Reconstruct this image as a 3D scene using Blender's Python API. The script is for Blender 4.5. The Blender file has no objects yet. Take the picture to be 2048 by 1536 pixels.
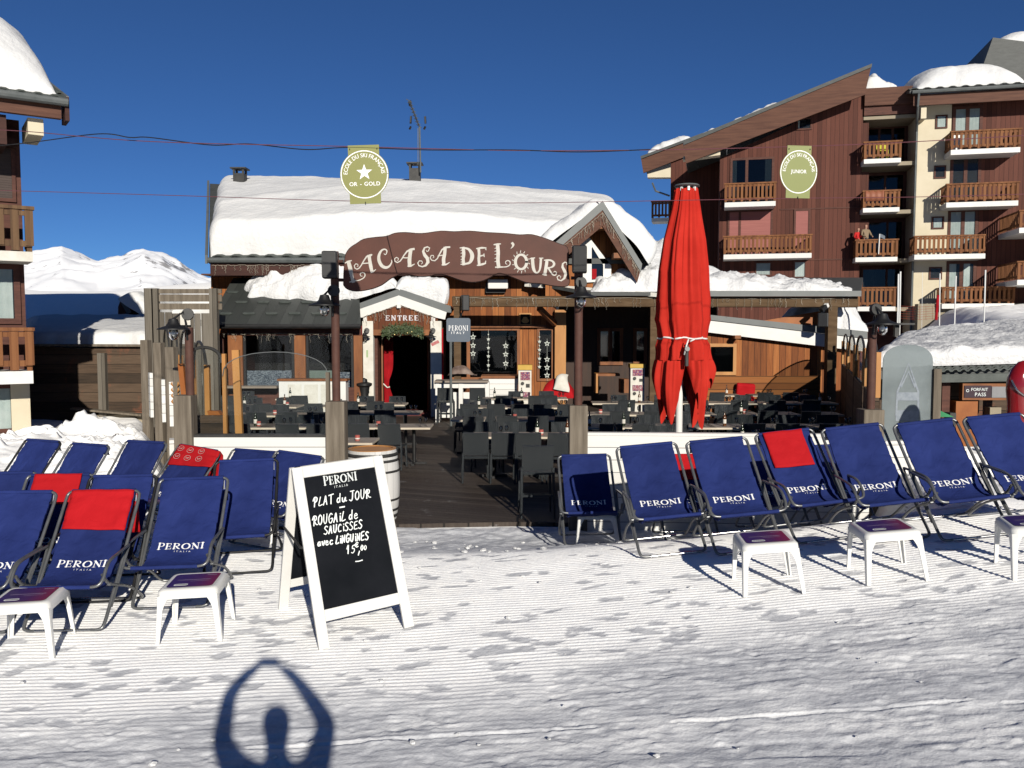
import bpy, math, random
import numpy as np
from mathutils import Vector, Matrix, noise
R = math.radians
random.seed(11)
sc = bpy.context.scene
COL = sc.collection
F = 1716.0                      # focal length in pixels of the 2048 wide photograph
CZ = 2.4                        # height of the camera
TP = 108.0 / 1716.0             # tangent of the downward pitch
PITCH = math.atan(TP)
CP, SP = math.cos(PITCH), math.sin(PITCH)
# ---------------------------------------------------------------- camera
cam = bpy.data.objects.new('camera', bpy.data.cameras.new('camera'))
COL.objects.link(cam)
cam.location = (0, 0, CZ)
cam.rotation_euler = (math.pi / 2 - PITCH, 0, 0)
cam.data.sensor_width = 36.0
cam.data.lens = 36.0 * F / 2048.0
cam.data.clip_start = 0.03
cam.data.clip_end = 20000
sc.camera = cam
# ---------------------------------------------------------------- sun and sky
LIGHT = Vector((-0.279, CP - 0.3205 * SP, -SP - 0.3205 * CP)).normalized()
SUN = -LIGHT
ELEV = math.asin(SUN.z)
w = bpy.data.worlds.new('World'); sc.world = w
w.use_nodes = True
nt = w.node_tree
bg = nt.nodes['Background']
sky = nt.nodes.new('ShaderNodeTexSky')
sky.sky_type = 'NISHITA'
sky.sun_disc = False
sky.sun_elevation = ELEV
sky.sun_rotation = math.atan2(SUN.x, SUN.y)
sky.altitude = 3000
sky.air_density = 0.85
sky.dust_density = 0.0
sky.ozone_density = 9.0
nt.links.new(sky.outputs[0], bg.inputs[0])
bg.inputs[1].default_value = 0.05
sun = bpy.data.objects.new('sun', bpy.data.lights.new('sun', 'SUN'))
COL.objects.link(sun)
sun.data.energy = 5.0
sun.data.angle = R(0.53)
sun.data.color = (1.0, 0.94, 0.83)
sun.rotation_euler = (-SUN).to_track_quat('-Z', 'Y').to_euler()
sc.view_settings.view_transform = 'Standard'
sc.view_settings.look = 'None'
sc.view_settings.exposure = 0.43
sc.view_settings.gamma = 1
sc.view_settings.use_curve_mapping = False
sc.render.engine = 'CYCLES'
sc.cycles.use_denoising = True
sc.cycles.max_bounces = 6
sc.cycles.transparent_max_bounces = 12
sc.cycles.caustics_reflective = False
sc.cycles.caustics_refractive = False

# ================================================================= helpers
def P(px, py, Y):
    """the point at distance Y in front of the camera seen at a pixel of the photograph"""
    u, v = (px - 1024) / F, (768 - py) / F
    dy = CP + v * SP
    t = Y / dy
    return Vector((u * t, Y, CZ + (-SP + v * CP) * t))

class Plane:
    """a vertical facade: s runs along it, o comes out of it towards the viewer"""
    def __init__(s, px, Y, ang=0.0):
        p = P(px, 660, Y)
        s.p0 = Vector((p.x, p.y, 0)); s.d = Vector((math.cos(ang), -math.sin(ang), 0)); s.n = Vector((-math.sin(ang), -math.cos(ang), 0))
    def sz(s, px, py, o=0.0):
        u, v = (px - 1024) / F, (768 - py) / F
        r = Vector((u, CP + v * SP, -SP + v * CP))
        q = s.p0 + s.n * o
        t = q.dot(s.n) / r.dot(s.n)
        h = r * t
        return (h - q).dot(s.d), h.z + CZ
    def w(s, a, z, o=0.0):
        q = s.p0 + s.d * a + s.n * o
        return Vector((q.x, q.y, z))
    def rect(s, x0, y0, x1, y1, o=0.0):
        ym, xm = (y0 + y1) / 2, (x0 + x1) / 2
        return s.sz(x0, ym, o)[0], s.sz(x1, ym, o)[0], s.sz(xm, y1, o)[1], s.sz(xm, y0, o)[1]

class MB:
    def __init__(s): s.v = []; s.f = []; s.m = []
    def add(s, vs, fs, m=0):
        o = len(s.v)
        s.v.extend([(float(a[0]), float(a[1]), float(a[2])) for a in vs])
        for f in fs: s.f.append([i + o for i in f]); s.m.append(m)
        return s
    def frame(s, c, X, Y, Z, m=0):
        c = Vector(c)
        vs = [c + X * a + Y * b + Z * d for a in (-.5, .5) for b in (-.5, .5) for d in (-.5, .5)]
        return s.add(vs, [(0, 1, 3, 2), (4, 6, 7, 5), (0, 4, 5, 1), (2, 3, 7, 6), (0, 2, 6, 4), (1, 5, 7, 3)], m)
    def box(s, c, size, rz=0.0, m=0):
        X = Vector((math.cos(rz), math.sin(rz), 0)); Y = Vector((-math.sin(rz), math.cos(rz), 0))
        return s.frame(c, X * size[0], Y * size[1], Vector((0, 0, size[2])), m)
    def bb(s, a, b, m=0):
        return s.box([(a[i] + b[i]) / 2 for i in range(3)], [abs(b[i] - a[i]) for i in range(3)], 0, m)
    def pbox(s, pl, s0, s1, z0, z1, o0, o1, m=0):
        c = pl.w((s0 + s1) / 2, (z0 + z1) / 2, (o0 + o1) / 2)
        return s.frame(c, pl.d * (s1 - s0), pl.n * (o1 - o0), Vector((0, 0, z1 - z0)), m)
    def beam(s, a, b, w, h, up=(0, 0, 1), m=0):
        a, b = Vector(a), Vector(b); d = b - a; up = Vector(up)
        if abs(d.normalized().dot(up)) > .99: up = Vector((0, 1, 0))
        x = d.cross(up).normalized(); z = x.cross(d).normalized()
        return s.frame((a + b) / 2, x * w, d, z * h, m)
    def tube(s, pts, r, n=8, m=0, closed=False):
        pts = [Vector(p) for p in pts]; k = len(pts)
        rs = r if isinstance(r, (list, tuple)) else [r] * k
        rings = []; prev = None
        for i, p in enumerate(pts):
            if closed: d = pts[(i + 1) % k] - pts[i - 1]
            else: d = pts[min(i + 1, k - 1)] - pts[max(i - 1, 0)]
            d.normalize()
            if prev is None:
                a = Vector((0, 0, 1)) if abs(d.z) < .9 else Vector((1, 0, 0))
                x = d.cross(a).normalized()
            else:
                x = (prev - d * prev.dot(d)).normalized()
            prev = x; y = d.cross(x)
            rings.append([p + (x * math.cos(2 * math.pi * j / n) + y * math.sin(2 * math.pi * j / n)) * rs[i] for j in range(n)])
        vs = [q for g in rings for q in g]; fs = []
        for i in range(k if closed else k - 1):
            i2 = (i + 1) % k
            for j in range(n):
                j2 = (j + 1) % n
                fs.append((i * n + j, i * n + j2, i2 * n + j2, i2 * n + j))
        if not closed:
            fs.append(tuple(range(n - 1, -1, -1))); fs.append(tuple((k - 1) * n + j for j in range(n)))
        return s.add(vs, fs, m)
    def lathe(s, prof, c=(0, 0, 0), n=16, m=0, axis=None):
        c = Vector(c); A = Matrix.Identity(3) if axis is None else Vector(axis).to_track_quat('Z', 'Y').to_matrix()
        vs = []; fs = []
        for r, z in prof:
            for j in range(n):
                vs.append(c + A @ Vector((r * math.cos(2 * math.pi * j / n), r * math.sin(2 * math.pi * j / n), z)))
        for i in range(len(prof) - 1):
            for j in range(n):
                j2 = (j + 1) % n
                fs.append((i * n + j, i * n + j2, (i + 1) * n + j2, (i + 1) * n + j))
        if prof[0][0] > 1e-6: fs.append(tuple(range(n - 1, -1, -1)))
        if prof[-1][0] > 1e-6: fs.append(tuple((len(prof) - 1) * n + j for j in range(n)))
        return s.add(vs, fs, m)
    def prism(s, pts, back, m=0):
        """a flat outline pushed back along a vector"""
        pts = [Vector(p) for p in pts]; b = Vector(back); k = len(pts)
        fs = [tuple(range(k)), tuple(range(2 * k - 1, k - 1, -1))] + [(i, k + i, k + (i + 1) % k, (i + 1) % k) for i in range(k)]
        return s.add(pts + [p + b for p in pts], fs, m)
    def sheet(s, rows, m=0, closed=False):
        nu = len(rows[0]); vs = [p for r in rows for p in r]; fs = []
        for i in range(len(rows) - 1):
            for j in range(nu if closed else nu - 1):
                j2 = (j + 1) % nu
                fs.append((i * nu + j, i * nu + j2, (i + 1) * nu + j2, (i + 1) * nu + j))
        return s.add(vs, fs, m)
    def ribbon(s, pts, wd, mp, off=0.0, m=0):
        """a flat stroke along 2-D points; mp maps (x, y, off) to space"""
        k = len(pts); ws = wd if isinstance(wd, (list, tuple)) else [wd] * k
        L = []; Rr = []
        for i in range(k):
            a = pts[max(i - 1, 0)]; b = pts[min(i + 1, k - 1)]
            dx, dy = b[0] - a[0], b[1] - a[1]; l = math.hypot(dx, dy) or 1
            nx, ny = -dy / l * ws[i] / 2, dx / l * ws[i] / 2
            ex = ey = 0
            if i == 0: ex, ey = -dx / l * ws[i] * .3, -dy / l * ws[i] * .3
            if i == k - 1: ex, ey = dx / l * ws[i] * .3, dy / l * ws[i] * .3
            L.append(mp(pts[i][0] + nx + ex, pts[i][1] + ny + ey, off)); Rr.append(mp(pts[i][0] - nx + ex, pts[i][1] - ny + ey, off))
        return s.sheet([L, Rr], m)
    def build(s, name, mats, parent=None, smooth=False, bevel=0.0, loc=None, rz=0.0, auto=None):
        me = bpy.data.meshes.new(name)
        o = bpy.data.objects.new(name, me); COL.objects.link(o)
        vs = s.v
        if parent is not None:
            o.parent = parent
            r = parent
            while r.parent is not None: r = r.parent
            inv = ROOT[r.name].inverted()
            vs = [inv @ Vector(v) for v in vs]
        elif loc is not None:
            o.location = loc; o.rotation_euler = (0, 0, rz)
        else:
            A = np.array(vs); c = Vector(((A[:, 0].min() + A[:, 0].max()) / 2, (A[:, 1].min() + A[:, 1].max()) / 2, A[:, 2].min()))
            o.location = c; vs = [Vector(v) - c for v in vs]
            ROOT[o.name] = Matrix.Translation(c)
        me.from_pydata([tuple(v) for v in vs], [], s.f)
        if not isinstance(mats, (list, tuple)): mats = [mats]
        for mt in mats: me.materials.append(mt)
        if len(mats) > 1: me.polygons.foreach_set('material_index', s.m)
        if smooth: me.polygons.foreach_set('use_smooth', [True] * len(me.polygons))
        me.update()
        if auto: me.set_sharp_from_angle(angle=R(auto))
        if bevel:
            b = o.modifiers.new('bevel', 'BEVEL'); b.width = bevel; b.segments = 2; b.limit_method = 'ANGLE'; b.angle_limit = R(40)
        return o

ROOT = {}
def tag(o, label=None, cat=None, group=None, kind=None):
    if label: o['label'] = label
    if cat: o['category'] = cat
    if group: o['group'] = group
    if kind: o['kind'] = kind
    return o
def thing(name, label, cat, loc=(0, 0, 0), rz=0.0, group=None):
    o = bpy.data.objects.new(name, None); COL.objects.link(o)
    o.empty_display_size = .1
    o.location = loc; o.rotation_euler = (0, 0, rz)
    ROOT[o.name] = Matrix.Translation(Vector(loc)) @ Matrix.Rotation(rz, 4, 'Z')
    return tag(o, label, cat, group)
KIDS = {}
def copy_tree(src, loc, rz=0.0, label=None, group=None):
    r = src.copy(); COL.objects.link(r); r.location = loc; r.rotation_euler = (0, 0, rz)
    ROOT[r.name] = Matrix.Translation(Vector(loc)) @ Matrix.Rotation(rz, 4, 'Z')
    if label: r['label'] = label
    if group: r['group'] = group
    if src.name not in KIDS:
        KIDS[src.name] = [(c, list(c.children)) for c in src.children]
    for c, gs in KIDS[src.name]:
        k = c.copy(); COL.objects.link(k); k.parent = r
        for g in gs:
            q = g.copy(); COL.objects.link(q); q.parent = k
    return r
FIRST = set()
def put(src, loc, rz, label, group=None):
    """the first time moves the model itself, afterwards makes copies of it"""
    if src.name not in FIRST:
        FIRST.add(src.name)
        KIDS[src.name] = [(c, list(c.children)) for c in src.children]
        src.location = loc; src.rotation_euler = (0, 0, rz); src['label'] = label
        ROOT[src.name] = Matrix.Translation(Vector(loc)) @ Matrix.Rotation(rz, 4, 'Z')
        if group: src['group'] = group
        return src
    return copy_tree(src, loc, rz, label, group)
ORD = ['zeroth', 'first', 'second', 'third', 'fourth', 'fifth', 'sixth', 'seventh', 'eighth', 'ninth', 'tenth', 'eleventh', 'twelfth']
def arc(cx, cy, r, a0, a1, n=12):
    return [(cx + r * math.cos(R(a0 + (a1 - a0) * i / n)), cy + r * math.sin(R(a0 + (a1 - a0) * i / n))) for i in range(n + 1)]
def cr(p, n=6):
    """a smooth curve through the points"""
    p = [Vector(q) for q in p]; out = []
    for i in range(len(p) - 1):
        a, b, c, d = p[max(i - 1, 0)], p[i], p[i + 1], p[min(i + 2, len(p) - 1)]
        for k in range(n):
            t = k / n
            out.append(.5 * ((2 * b) + (c - a) * t + (2 * a - 5 * b + 4 * c - d) * t * t + (3 * b - a - 3 * c + d) * t ** 3))
    out.append(p[-1]); return out
# numpy value noise
_rng = np.random.RandomState(5); _LAT = _rng.rand(256, 256)
def vn(x, y, s, seed=0):
    x = np.asarray(x) / s + seed * 17.3; y = np.asarray(y) / s + seed * 9.1
    xi = np.floor(x).astype(int); yi = np.floor(y).astype(int); fx = x - xi; fy = y - yi
    fx = fx * fx * (3 - 2 * fx); fy = fy * fy * (3 - 2 * fy)
    g = lambda a, b: _LAT[a % 256, b % 256]
    return (g(xi, yi) * (1 - fx) + g(xi + 1, yi) * fx) * (1 - fy) + (g(xi, yi + 1) * (1 - fx) + g(xi + 1, yi + 1) * fx) * fy
def fbm(x, y, s, o=4, seed=0):
    t = 0; a = 1; n = 0
    for i in range(o):
        t = t + a * vn(x, y, s / 2 ** i, seed + i); n += a; a *= .5
    return t / n
def ss(a, b, x):
    t = np.clip((np.asarray(x, float) - a) / (b - a), 0, 1); return t * t * (3 - 2 * t)

# ================================================================= materials
MATS = {}
DIM = {'aged balcony timber': .42, 'balcony timber': .52, 'brown boards upright': .74, 'grey weathered boards upright': .47, 'grey post timber': .5, 'grey weathered boards level': .5, 'snow': 0.655, 'snow rough': 0.66, 'white paint': 0.67, 'white plastic': 0.71, 'white lettering': 0.82, 'old white paint': 0.71, 'white boards': 0.69, 'cream render': 0.67, 'chalk marker': 0.91, 'chalkboard': 0.91, 'sign board': 0.46,
       'brown sign board': 0.50, 'navy canvas': 0.64, 'red fleece': 0.46, 'red canvas': 0.57, 'dark deck boards': 0.77, 'warm cladding upright': 0.72, 'honey timber': 0.64, 'printed grey lettering': 0.91, 'grey steel tube': 0.50, 'grey table boards': 0.82, 'sunlit table edge': 0.86}
def dim(name, cols):
    k = DIM.get(name, .59)
    return [tuple(min(1, c * k) for c in q) for q in cols]
def newmat(name):
    m = bpy.data.materials.new(name); m.use_nodes = True
    MATS[name] = m
    return m, m.node_tree, m.node_tree.nodes['Principled BSDF'], m.node_tree.nodes['Material Output']
def N(nt, t, **kw):
    n = nt.nodes.new('ShaderNode' + t)
    for k, v in kw.items():
        if k.startswith('i_'): n.inputs[k[2:].replace('_', ' ')].default_value = v
        else: setattr(n, k, v)
    return n
def setp(b, col, rough, spec=.3, metal=0.0):
    b.inputs['Base Color'].default_value = (*col, 1); b.inputs['Roughness'].default_value = rough
    b.inputs['Specular IOR Level'].default_value = spec; b.inputs['Metallic'].default_value = metal
def ramp(nt, cols, pos=None):
    r = N(nt, 'ValToRGB'); e = r.color_ramp.elements
    pos = pos or [i / (len(cols) - 1) for i in range(len(cols))]
    e[0].position = pos[0]; e[0].color = (*cols[0], 1); e[1].position = pos[-1]; e[1].color = (*cols[-1], 1)
    for c, p in zip(cols[1:-1], pos[1:-1]):
        q = e.new(p); q.color = (*c, 1)
    return r
def nmat(name, cols, scale=6.0, stretch=(1, 1, 1), rough=.6, spec=.3, metal=0.0, bump=0.0, bscale=None, bdist=.01, detail=5, pos=None, sheen=0.0):
    """noise-mottled paint, metal, cloth, snow"""
    cols = dim(name, cols)
    m, nt, b, out = newmat(name)
    setp(b, cols[0], rough, spec, metal)
    tc = N(nt, 'TexCoord'); mp = N(nt, 'Mapping'); mp.inputs['Scale'].default_value = stretch
    nt.links.new(tc.outputs['Object'], mp.inputs['Vector'])
    nz = N(nt, 'TexNoise', i_Scale=scale, i_Detail=detail, i_Roughness=.6); nt.links.new(mp.outputs[0], nz.inputs['Vector'])
    r = ramp(nt, cols, pos or ([.3, .7] if len(cols) == 2 else None)); nt.links.new(nz.outputs['Fac'], r.inputs[0]); nt.links.new(r.outputs[0], b.inputs['Base Color'])
    if bump:
        n2 = N(nt, 'TexNoise', i_Scale=bscale or scale * 4, i_Detail=4.0); nt.links.new(mp.outputs[0], n2.inputs['Vector'])
        bp = N(nt, 'Bump', i_Strength=bump, i_Distance=bdist); nt.links.new(n2.outputs['Fac'], bp.inputs['Height']); nt.links.new(bp.outputs[0], b.inputs['Normal'])
    if sheen: b.inputs['Sheen Weight'].default_value = sheen
    return m
def planks(name, cols, across=(1, 1, 0), along=(0, 0, 1), width=.12, gap=.05, gapcol=(.01, .008, .006), rough=.7, spec=.2, grain=1.0, wear=None, offs=0.0):
    """boards side by side, each its own tone, with grain along them"""
    cols = dim(name, cols)
    m, nt, b, out = newmat(name); setp(b, cols[0], rough, spec)
    L = nt.links.new
    tc = N(nt, 'TexCoord')
    def dot(v):
        d = N(nt, 'VectorMath', operation='DOT_PRODUCT'); L(tc.outputs['Object'], d.inputs[0]); d.inputs[1].default_value = v; return d.outputs['Value']
    def M(op, a, c=None, cc=None):
        n = N(nt, 'Math', operation=op)
        for i, q in enumerate((a, c, cc)):
            if q is None: continue
            if isinstance(q, (int, float)): n.inputs[i].default_value = q
            else: L(q, n.inputs[i])
        return n.outputs[0]
    a = M('ADD', M('DIVIDE', dot(across), width), offs + .013); fl = M('FLOOR', a); fr = M('FRACT', a)
    wn = N(nt, 'TexWhiteNoise', noise_dimensions='1D'); L(fl, wn.inputs['W'])
    al = dot(along)
    cb = N(nt, 'CombineXYZ'); L(M('MULTIPLY', a, 9.0), cb.inputs[0]); L(M('MULTIPLY', al, 1.6), cb.inputs[1]); L(M('MULTIPLY', fl, 3.7), cb.inputs[2])
    nz = N(nt, 'TexNoise', i_Scale=1.0, i_Detail=5.0, i_Roughness=.65); L(cb.outputs[0], nz.inputs['Vector'])
    t = M('ADD', M('MULTIPLY', wn.outputs['Value'], .62), M('MULTIPLY', M('SUBTRACT', nz.outputs['Fac'], .32), 1.05 * grain))
    r = ramp(nt, cols); L(t, r.inputs[0]); col = r.outputs[0]
    if wear:
        n3 = N(nt, 'TexNoise', i_Scale=1.3, i_Detail=6.0, i_Roughness=.7); L(tc.outputs['Object'], n3.inputs['Vector'])
        rr = ramp(nt, [(0, 0, 0), (1, 1, 1)], [wear[1], wear[1] + .16]); L(n3.outputs['Fac'], rr.inputs[0])
        mx = N(nt, 'MixRGB'); L(rr.outputs[0], mx.inputs[0]); L(col, mx.inputs[1]); mx.inputs[2].default_value = (*wear[0], 1); col = mx.outputs[0]
    g = M('LESS_THAN', fr, gap)
    mx = N(nt, 'MixRGB'); L(g, mx.inputs[0]); L(col, mx.inputs[1]); mx.inputs[2].default_value = (*gapcol, 1); L(mx.outputs[0], b.inputs['Base Color'])
    h = M('ADD', M('MULTIPLY', g, -1.0), M('MULTIPLY', nz.outputs['Fac'], .35))
    bp = N(nt, 'Bump', i_Strength=.6, i_Distance=.012); L(h, bp.inputs['Height']); L(bp.outputs[0], b.inputs['Normal'])
    return m
def glassmat(name, tint, refl=1.0, rough=.02):
    m, nt, b, out = newmat(name); nt.nodes.remove(b)
    tr = N(nt, 'BsdfTransparent'); tr.inputs[0].default_value = (*tint, 1)
    gl = N(nt, 'BsdfGlossy', i_Roughness=rough); fr = N(nt, 'Fresnel', i_IOR=1.45)
    mu = N(nt, 'Math', operation='MULTIPLY'); mu.inputs[1].default_value = refl; nt.links.new(fr.outputs[0], mu.inputs[0])
    mx = N(nt, 'MixShader'); nt.links.new(mu.outputs[0], mx.inputs[0]); nt.links.new(tr.outputs[0], mx.inputs[1]); nt.links.new(gl.outputs[0], mx.inputs[2])
    nt.links.new(mx.outputs[0], out.inputs[0]); return m
def fabric(name, c1, c2, wr=.5):
    c1, c2 = dim(name, [c1, c2])
    m, nt, b, out = newmat(name); setp(b, c1, .85, .15); L = nt.links.new
    tc = N(nt, 'TexCoord')
    nz = N(nt, 'TexNoise', i_Scale=3.0, i_Detail=3.0); L(tc.outputs['Object'], nz.inputs['Vector'])
    r = ramp(nt, [c1, c2], [.3, .7]); L(nz.outputs['Fac'], r.inputs[0])
    oi = N(nt, 'ObjectInfo'); mr = N(nt, 'MapRange'); mr.inputs['To Min'].default_value = .82; mr.inputs['To Max'].default_value = 1.15; L(oi.outputs['Random'], mr.inputs['Value'])
    hs = N(nt, 'HueSaturation'); L(mr.outputs[0], hs.inputs['Value']); L(r.outputs[0], hs.inputs['Color']); L(hs.outputs[0], b.inputs['Base Color'])
    n2 = N(nt, 'TexNoise', i_Scale=9.0, i_Detail=3.0, i_Distortion=.6); L(tc.outputs['Object'], n2.inputs['Vector'])
    n3 = N(nt, 'TexNoise', i_Scale=500.0, i_Detail=1.0); L(tc.outputs['Object'], n3.inputs['Vector'])
    b1 = N(nt, 'Bump', i_Strength=wr, i_Distance=.02); L(n2.outputs['Fac'], b1.inputs['Height'])
    b2 = N(nt, 'Bump', i_Strength=.2, i_Distance=.001); L(n3.outputs['Fac'], b2.inputs['Height']); L(b1.outputs[0], b2.inputs['Normal']); L(b2.outputs[0], b.inputs['Normal'])
    return m

SNOW = nmat('snow', [(.78, .79, .80), (.86, .86, .86)], 2.5, rough=.75, spec=.2, bump=.35, bscale=7.0, bdist=.08)
SNOWR = nmat('snow rough', [(.74, .75, .77), (.86, .86, .86)], 5, rough=.8, spec=.2, bump=.55, bscale=14.0, bdist=.07)
WHITE = nmat('white paint', [(.74, .73, .70), (.82, .81, .78)], 2.2, rough=.5, bump=.08, bscale=30, bdist=.004)
WHITEP = nmat('white plastic', [(.80, .80, .77), (.84, .84, .82)], 3, rough=.35, spec=.5)
WOFF = nmat('old white paint', [(.60, .57, .50), (.76, .74, .68)], 4, rough=.7, bump=.1, bscale=40, bdist=.003)
WPLANK = planks('white boards', [(.70, .69, .66), (.80, .79, .76), (.82, .81, .79)], across=(0, 0, 1), along=(1, 1, 0), width=.165, gap=.05, gapcol=(.12, .12, .12), rough=.55, grain=.5)
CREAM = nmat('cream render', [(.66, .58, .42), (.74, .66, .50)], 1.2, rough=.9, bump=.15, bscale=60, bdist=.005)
GREYW = nmat('shaded render', [(.36, .31, .22), (.42, .36, .27)], 1.2, rough=.9)  # darker copy of the cream render, shade put into its colour
BROWNV = planks('brown boards upright', [(.062, .019, .012), (.105, .033, .021), (.145, .052, .034)], width=.16, gap=.07, gapcol=(.02, .007, .005), grain=.8)
BROWNT = nmat('brown stained timber', [(.07, .022, .014), (.14, .050, .032)], 3, (1, 1, 5), rough=.7, bump=.2, bscale=25)
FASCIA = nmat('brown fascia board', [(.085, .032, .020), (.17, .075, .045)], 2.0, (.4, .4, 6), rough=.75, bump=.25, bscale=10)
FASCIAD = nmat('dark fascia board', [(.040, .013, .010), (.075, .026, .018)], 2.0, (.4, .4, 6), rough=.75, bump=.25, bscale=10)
BALC = planks('balcony timber', [(.16, .058, .020), (.27, .105, .038), (.36, .155, .06)], width=.10, gap=.0, grain=1.2)
BALCL = planks('aged balcony timber', [(.10, .055, .030), (.20, .11, .055), (.29, .17, .085)], width=.11, gap=.0, grain=1.2)
WARMV = planks('warm cladding upright', [(.07, .020, .007), (.24, .075, .019), (.44, .17, .050)], width=.19, gap=.06, gapcol=(.02, .008, .004), grain=1.1)
WARMH = planks('warm bench boards', [(.20, .065, .016), (.33, .12, .03), (.40, .155, .045)], across=(0, 0, 1), along=(1, 1, 0), width=.2, gap=.07, grain=.9)
WARM = nmat('warm oiled timber', [(.16, .05, .015), (.36, .135, .042)], 3, (1, 1, .25), rough=.6, bump=.2, bscale=20)
HONEY = nmat('honey timber', [(.42, .18, .045), (.58, .28, .085)], 3, (1, 1, .25), rough=.5, bump=.1, bscale=20)
ORANGE = nmat('orange timber', [(.30, .085, .014), (.42, .14, .026)], 3, (1, .3, 1), rough=.5)
GREYV = planks('grey weathered boards upright', [(.13, .112, .09), (.22, .195, .16), (.32, .285, .24)], width=.2, gap=.05, grain=1.1)
GREYH = planks('grey weathered boards level', [(.10, .085, .066), (.20, .175, .14), (.30, .26, .21)], across=(0, 0, 1), along=(1, 1, 0), width=.235, gap=.05, grain=1.2)
HUTH = planks('dark weathered boards level', [(.03, .022, .016), (.085, .055, .036), (.15, .10, .066)], across=(0, 0, 1), along=(1, 1, 0), width=.26, gap=.05, grain=1.2, wear=((.15, .055, .03), .56))
POSTW = nmat('grey post timber', [(.05, .038, .028), (.24, .20, .155), (.46, .40, .32)], 3.0, (5, 5, .4), rough=.85, spec=.15, bump=.7, bscale=9, bdist=.012)
BEAMW = nmat('old beam timber', [(.045, .028, .015), (.13, .082, .045), (.24, .165, .10)], 3.0, (.5, 2.5, 2.5), rough=.85, spec=.15, bump=.6, bscale=8, bdist=.02)
DECK = planks('dark deck boards', [(.030, .022, .018), (.055, .042, .034), (.085, .067, .054)], across=(.35, .94, 0), along=(.94, -.35, 0), width=.14, gap=.07, gapcol=(.006, .005, .004), grain=1.2, wear=((.34, .34, .35), .61), rough=.6)
SLATE = nmat('slate', [(.050, .056, .055), (.085, .092, .090)], 2.5, (1, 4, 4), rough=.6, spec=.4, bump=.2, bscale=12)
TILE = nmat('green grey roof tile', [(.060, .072, .066), (.11, .125, .115)], 5, rough=.6, spec=.35, bump=.2, bscale=12)
GUTTER = nmat('zinc gutter', [(.10, .115, .115), (.17, .185, .185)], 3, rough=.45, spec=.5, metal=.2)
GREYSHEET = nmat('grey sheet edging', [(.13, .145, .145), (.17, .18, .18)], 2, rough=.5, spec=.4)
STEEL = nmat('grey steel tube', [(.22, .23, .235), (.34, .345, .35)], 12, rough=.35, spec=.5, metal=.6)
CHROME = nmat('bare steel tube', [(.55, .55, .55), (.72, .72, .72)], 15, rough=.25, metal=.95)
RUST = nmat('rusty steel', [(.055, .026, .022), (.105, .046, .034), (.15, .075, .052)], 9, rough=.7, spec=.25, bump=.2, bscale=50, bdist=.003)
BLACK = nmat('black metal', [(.010, .010, .011), (.022, .022, .023)], 8, rough=.5)
BLACKP = nmat('black plastic', [(.012, .012, .013), (.020, .020, .021)], 8, rough=.42, spec=.4)
IRON = nmat('dark iron', [(.03, .03, .03), (.06, .058, .055)], 8, rough=.55)
TABLET = planks('grey table boards', [(.20, .165, .135), (.28, .235, .195), (.34, .29, .245)], across=(0, 1, 0), along=(1, 0, 0), width=.12, gap=.03, gapcol=(.12, .10, .08), rough=.45, grain=.7)
TABLEE = nmat('sunlit table edge', [(.42, .36, .28), (.52, .46, .37)], 6, (.5, 2, 2), rough=.5)  # side of the top, paler because sunlight is put into its colour
NAVY = fabric('navy canvas', (.012, .023, .120), (.020, .036, .170), .9)
NAVYI = fabric('pale canvas lining', (.40, .42, .50), (.5, .52, .58), .3)
RED = fabric('red fleece', (.60, .008, .014), (.72, .014, .022), .6)
REDC = fabric('red canvas', (.53, .022, .012), (.64, .034, .020), .25)
WHITEL = nmat('white lettering', [(.78, .78, .78), (.84, .84, .84)], 20, rough=.6)
CHALK = nmat('chalk marker', [(.62, .66, .64), (.80, .82, .80)], 40, rough=.8)
LOGO = nmat('printed grey lettering', [(.50, .53, .52), (.58, .61, .60)], 30, rough=.6)
SLATEB = nmat('chalkboard', [(.004, .005, .007), (.009, .010, .013)], 3, rough=.75, spec=.06)
SIGNB = nmat('brown sign board', [(.098, .030, .017), (.145, .046, .028)], 2.2, (1, 1, 1), rough=.6, spec=.3, bump=.1, bscale=25, bdist=.004)
SIGNE = nmat('dark sign edge', [(.02, .009, .007), (.03, .012, .009)], 4, rough=.7)
SIGNL = nmat('cream sign lettering', [(.60, .57, .50), (.70, .67, .61)], 10, rough=.6)
OLIVE = nmat('olive sign plastic', [(.27, .275, .085), (.30, .305, .10)], 2, rough=.5)
OLIVEB = nmat('greener olive sign plastic', [(.205, .235, .045), (.23, .26, .055)], 2, rough=.5)
GREYSIGN = nmat('grey sign plate', [(.115, .145, .19), (.14, .17, .21)], 3, rough=.5)
DARKGL = nmat('dark window glass', [(.006, .008, .011), (.010, .013, .017)], 1, rough=.04, spec=.55)
NIGHTGL = nmat('dark room behind glass', [(.008, .009, .012), (.02, .022, .026)], 1.2, rough=.8)  # indoor darkness put into the colour of a flat sheet
CLEAR = glassmat('clear glass', (.94, .96, .96), .4)
TINT = glassmat('tinted window glass', (.42, .45, .47), .8)
VERG = glassmat('veranda glass', (.78, .80, .81), .8)
DRINK = glassmat('drinking glass', (.86, .88, .88), 2.2)
CURT = fabric('pale curtain', (.50, .56, .54), (.62, .66, .64), .4)
CURTR = fabric('red velvet curtain', (.34, .006, .012), (.50, .012, .02), .5)
BLINDP = nmat('dusty pink shutter', [(.34, .115, .10), (.42, .15, .13)], 3, (.3, .3, 8), rough=.7)
BLINDB = planks('grey brown shutter', [(.085, .062, .055), (.105, .078, .070)], across=(0, 0, 1), along=(1, 0, 0), width=.05, gap=.12, gapcol=(.04, .03, .028), grain=.4)
WICK, _nt, _b, _o = newmat('anthracite wicker')
setp(_b, (.021, .025, .028), .40, .5)
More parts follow.
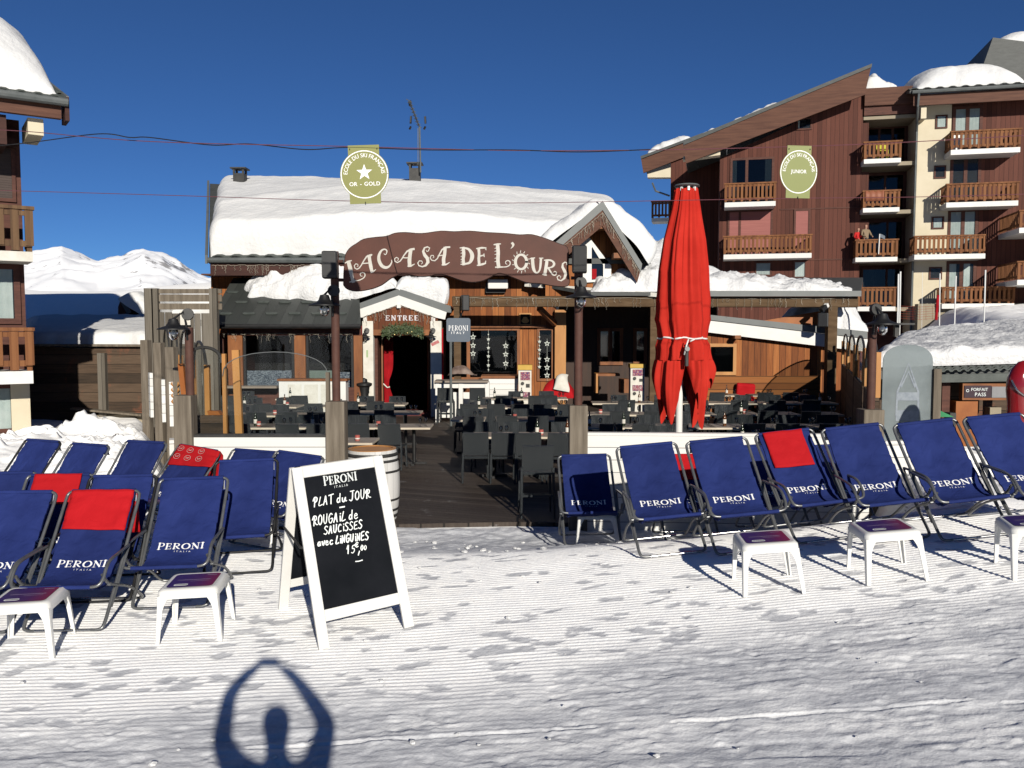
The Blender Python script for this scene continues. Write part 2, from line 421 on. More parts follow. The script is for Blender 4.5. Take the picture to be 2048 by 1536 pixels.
_tc = N(_nt, 'TexCoord'); _wv = N(_nt, 'TexWave', i_Scale=30.0, i_Distortion=.0); _wv.bands_direction = 'X'
_w2 = N(_nt, 'TexWave', i_Scale=34.0); _w2.bands_direction = 'Z'
_nt.links.new(_tc.outputs['Object'], _wv.inputs['Vector']); _nt.links.new(_tc.outputs['Object'], _w2.inputs['Vector'])
_ad = N(_nt, 'Math', operation='MULTIPLY_ADD'); _ad.inputs[1].default_value = .6; _nt.links.new(_w2.outputs['Fac'], _ad.inputs[0]); _nt.links.new(_wv.outputs['Fac'], _ad.inputs[2])
_bp = N(_nt, 'Bump', i_Strength=.8, i_Distance=.006); _nt.links.new(_ad.outputs[0], _bp.inputs['Height']); _nt.links.new(_bp.outputs[0], _b.inputs['Normal'])
SKIN = nmat('skin', [(.42, .22, .15), (.50, .28, .20)], 8, rough=.55)
HAIR = nmat('dark hair', [(.02, .014, .01), (.04, .028, .02)], 30, rough=.6)
CLOTHD = fabric('dark jacket cloth', (.02, .025, .04), (.035, .04, .06))
CLOTHT = fabric('tan jacket cloth', (.30, .22, .14), (.38, .28, .19))
# ================================================================= terrain
def fence_x(y): return -4.32 - (y - 11.3) * .47
def gz(x, y):
    x = np.asarray(x, float); y = np.asarray(y, float)
    xc = np.clip(x, -5, 5); zp = .09 + .058 * xc + .006 * xc * xc + .03 * (np.clip(y, 4.7, 9) - 8.4) + .09 * (1 - ss(.5, 3.5, y))
    inside = ss(-.35, .1, x - fence_x(y)) * (1 - ss(4.6, 5.1, x))
    zd = -.26
    # the heaps beside the terrace
    zl = .0 + .34 * ss(11, 14.5, y) - .24 * ss(15.5, 19, y) + .32 * (fbm(x, y, 1.6, 4, 3) - .5) * ss(10.5, 12, y)
    zl = zl + .38 * np.exp(-(((x + 9.0) / .55) ** 2 + ((y - 18.2) / .5) ** 2)) - .15 * ss(19, 21, y)
    zr = .46 + .3 * (fbm(x, y, 1.2, 4, 9) - .5) - .8 * ss(14.3, 14.9, y)
    side = np.where(x < 0, zl, zr)
    far = zd * inside + side * (1 - inside)
    wd = ss(8.2 + .16 * np.clip(x, 0, 5) + 1.3 * ss(1.5, 3.5, -x), 10.9 + .4 * ss(1.5, 3.5, -x), y)
    z = zp * (1 - wd) + far * wd
    # snowy hill behind the fence on one side, bank behind the pass hut on the other
    hl = 1.75 + 2.35 * ss(23, 39, y) + .55 * ss(-19, -12, x) * ss(30, 40, y) + .5 * (fbm(x, y, 7, 3, 21) - .5) - 4 * ss(46, 160, y)
    hr = 2.15 + .75 * ss(21, 44, y) + .045 * np.clip(x - 8, 0, 30) + .12 * (fbm(x, y, .9, 4, 31) - .5) * (1 - ss(42, 46, y)) - 4 * ss(80, 300, y)
    z = z + (hl - z) * ss(23.6, 25.5, y) * ss(9.8, 10.6, -x - .3 * np.clip(y - 27, 0, 4))
    z = np.where(x > 4.5, z + (hr - z) * ss(20.2, 21.4, y) * ss(1.6, 6.5, x - 5.05 - .345 * (y - 11.7)), z)
    return z
def g1(x, y): return float(gz(np.array([x]), np.array([y]))[0])

ys = np.concatenate([[-300, -60, -15, -4, 0, 2, 3.2], np.arange(3.9, 11.3, .0125), np.arange(11.3, 19, .06), np.arange(19, 24, .12), np.arange(24, 46, .35), [47, 50, 55, 62, 72, 90, 120, 170, 300, 700, 1600]])
xs = np.concatenate([[-900, -300, -120, -60, -40], np.arange(-30, -11, .3), np.arange(-11, -7.6, .06), np.arange(-7.6, -5.7, .05), np.arange(-5.7, 5.7, .02), np.arange(5.7, 7.6, .05), np.arange(7.6, 12, .06), np.arange(12, 24, .12), np.arange(24, 34, .3), [36, 42, 60, 120, 300, 900]])
X, Yg = np.meshgrid(xs, ys)
Z = gz(X, Yg)
fg = ((Yg > 3.8) & (Yg < 11.4) & (np.abs(X) < 7.7)).astype(float)
edge = 5.75 + .18 * X + 1.0 * (fbm(X, Yg, 2.2, 4, 40) - .5)
pack = 1 - ss(-.35, .35, Yg - edge)
foot = np.zeros_like(Z)
rf = np.random.RandomState(3)
for i in range(720):
    cx, cy = rf.uniform(-5, 5), rf.uniform(4.6, 9.3)
    if cy > 7.4 and rf.rand() < .45: continue
    a, b = rf.uniform(.05, .17), rf.uniform(.03, .075); t = rf.uniform(-.5, .5)
    i0, i1 = np.searchsorted(ys, [cy - .35, cy + .35]); j0, j1 = np.searchsorted(xs, [cx - .4, cx + .4])
    dx, dy = X[i0:i1, j0:j1] - cx, Yg[i0:i1, j0:j1] - cy
    u = (dx * math.cos(t) + dy * math.sin(t)) / a; v = (-dx * math.sin(t) + dy * math.cos(t)) / b
    q = np.exp(-(u * u + v * v) * 1.1) * rf.uniform(.55, 1.1)
    foot[i0:i1, j0:j1] = np.maximum(foot[i0:i1, j0:j1], q)
rag = fbm(X, Yg, .075, 4, 50)
foot = ss(.36, .43, foot * (.10 + 1.8 * rag))
trod_shade = ss(8.9, 9.9, Yg) * ss(-2.6, -1.2, X) * (1 - ss(1.2, 2.2, X))  # trodden snow before the deck, with the shade of its slope greyed in
tracks = ss(.52, .66, fbm(X * .25 + Yg * .06, Yg, .22, 3, 60)) * pack
wear = np.clip(np.maximum.reduce([foot * .85, pack * (.55 + .45 * ss(.35, .6, fbm(X * .35, Yg, .3, 3, 66))), trod_shade]), 0, 1)
cord = np.sin((Yg - .025 * X + .02 * fbm(X, Yg, 1.5, 2, 70)) * 2 * math.pi / .056)
grad = .85 * ss(-.4, .6, Yg - edge + 1.2) * (1 - ss(9.0, 9.6, Yg)) + .15
Z = Z + fg * (cord * .0032 * grad * (1 - .93 * np.clip(np.maximum(foot, trod_shade), 0, 1)) * (1 - .75 * pack))
Z = Z + fg * (-.004 * foot + (.15 + foot + .5 * pack) * .008 * (fbm(X, Yg, .045, 3, 80) - .5) + pack * (.010 * (fbm(X * .45, Yg, .16, 3, 81) - .5) + .011 * (fbm(X * .35, Yg, .06, 3, 83) - .5) + .015 * ss(.56, .72, fbm(X * .6, Yg, .13, 2, 84)) * (fbm(X, Yg, .035, 2, 85) - .35) - .007 * tracks) + .03 * (fbm(X, Yg, .7, 3, 82) - .5))
lump = ss(.76, .86, fbm(X, Yg, .085, 2, 90)) * (.22 + pack) * .0045
lump = lump + ss(9.2, 9.9, Yg) * .05 * (fbm(X, Yg, .22, 3, 91) - .35)
Z = Z + fg * lump
for (x0, y0, x1, y1) in ((.95, 5.02, 2.75, 5.0), (-1.6, 4.98, .5, 5.03), (2.9, 4.95, 3.6, 4.9)):   # grooves left by ski edges
    t = np.clip((X - x0) / (x1 - x0), 0, 1); d = np.abs(Yg - (y0 + (y1 - y0) * t)); on = (X > x0) & (X < x1)
    Z = Z + on * fg * (-.008 * np.exp(-(d / .010) ** 2) + .005 * np.exp(-((Yg - (y0 + (y1 - y0) * t) - .025) / .011) ** 2))
Z = Z + (1 - fg) * ss(11.2, 11.6, Yg) * np.where((X > 4.5) & (Yg > 19), .45, 1) * (.21 * (fbm(X, Yg, .40, 4, 93) - .5) + .10 * ss(.62, .8, fbm(X, Yg, .2, 2, 94))) * (1 - ss(30, 60, Yg)) * (1 - ss(-.6, -.1, X - fence_x(Yg)) * (1 - ss(.3, .9, X - 5.05 - .345 * (Yg - 11.7)) ) ) * (1 - ss(20, 24, Yg) * (X < 0))
ny, nx = Z.shape
me = bpy.data.meshes.new('ground')
me.vertices.add(nx * ny)
me.vertices.foreach_set('co', np.stack([X, Yg, Z], -1).astype(np.float32).ravel())
I, J = np.meshgrid(np.arange(ny - 1), np.arange(nx - 1), indexing='ij')
q = np.stack([I * nx + J, I * nx + J + 1, (I + 1) * nx + J + 1, (I + 1) * nx + J], -1).reshape(-1, 4)
me.loops.add(q.size); me.loops.foreach_set('vertex_index', q.ravel().astype(np.int32))
me.polygons.add(len(q)); me.polygons.foreach_set('loop_start', np.arange(0, q.size, 4, dtype=np.int32))
me.polygons.foreach_set('use_smooth', np.ones(len(q), bool))
at = me.attributes.new('wear', 'FLOAT', 'POINT'); at.data.foreach_set('value', (wear * fg).astype(np.float32).ravel())
me.update(calc_edges=True); me.validate()
m, nt, b, out = newmat('piste snow'); setp(b, (.8, .8, .8), .75, .2); L = nt.links.new
aw = N(nt, 'Attribute', attribute_name='wear'); tc = N(nt, 'TexCoord')
nz = N(nt, 'TexNoise', i_Scale=7.0, i_Detail=6.0, i_Roughness=.65); L(tc.outputs['Object'], nz.inputs['Vector'])
r1 = ramp(nt, [(.84, .845, .85), (.93, .925, .91)], [.35, .6]); L(nz.outputs['Fac'], r1.inputs[0])
r2 = ramp(nt, [(.43, .44, .47), (.62, .63, .65)], [.35, .65]); L(nz.outputs['Fac'], r2.inputs[0])
mx = N(nt, 'MixRGB'); L(aw.outputs['Fac'], mx.inputs[0]); L(r1.outputs[0], mx.inputs[1]); L(r2.outputs[0], mx.inputs[2]); L(mx.outputs[0], b.inputs['Base Color'])
n2 = N(nt, 'TexNoise', i_Scale=45.0, i_Detail=4.0); L(tc.outputs['Object'], n2.inputs['Vector'])
bp = N(nt, 'Bump', i_Strength=.35, i_Distance=.012); L(n2.outputs['Fac'], bp.inputs['Height']); L(bp.outputs[0], b.inputs['Normal'])
me.materials.append(m)
go = bpy.data.objects.new('ground', me); COL.objects.link(go)
tag(go, 'groomed snow of the piste with footprints, rising to snowy banks', 'snow', kind='structure')

# ---- far mountains
yy = np.linspace(900, 5200, 150); aa = np.linspace(-.66, -.22, 210)
A, D = np.meshgrid(aa, yy)
MX = A * D
prof_px = np.array([-80, 60, 100, 130, 165, 200, 250, 290, 330, 365, 400, 430, 520, 640])
prof_py = np.array([560, 538, 528, 520, 530, 540, 533, 521, 531, 550, 570, 580, 600, 640])
ridge = np.interp(A * F + 1024, prof_px, 660 - prof_py + 10) / F * 3000 + CZ
lift = ss(900, 3000, D) - .8 * ss(3100, 5200, D)
n1 = fbm(MX, D, 900, 6, 100); rd2 = 1 - np.abs(2 * fbm(MX - 90, D, 170, 5, 130) - 1); rd = 1 - np.abs(2 * fbm(MX + 300, D, 520, 5, 110) - 1)
MZ = -60 + (ridge + 60) * lift * (1 + .16 * (n1 - .5)) + 62 * (rd - .75) * ss(1100, 2300, D) + 30 * (rd2 - .75) * ss(1300, 2300, D) + 26 * (fbm(MX, D, 130, 4, 120) - .5) * ss(1000, 2000, D)
mb = MB(); v = np.stack([MX, D, MZ], -1)
mb.sheet([[tuple(p) for p in row] for row in v])
m, nt, b, out = newmat('snowy mountain'); setp(b, (.8, .8, .82), .8, .1); L = nt.links.new
ge = N(nt, 'NewGeometry'); sx = N(nt, 'SeparateXYZ'); L(ge.outputs['Normal'], sx.inputs[0])
tc = N(nt, 'TexCoord'); nz = N(nt, 'TexNoise', i_Scale=.026, i_Detail=9.0, i_Roughness=.72); L(tc.outputs['Object'], nz.inputs['Vector'])
a1 = N(nt, 'Math', operation='MULTIPLY_ADD'); L(nz.outputs['Fac'], a1.inputs[0]); a1.inputs[1].default_value = -.86; L(sx.outputs[2], a1.inputs[2])
r = ramp(nt, [(.20, .195, .20), (.32, .315, .32), (.84, .85, .87), (.86, .86, .87)], [0, .36, .41, 1]); L(a1.outputs[0], r.inputs[0]); L(r.outputs[0], b.inputs['Base Color'])
tag(mb.build('mountain', m, smooth=True), 'distant snow covered mountain ridge with rocky patches', 'mountain', kind='structure')

# ---- snow lying on a roof: a thick sheet with rounded, ragged edges
def snow_slab(p00, p10, p11, p01, T, r=.5, nu=70, nv=40, up=None, seed=0, rag=.15, lump=.06, ls=.5, tf=None, over=.0, pw=.5):
    p00, p10, p11, p01 = map(Vector, (p00, p10, p11, p01))
    nrm = (p10 - p00).cross(p01 - p00).normalized() if up is None else Vector(up).normalized()
    if nrm.z < 0: nrm.negate()
    lu = (p10 - p00).length; lv = (p01 - p00).length
    # cosine spacing keeps many points at the rounded rims
    U = [.5 - .5 * math.cos(math.pi * i / nu) * (1 - .35) - .5 * (1 - 2 * i / nu) * .35 for i in range(nu + 1)]
    V = [.5 - .5 * math.cos(math.pi * i / nv) * (1 - .35) - .5 * (1 - 2 * i / nv) * .35 for i in range(nv + 1)]
    rows = []
    for v_ in V:
        row = []
        for u_ in U:
            base = (p00 * (1 - u_) + p10 * u_) * (1 - v_) + (p01 * (1 - u_) + p11 * u_) * v_
            d = min(u_, 1 - u_) * lu, min(v_, 1 - v_) * lv
            def rr(dd): return (1 - (1 - min(dd / r, 1)) ** 2) ** pw
            e = rr(d[0]) * rr(d[1])
            t = (T if tf is None else T * tf(u_, v_)) * e
            q = base * (1 / ls) + Vector((seed * 7.1, seed * 3.3, seed))
            t += lump * e ** .5 * (noise.fractal(q, 1.0, 2.0, 4) )
            k = 1 - min(min(d) / (r * 1.2), 1)
            wob = Vector((noise.noise(q * 1.1), noise.noise(q * 1.1 + Vector((5, 9, 2))), 0)) * rag * k
            row.append(base + nrm * t + wob)
        rows.append(row)
    mb = MB(); mb.sheet(rows); return mb
# ================================================================= building kit
def window(pl, s0, s1, z0, z1, root, o=0.0, fr=BROWNT, glass=CLEAR, bars=(), curt=(), fw=.07, shut=None, backing=NIGHTGL, name='window', curtmat=None, hbars=()):
    f = MB(); d0, d1 = o + .002, o + .055
    f.pbox(pl, s0, s0 + fw, z0, z1, d0, d1); f.pbox(pl, s1 - fw, s1, z0, z1, d0, d1)
    f.pbox(pl, s0 + fw, s1 - fw, z1 - fw, z1, d0, d1); f.pbox(pl, s0 + fw, s1 - fw, z0, z0 + fw, d0, d1)
    for t in bars:
        q = s0 + (s1 - s0) * t; f.pbox(pl, q - fw * .6, q + fw * .6, z0 + fw, z1 - fw, d0, d1 - .004)
    for t in hbars:
        q = z0 + (z1 - z0) * t; f.pbox(pl, s0 + fw, s1 - fw, q - fw * .4, q + fw * .4, d0, d1 - .008)
    fo = f.build(name, fr, root)
    a, b_, c, d = s0 + fw * .8, s1 - fw * .8, z0 + fw * .8, z1 - fw * .8
    if shut is not None:
        MB().pbox(pl, a, b_, c, d, o + .004, o + .03).build('shutter', shut, fo); return fo
    MB().pbox(pl, a, b_, c, d, o + .003, o + .008).build('backing', backing, fo)  # thin dark sheet in place of the unlit interior
    for t0, t1 in curt:
        x0, x1 = a + (b_ - a) * t0, a + (b_ - a) * t1; n = max(6, int((x1 - x0) / .04))
        rows = [[pl.w(x0 + (x1 - x0) * i / n, zz, o + .018 + .006 * math.sin(i * 1.9)) for i in range(n + 1)] for zz in (c, d)]
        MB().sheet(rows).build('curtain', curtmat or CURT, fo, smooth=True)
    MB().pbox(pl, a, b_, c, d, o + .032, o + .038).build('pane', glass, fo)
    return fo
def balcony(pl, s0, s1, zr, zs, root, dep=1.2, o=0.0, slab=.22, mat=None, slabmat=None, sides=True, gapw=.115, panel=None):
    """slab with a timber railing; zr rail height, zs underside of the slab"""
    mat = mat or BALC
    sl = MB().pbox(pl, s0, s1, zs, zs + slab, o, o + dep).build('balcony', slabmat or WHITE, root)
    r = MB(); zt = zs + slab
    r.pbox(pl, s0 - .05, s1 + .05, zr - .07, zr, o + dep - .10, o + dep + .06)
    r.pbox(pl, s0, s1, zt + .10, zt + .22, o + dep - .05, o + dep)
    r.pbox(pl, s0, s1, zr - .19, zr - .09, o + dep - .05, o + dep)
    n = int((s1 - s0) / (gapw * 1.75))
    for i in range(n + 1):
        q = s0 + .05 + (s1 - s0 - .1) * i / n
        lo = zt + .02 + (.10 if i % 2 else 0)
        r.pbox(pl, q - gapw / 2, q + gapw / 2, lo, zr - .075, o + dep + .002, o + dep + .027)
    for q in (s0 + .05, s1 - .05):
        r.pbox(pl, q - .05, q + .05, zt, zr - .074, o + dep - .09, o + dep - .052)
    if sides:
        for q in (s0 + .03, s1 - .03):
            r.pbox(pl, q - .03, q + .03, zr - .07, zr - .004, o, o + dep - .105)
            r.pbox(pl, q - .02, q + .02, zt + .12, zt + .2, o, o + dep - .055)
            k = int(dep / .2)
            for i in range(k):
                y = o + .08 + (dep - .25) * i / k
                r.pbox(pl, q - .012, q + .012, zt + .05, zr - .08, y, y + .1)
    r.build('railing', mat, sl)
    if panel: MB().pbox(pl, *panel[:4], o + dep - .075, o + dep - .06).build('screen', panel[4], sl)
    return sl
def tiles(mb, a, b, c, d, nrow, w=.25, lift=.035):
    """overlapping roof tiles on a slope: a-b eave, d-c ridge"""
    a, b, c, d = map(Vector, (a, b, c, d)); n = (b - a).cross(d - a).normalized()
    if n.z < 0: n.negate()
    for i in range(nrow):
        t0, t1 = i / nrow, (i + 1.25) / nrow
        L0, R0 = a + (d - a) * t0, b + (c - b) * t0; L1, R1 = a + (d - a) * t1, b + (c - b) * t1
        k = max(2, int((R0 - L0).length / w)); sh = .5 * (i % 2)
        lo, hi = [], []
        for j in range(k * 4 + 1):
            t = j / (k * 4); ph = ((j + sh * 4) % 4)
            hgt = lift * (1.0 if ph in (1, 2) else .35)
            lo.append(L0 + (R0 - L0) * t + n * (hgt + .02)); hi.append(L1 + (R1 - L1) * t + n * (hgt * .3))
        mb.sheet([lo, hi]); mb.sheet([[p - n * .03 for p in lo], lo])

# ================================================================= building at the edge of the picture with the big snow cap
LB = Plane(45, 18.5, R(-35))
def lz(py): return LB.sz(30, py)[1]
rt = thing('apartment_house', 'brown timber apartment house with thick snow cap, balconies and cream ground floor pillar', 'building', (-12.5, 18.5, -.1))
sR = LB.sz(49, 560)[0]
z_e = lz(240)
w_ = MB(); w_.pbox(LB, -7, sR, -.3, z_e, -8, 0); w_.build('wall', BROWNT, rt)
MB().pbox(LB, sR - .34, sR + .02, -.3, lz(765) - .02, -7.9, .06).build('pillar', CREAM, rt)
# eave, roof and snow
ea = LB.sz(133, 200, 1.5)[0]
e0, e1 = LB.sz(60, 224, 1.5)[1], LB.sz(60, 196, 1.5)[1]
rf_ = MB(); rf_.pbox(LB, -8, ea - .08, e0 - .02, e1 - .03, 1.2, 1.34); rf_.build('fascia', FASCIA, rt)
g = MB(); g.tube([LB.w(-8, e1 + .02, 1.46), LB.w(ea + .03, e1 + .02, 1.46)], .085, 10); g.build('gutter', GUTTER, rt)
roof = MB()
sl_ = .42
def rp(s, o, up=0.0): return LB.w(s, e1 + .10 + (1.4 - o) * sl_ + up, o)
roof.prism([rp(-8, 1.42), rp(ea, 1.42), rp(ea - .6, -4), rp(-8, -4)], (0, 0, -.12)); roof.prism([rp(-8, -9.4, -4.4), rp(ea - .5, -9.4, -4.4), rp(ea - .6, -4.02), rp(-8, -4.02)], (0, 0, -.12))
rfo = roof.build('roof', SLATE, rt)
t = MB(); tiles(t, rp(-8, 1.44, .0), rp(ea, 1.44, .0), rp(ea, .2), rp(-8, .2), 3, .3, .05); t.build('roof_tiles', TILE, rfo)
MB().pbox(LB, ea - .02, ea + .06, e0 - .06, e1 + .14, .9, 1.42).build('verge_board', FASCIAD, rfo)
MB().prism([rp(ea + .01, 1.40, -.14), rp(ea + .01, 1.40, .06), rp(ea - .54, -3.9, .06), rp(ea - .54, -3.9, -.14)], LB.d * .05).build('verge_board', GREYSHEET, rfo)
b0 = LB.sz(45, 240)[0]
MB().pbox(LB, b0 - .02, b0 + .26, e0 - .36, e0 - .03, .0, 1.12).build('bracket', CREAM, rt)
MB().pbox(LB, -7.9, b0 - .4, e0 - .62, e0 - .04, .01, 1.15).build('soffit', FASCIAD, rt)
sn = snow_slab(rp(-8.2, 1.34, .03), rp(ea - .12, 1.34, .03), rp(ea - .5, -4.1, .03), rp(-8.2, -4.3, .03), 1.35, 1.7, 60, 60, up=(.05, 0, 1), seed=3, rag=.10, lump=.12, ls=1.0, pw=.5)
sn.build('snow_cap', SNOW, rfo, smooth=True)
ring = MB(); cx = LB.w(LB.sz(112, 235, 1.3)[0], lz(235), 1.28)
ring.tube([cx + Vector((.085 * math.cos(R(i * 20)), 0, .085 * math.sin(R(i * 20)))) for i in range(18)], .012, 6, closed=True); ring.tube([cx + Vector((0, 0, .085)), cx + Vector((0, 0, .20))], .008, 5)
ring.build('hook_ring', BLACK, rt)
def lrect(x0, y0, x1, y1, o=0): return LB.rect(x0, y0, x1, y1, o)
q = LB.sz(24, 350)[0]
window(LB, q - 2.0, q + .06, lz(405), lz(292), rt, shut=BLINDB)
q = LB.sz(28, 600)[0]
window(LB, q - 1.6, q + .12, lz(648), lz(528), rt, curt=[(0, .97)], fw=.12)
q = LB.sz(27, 800)[0]
window(LB, q - 1.6, q + .12, lz(868), lz(764), rt, curt=[(0, .95)], fw=.13)
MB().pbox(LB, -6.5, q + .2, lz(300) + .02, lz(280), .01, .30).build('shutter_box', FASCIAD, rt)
sB = LB.sz(64, 460, 1.0)[0]
z = lambda py: LB.sz(30, py, 1.0)[1]
balcony(LB, -7, sB, z(411), z(522), rt, dep=1.0, slab=.2, mat=BALCL, slabmat=WOFF, gapw=.15)
sB2 = LB.sz(68, 700, 1.0)[0]
balcony(LB, -7, sB2 - .03, z(655), z(768), rt, dep=1.0, slab=.26, mat=BALC, slabmat=WHITE, gapw=.16)

# ================================================================= timber gabled block far across
TB = Plane(1435, 46, R(13))
rt = thing('apartment_house', 'reddish brown timber block with steep mono pitch roof behind the red parasol', 'building', tuple(TB.w(4, 2.4)))
zf = lambda py, px=1500, o=0: TB.sz(px, py, o)[1]
sE = TB.sz(1722, 400)[0]
# facade outline follows the rake
pa, pb = TB.sz(1440, 330), TB.sz(1722, 195)
zb = 1.6
wall = MB()
out_ = [TB.w(0, zb), TB.w(sE, zb), TB.w(sE, pb[1] + .35), TB.w(0, pa[1] + .35)]
wall.prism(out_, -TB.n * 13.5); wall.build('wall', BROWNV, rt)
# floor joint battens
for py in (418, 520):
    zz = zf(py, 1600); MB().pbox(TB, TB.sz(1560, 400)[0], sE + .02, zz - .03, zz + .03, .003, .03).build('joint_batten', BROWNT, rt)
# the roof: front plane, then a lower step towards the shaded side
def rk(px, py, o): s, z_ = TB.sz(px, py, o); return TB.w(s, z_, o)
rake = MB()
A0, A1 = TB.sz(1372, 290, 1.1), TB.sz(1742, 135, 1.1)
dz = .95
rake.prism([TB.w(A0[0], A0[1] - dz, 1.1), TB.w(A1[0] - .25, A1[1] - dz - .35, 1.1), TB.w(A1[0], A1[1], 1.1), TB.w(A0[0] - .12, A0[1], 1.1)], -TB.n * .12)
rake.build('barge_board', FASCIA, rt)
MB().prism([TB.w(A0[0] - .1, A0[1] + .002, 1.16), TB.w(A1[0] + .02, A1[1] + .002, 1.16), TB.w(A1[0] + .04, A1[1] + .18, 1.16), TB.w(A0[0] - .16, A0[1] + .18, 1.16)], -TB.n * 14).build('roof', SLATE, rt)
B0, B1 = TB.sz(1287, 318, -7), TB.sz(1385, 281, -7)
B1 = (B1[0] + .6, B1[1] + .25)
MB().prism([TB.w(B0[0], B0[1] - .85, -7), TB.w(B1[0], B1[1] - .85, -7), TB.w(B1[0], B1[1], -7), TB.w(B0[0] - .15, B0[1], -7)], -TB.n * .15).build('barge_board', FASCIA, rt)
MB().prism([TB.w(B0[0] - .15, B0[1] + .002, -6.9), TB.w(B1[0], B1[1] + .002, -6.9), TB.w(B1[0], B1[1] + .16, -6.9), TB.w(B0[0] - .18, B0[1] + .16, -6.9)], -TB.n * 7).build('roof', SLATE, rt)  # thin strips carrying the sunlit tone of the slab sides
# side wing set back in the shade
sw0 = TB.sz(1341, 400, -7.2)[0]
MB().pbox(TB, sw0, .02, zb, B1[1] - 1.1, -13.4, -7.2).build('side_wall', BROWNV, rt)
MB().prism([TB.w(0.0, A0[1] - .55, .9), TB.w(-1.9, A0[1] - .72, .9), TB.w(-1.9, A0[1] - .55, .9), TB.w(0, A0[1] - .1, .9)], -TB.n * .6).build('bracket', CREAM, rt)
MB().prism([TB.w(sw0, B0[1] - 1.2, -6.9), TB.w(sw0 - 1.4, B0[1] - 1.15, -6.9), TB.w(sw0 - 1.4, B0[1] - .95, -6.9), TB.w(sw0, B0[1] - .6, -6.9)], -TB.n * .6).build('bracket', CREAM, rt)
bz = lambda py: TB.sz(1320, py, -7)[1]
s0 = TB.sz(1303, 420, -6.9)[0]
balcony(TB, s0, sw0 - .01, bz(402), bz(443), rt, dep=1.3, o=-8.3, mat=BALC)
gp = MB(); gp.tube([TB.w(sw0 - 1.1, B0[1] - 1.5, -6.8), TB.w(sw0 - .9, B0[1] - 2.0, -6.9), TB.w(sw0 - .05, B0[1] - 2.3, -7.1)], .06, 6); gp.build('downpipe', GUTTER, rt)
# snow on the rake
for (xa, xb, ya, yb, sd) in ((1392, 1460, 281, 258, 1), (1462, 1580, 252, 205, 2)):
    a, b = TB.sz(xa, ya, .6), TB.sz(xb, yb, .6)
    snow_slab(TB.w(a[0], a[1] - .1, .9), TB.w(b[0], b[1] - .1, .9), TB.w(b[0], b[1] - .1, -11), TB.w(a[0], a[1] - .1, -11), .42, .7, 40, 30, seed=sd, lump=.1).build('snow_patch', SNOW, rt, smooth=True)
a, b = TB.sz(1297, 306, -7), TB.sz(1382, 275, -7)
snow_slab(TB.w(a[0], a[1], -7.1), TB.w(b[0], b[1], -7.1), TB.w(b[0], b[1], -13), TB.w(a[0], a[1], -13), .45, .7, 40, 24, seed=4, lump=.08).build('snow_patch', SNOW, rt, smooth=True)
# windows and balconies of the front
s0, s1, z0, z1 = TB.rect(1460, 315, 1548, 408); window(TB, s0, s1, z0, z1, rt, bars=[.38], curt=[(0, .12), (.82, 1)], fw=.12, glass=TINT)
s0, s1, z0, z1 = TB.rect(1593, 236, 1624, 260); window(TB, s0, s1, z0, z1, rt, curt=[(0, .14)], fw=.08)
s0, s1, z0, z1 = TB.rect(1455, 420, 1545, 512); window(TB, s0, s1, z0, z1, rt, shut=BLINDP, bars=[.27], fw=.10)
s0, s1, z0, z1 = TB.rect(1587, 418, 1620, 512); window(TB, s0, s1, z0, z1, rt, shut=BLINDP, fw=.10)
s0, s1, z0, z1 = TB.rect(1510, 524, 1543, 552); window(TB, s0, s1, z0, z1, rt, fw=.07, curt=[(0, 1)], curtmat=CURT)
s0, s1, z0, z1 = TB.rect(1587, 522, 1612, 556); window(TB, s0, s1, z0, z1, rt, fw=.07, curt=[(0, 1)], curtmat=CURT)
for (x0, x1, yr, ys_) in ((1450, 1552, 365, 413), (1448, 1624, 470, 517)):
    a, b = TB.sz(x0, yr, 1.3)[0], TB.sz(x1, yr, 1.3)[0]; xm = (x0 + x1) / 2
    balcony(TB, a, b, zf(yr, xm, 1.3), zf(ys_, xm, 1.3), rt, dep=1.3, slab=.24)

# ================================================================= cream and timber block
rt2 = thing('apartment_house', 'cream rendered and timber block with stacked balconies under a fat snow cap', 'building', tuple(TB.w(12, 2.4)))
Q = TB
sW = Q.sz(1829, 400)[0]; sT = Q.sz(1898, 400)[0]; sX = sW + 13
ztop = Q.sz(1860, 195)[1]
MB().pbox(Q, sW, sT, 1.2, ztop, -9, 0).build('wall', CREAM, rt2)
MB().pbox(Q, sT + .002, sX, 1.2, ztop - .01, -9, -.04).build('timber_wall', BROWNV, rt2)
MB().pbox(Q, sT + .1, sX, 1.2, Q.sz(1950, 612)[1], -.03, .12).build('plinth', GREYW, rt2)
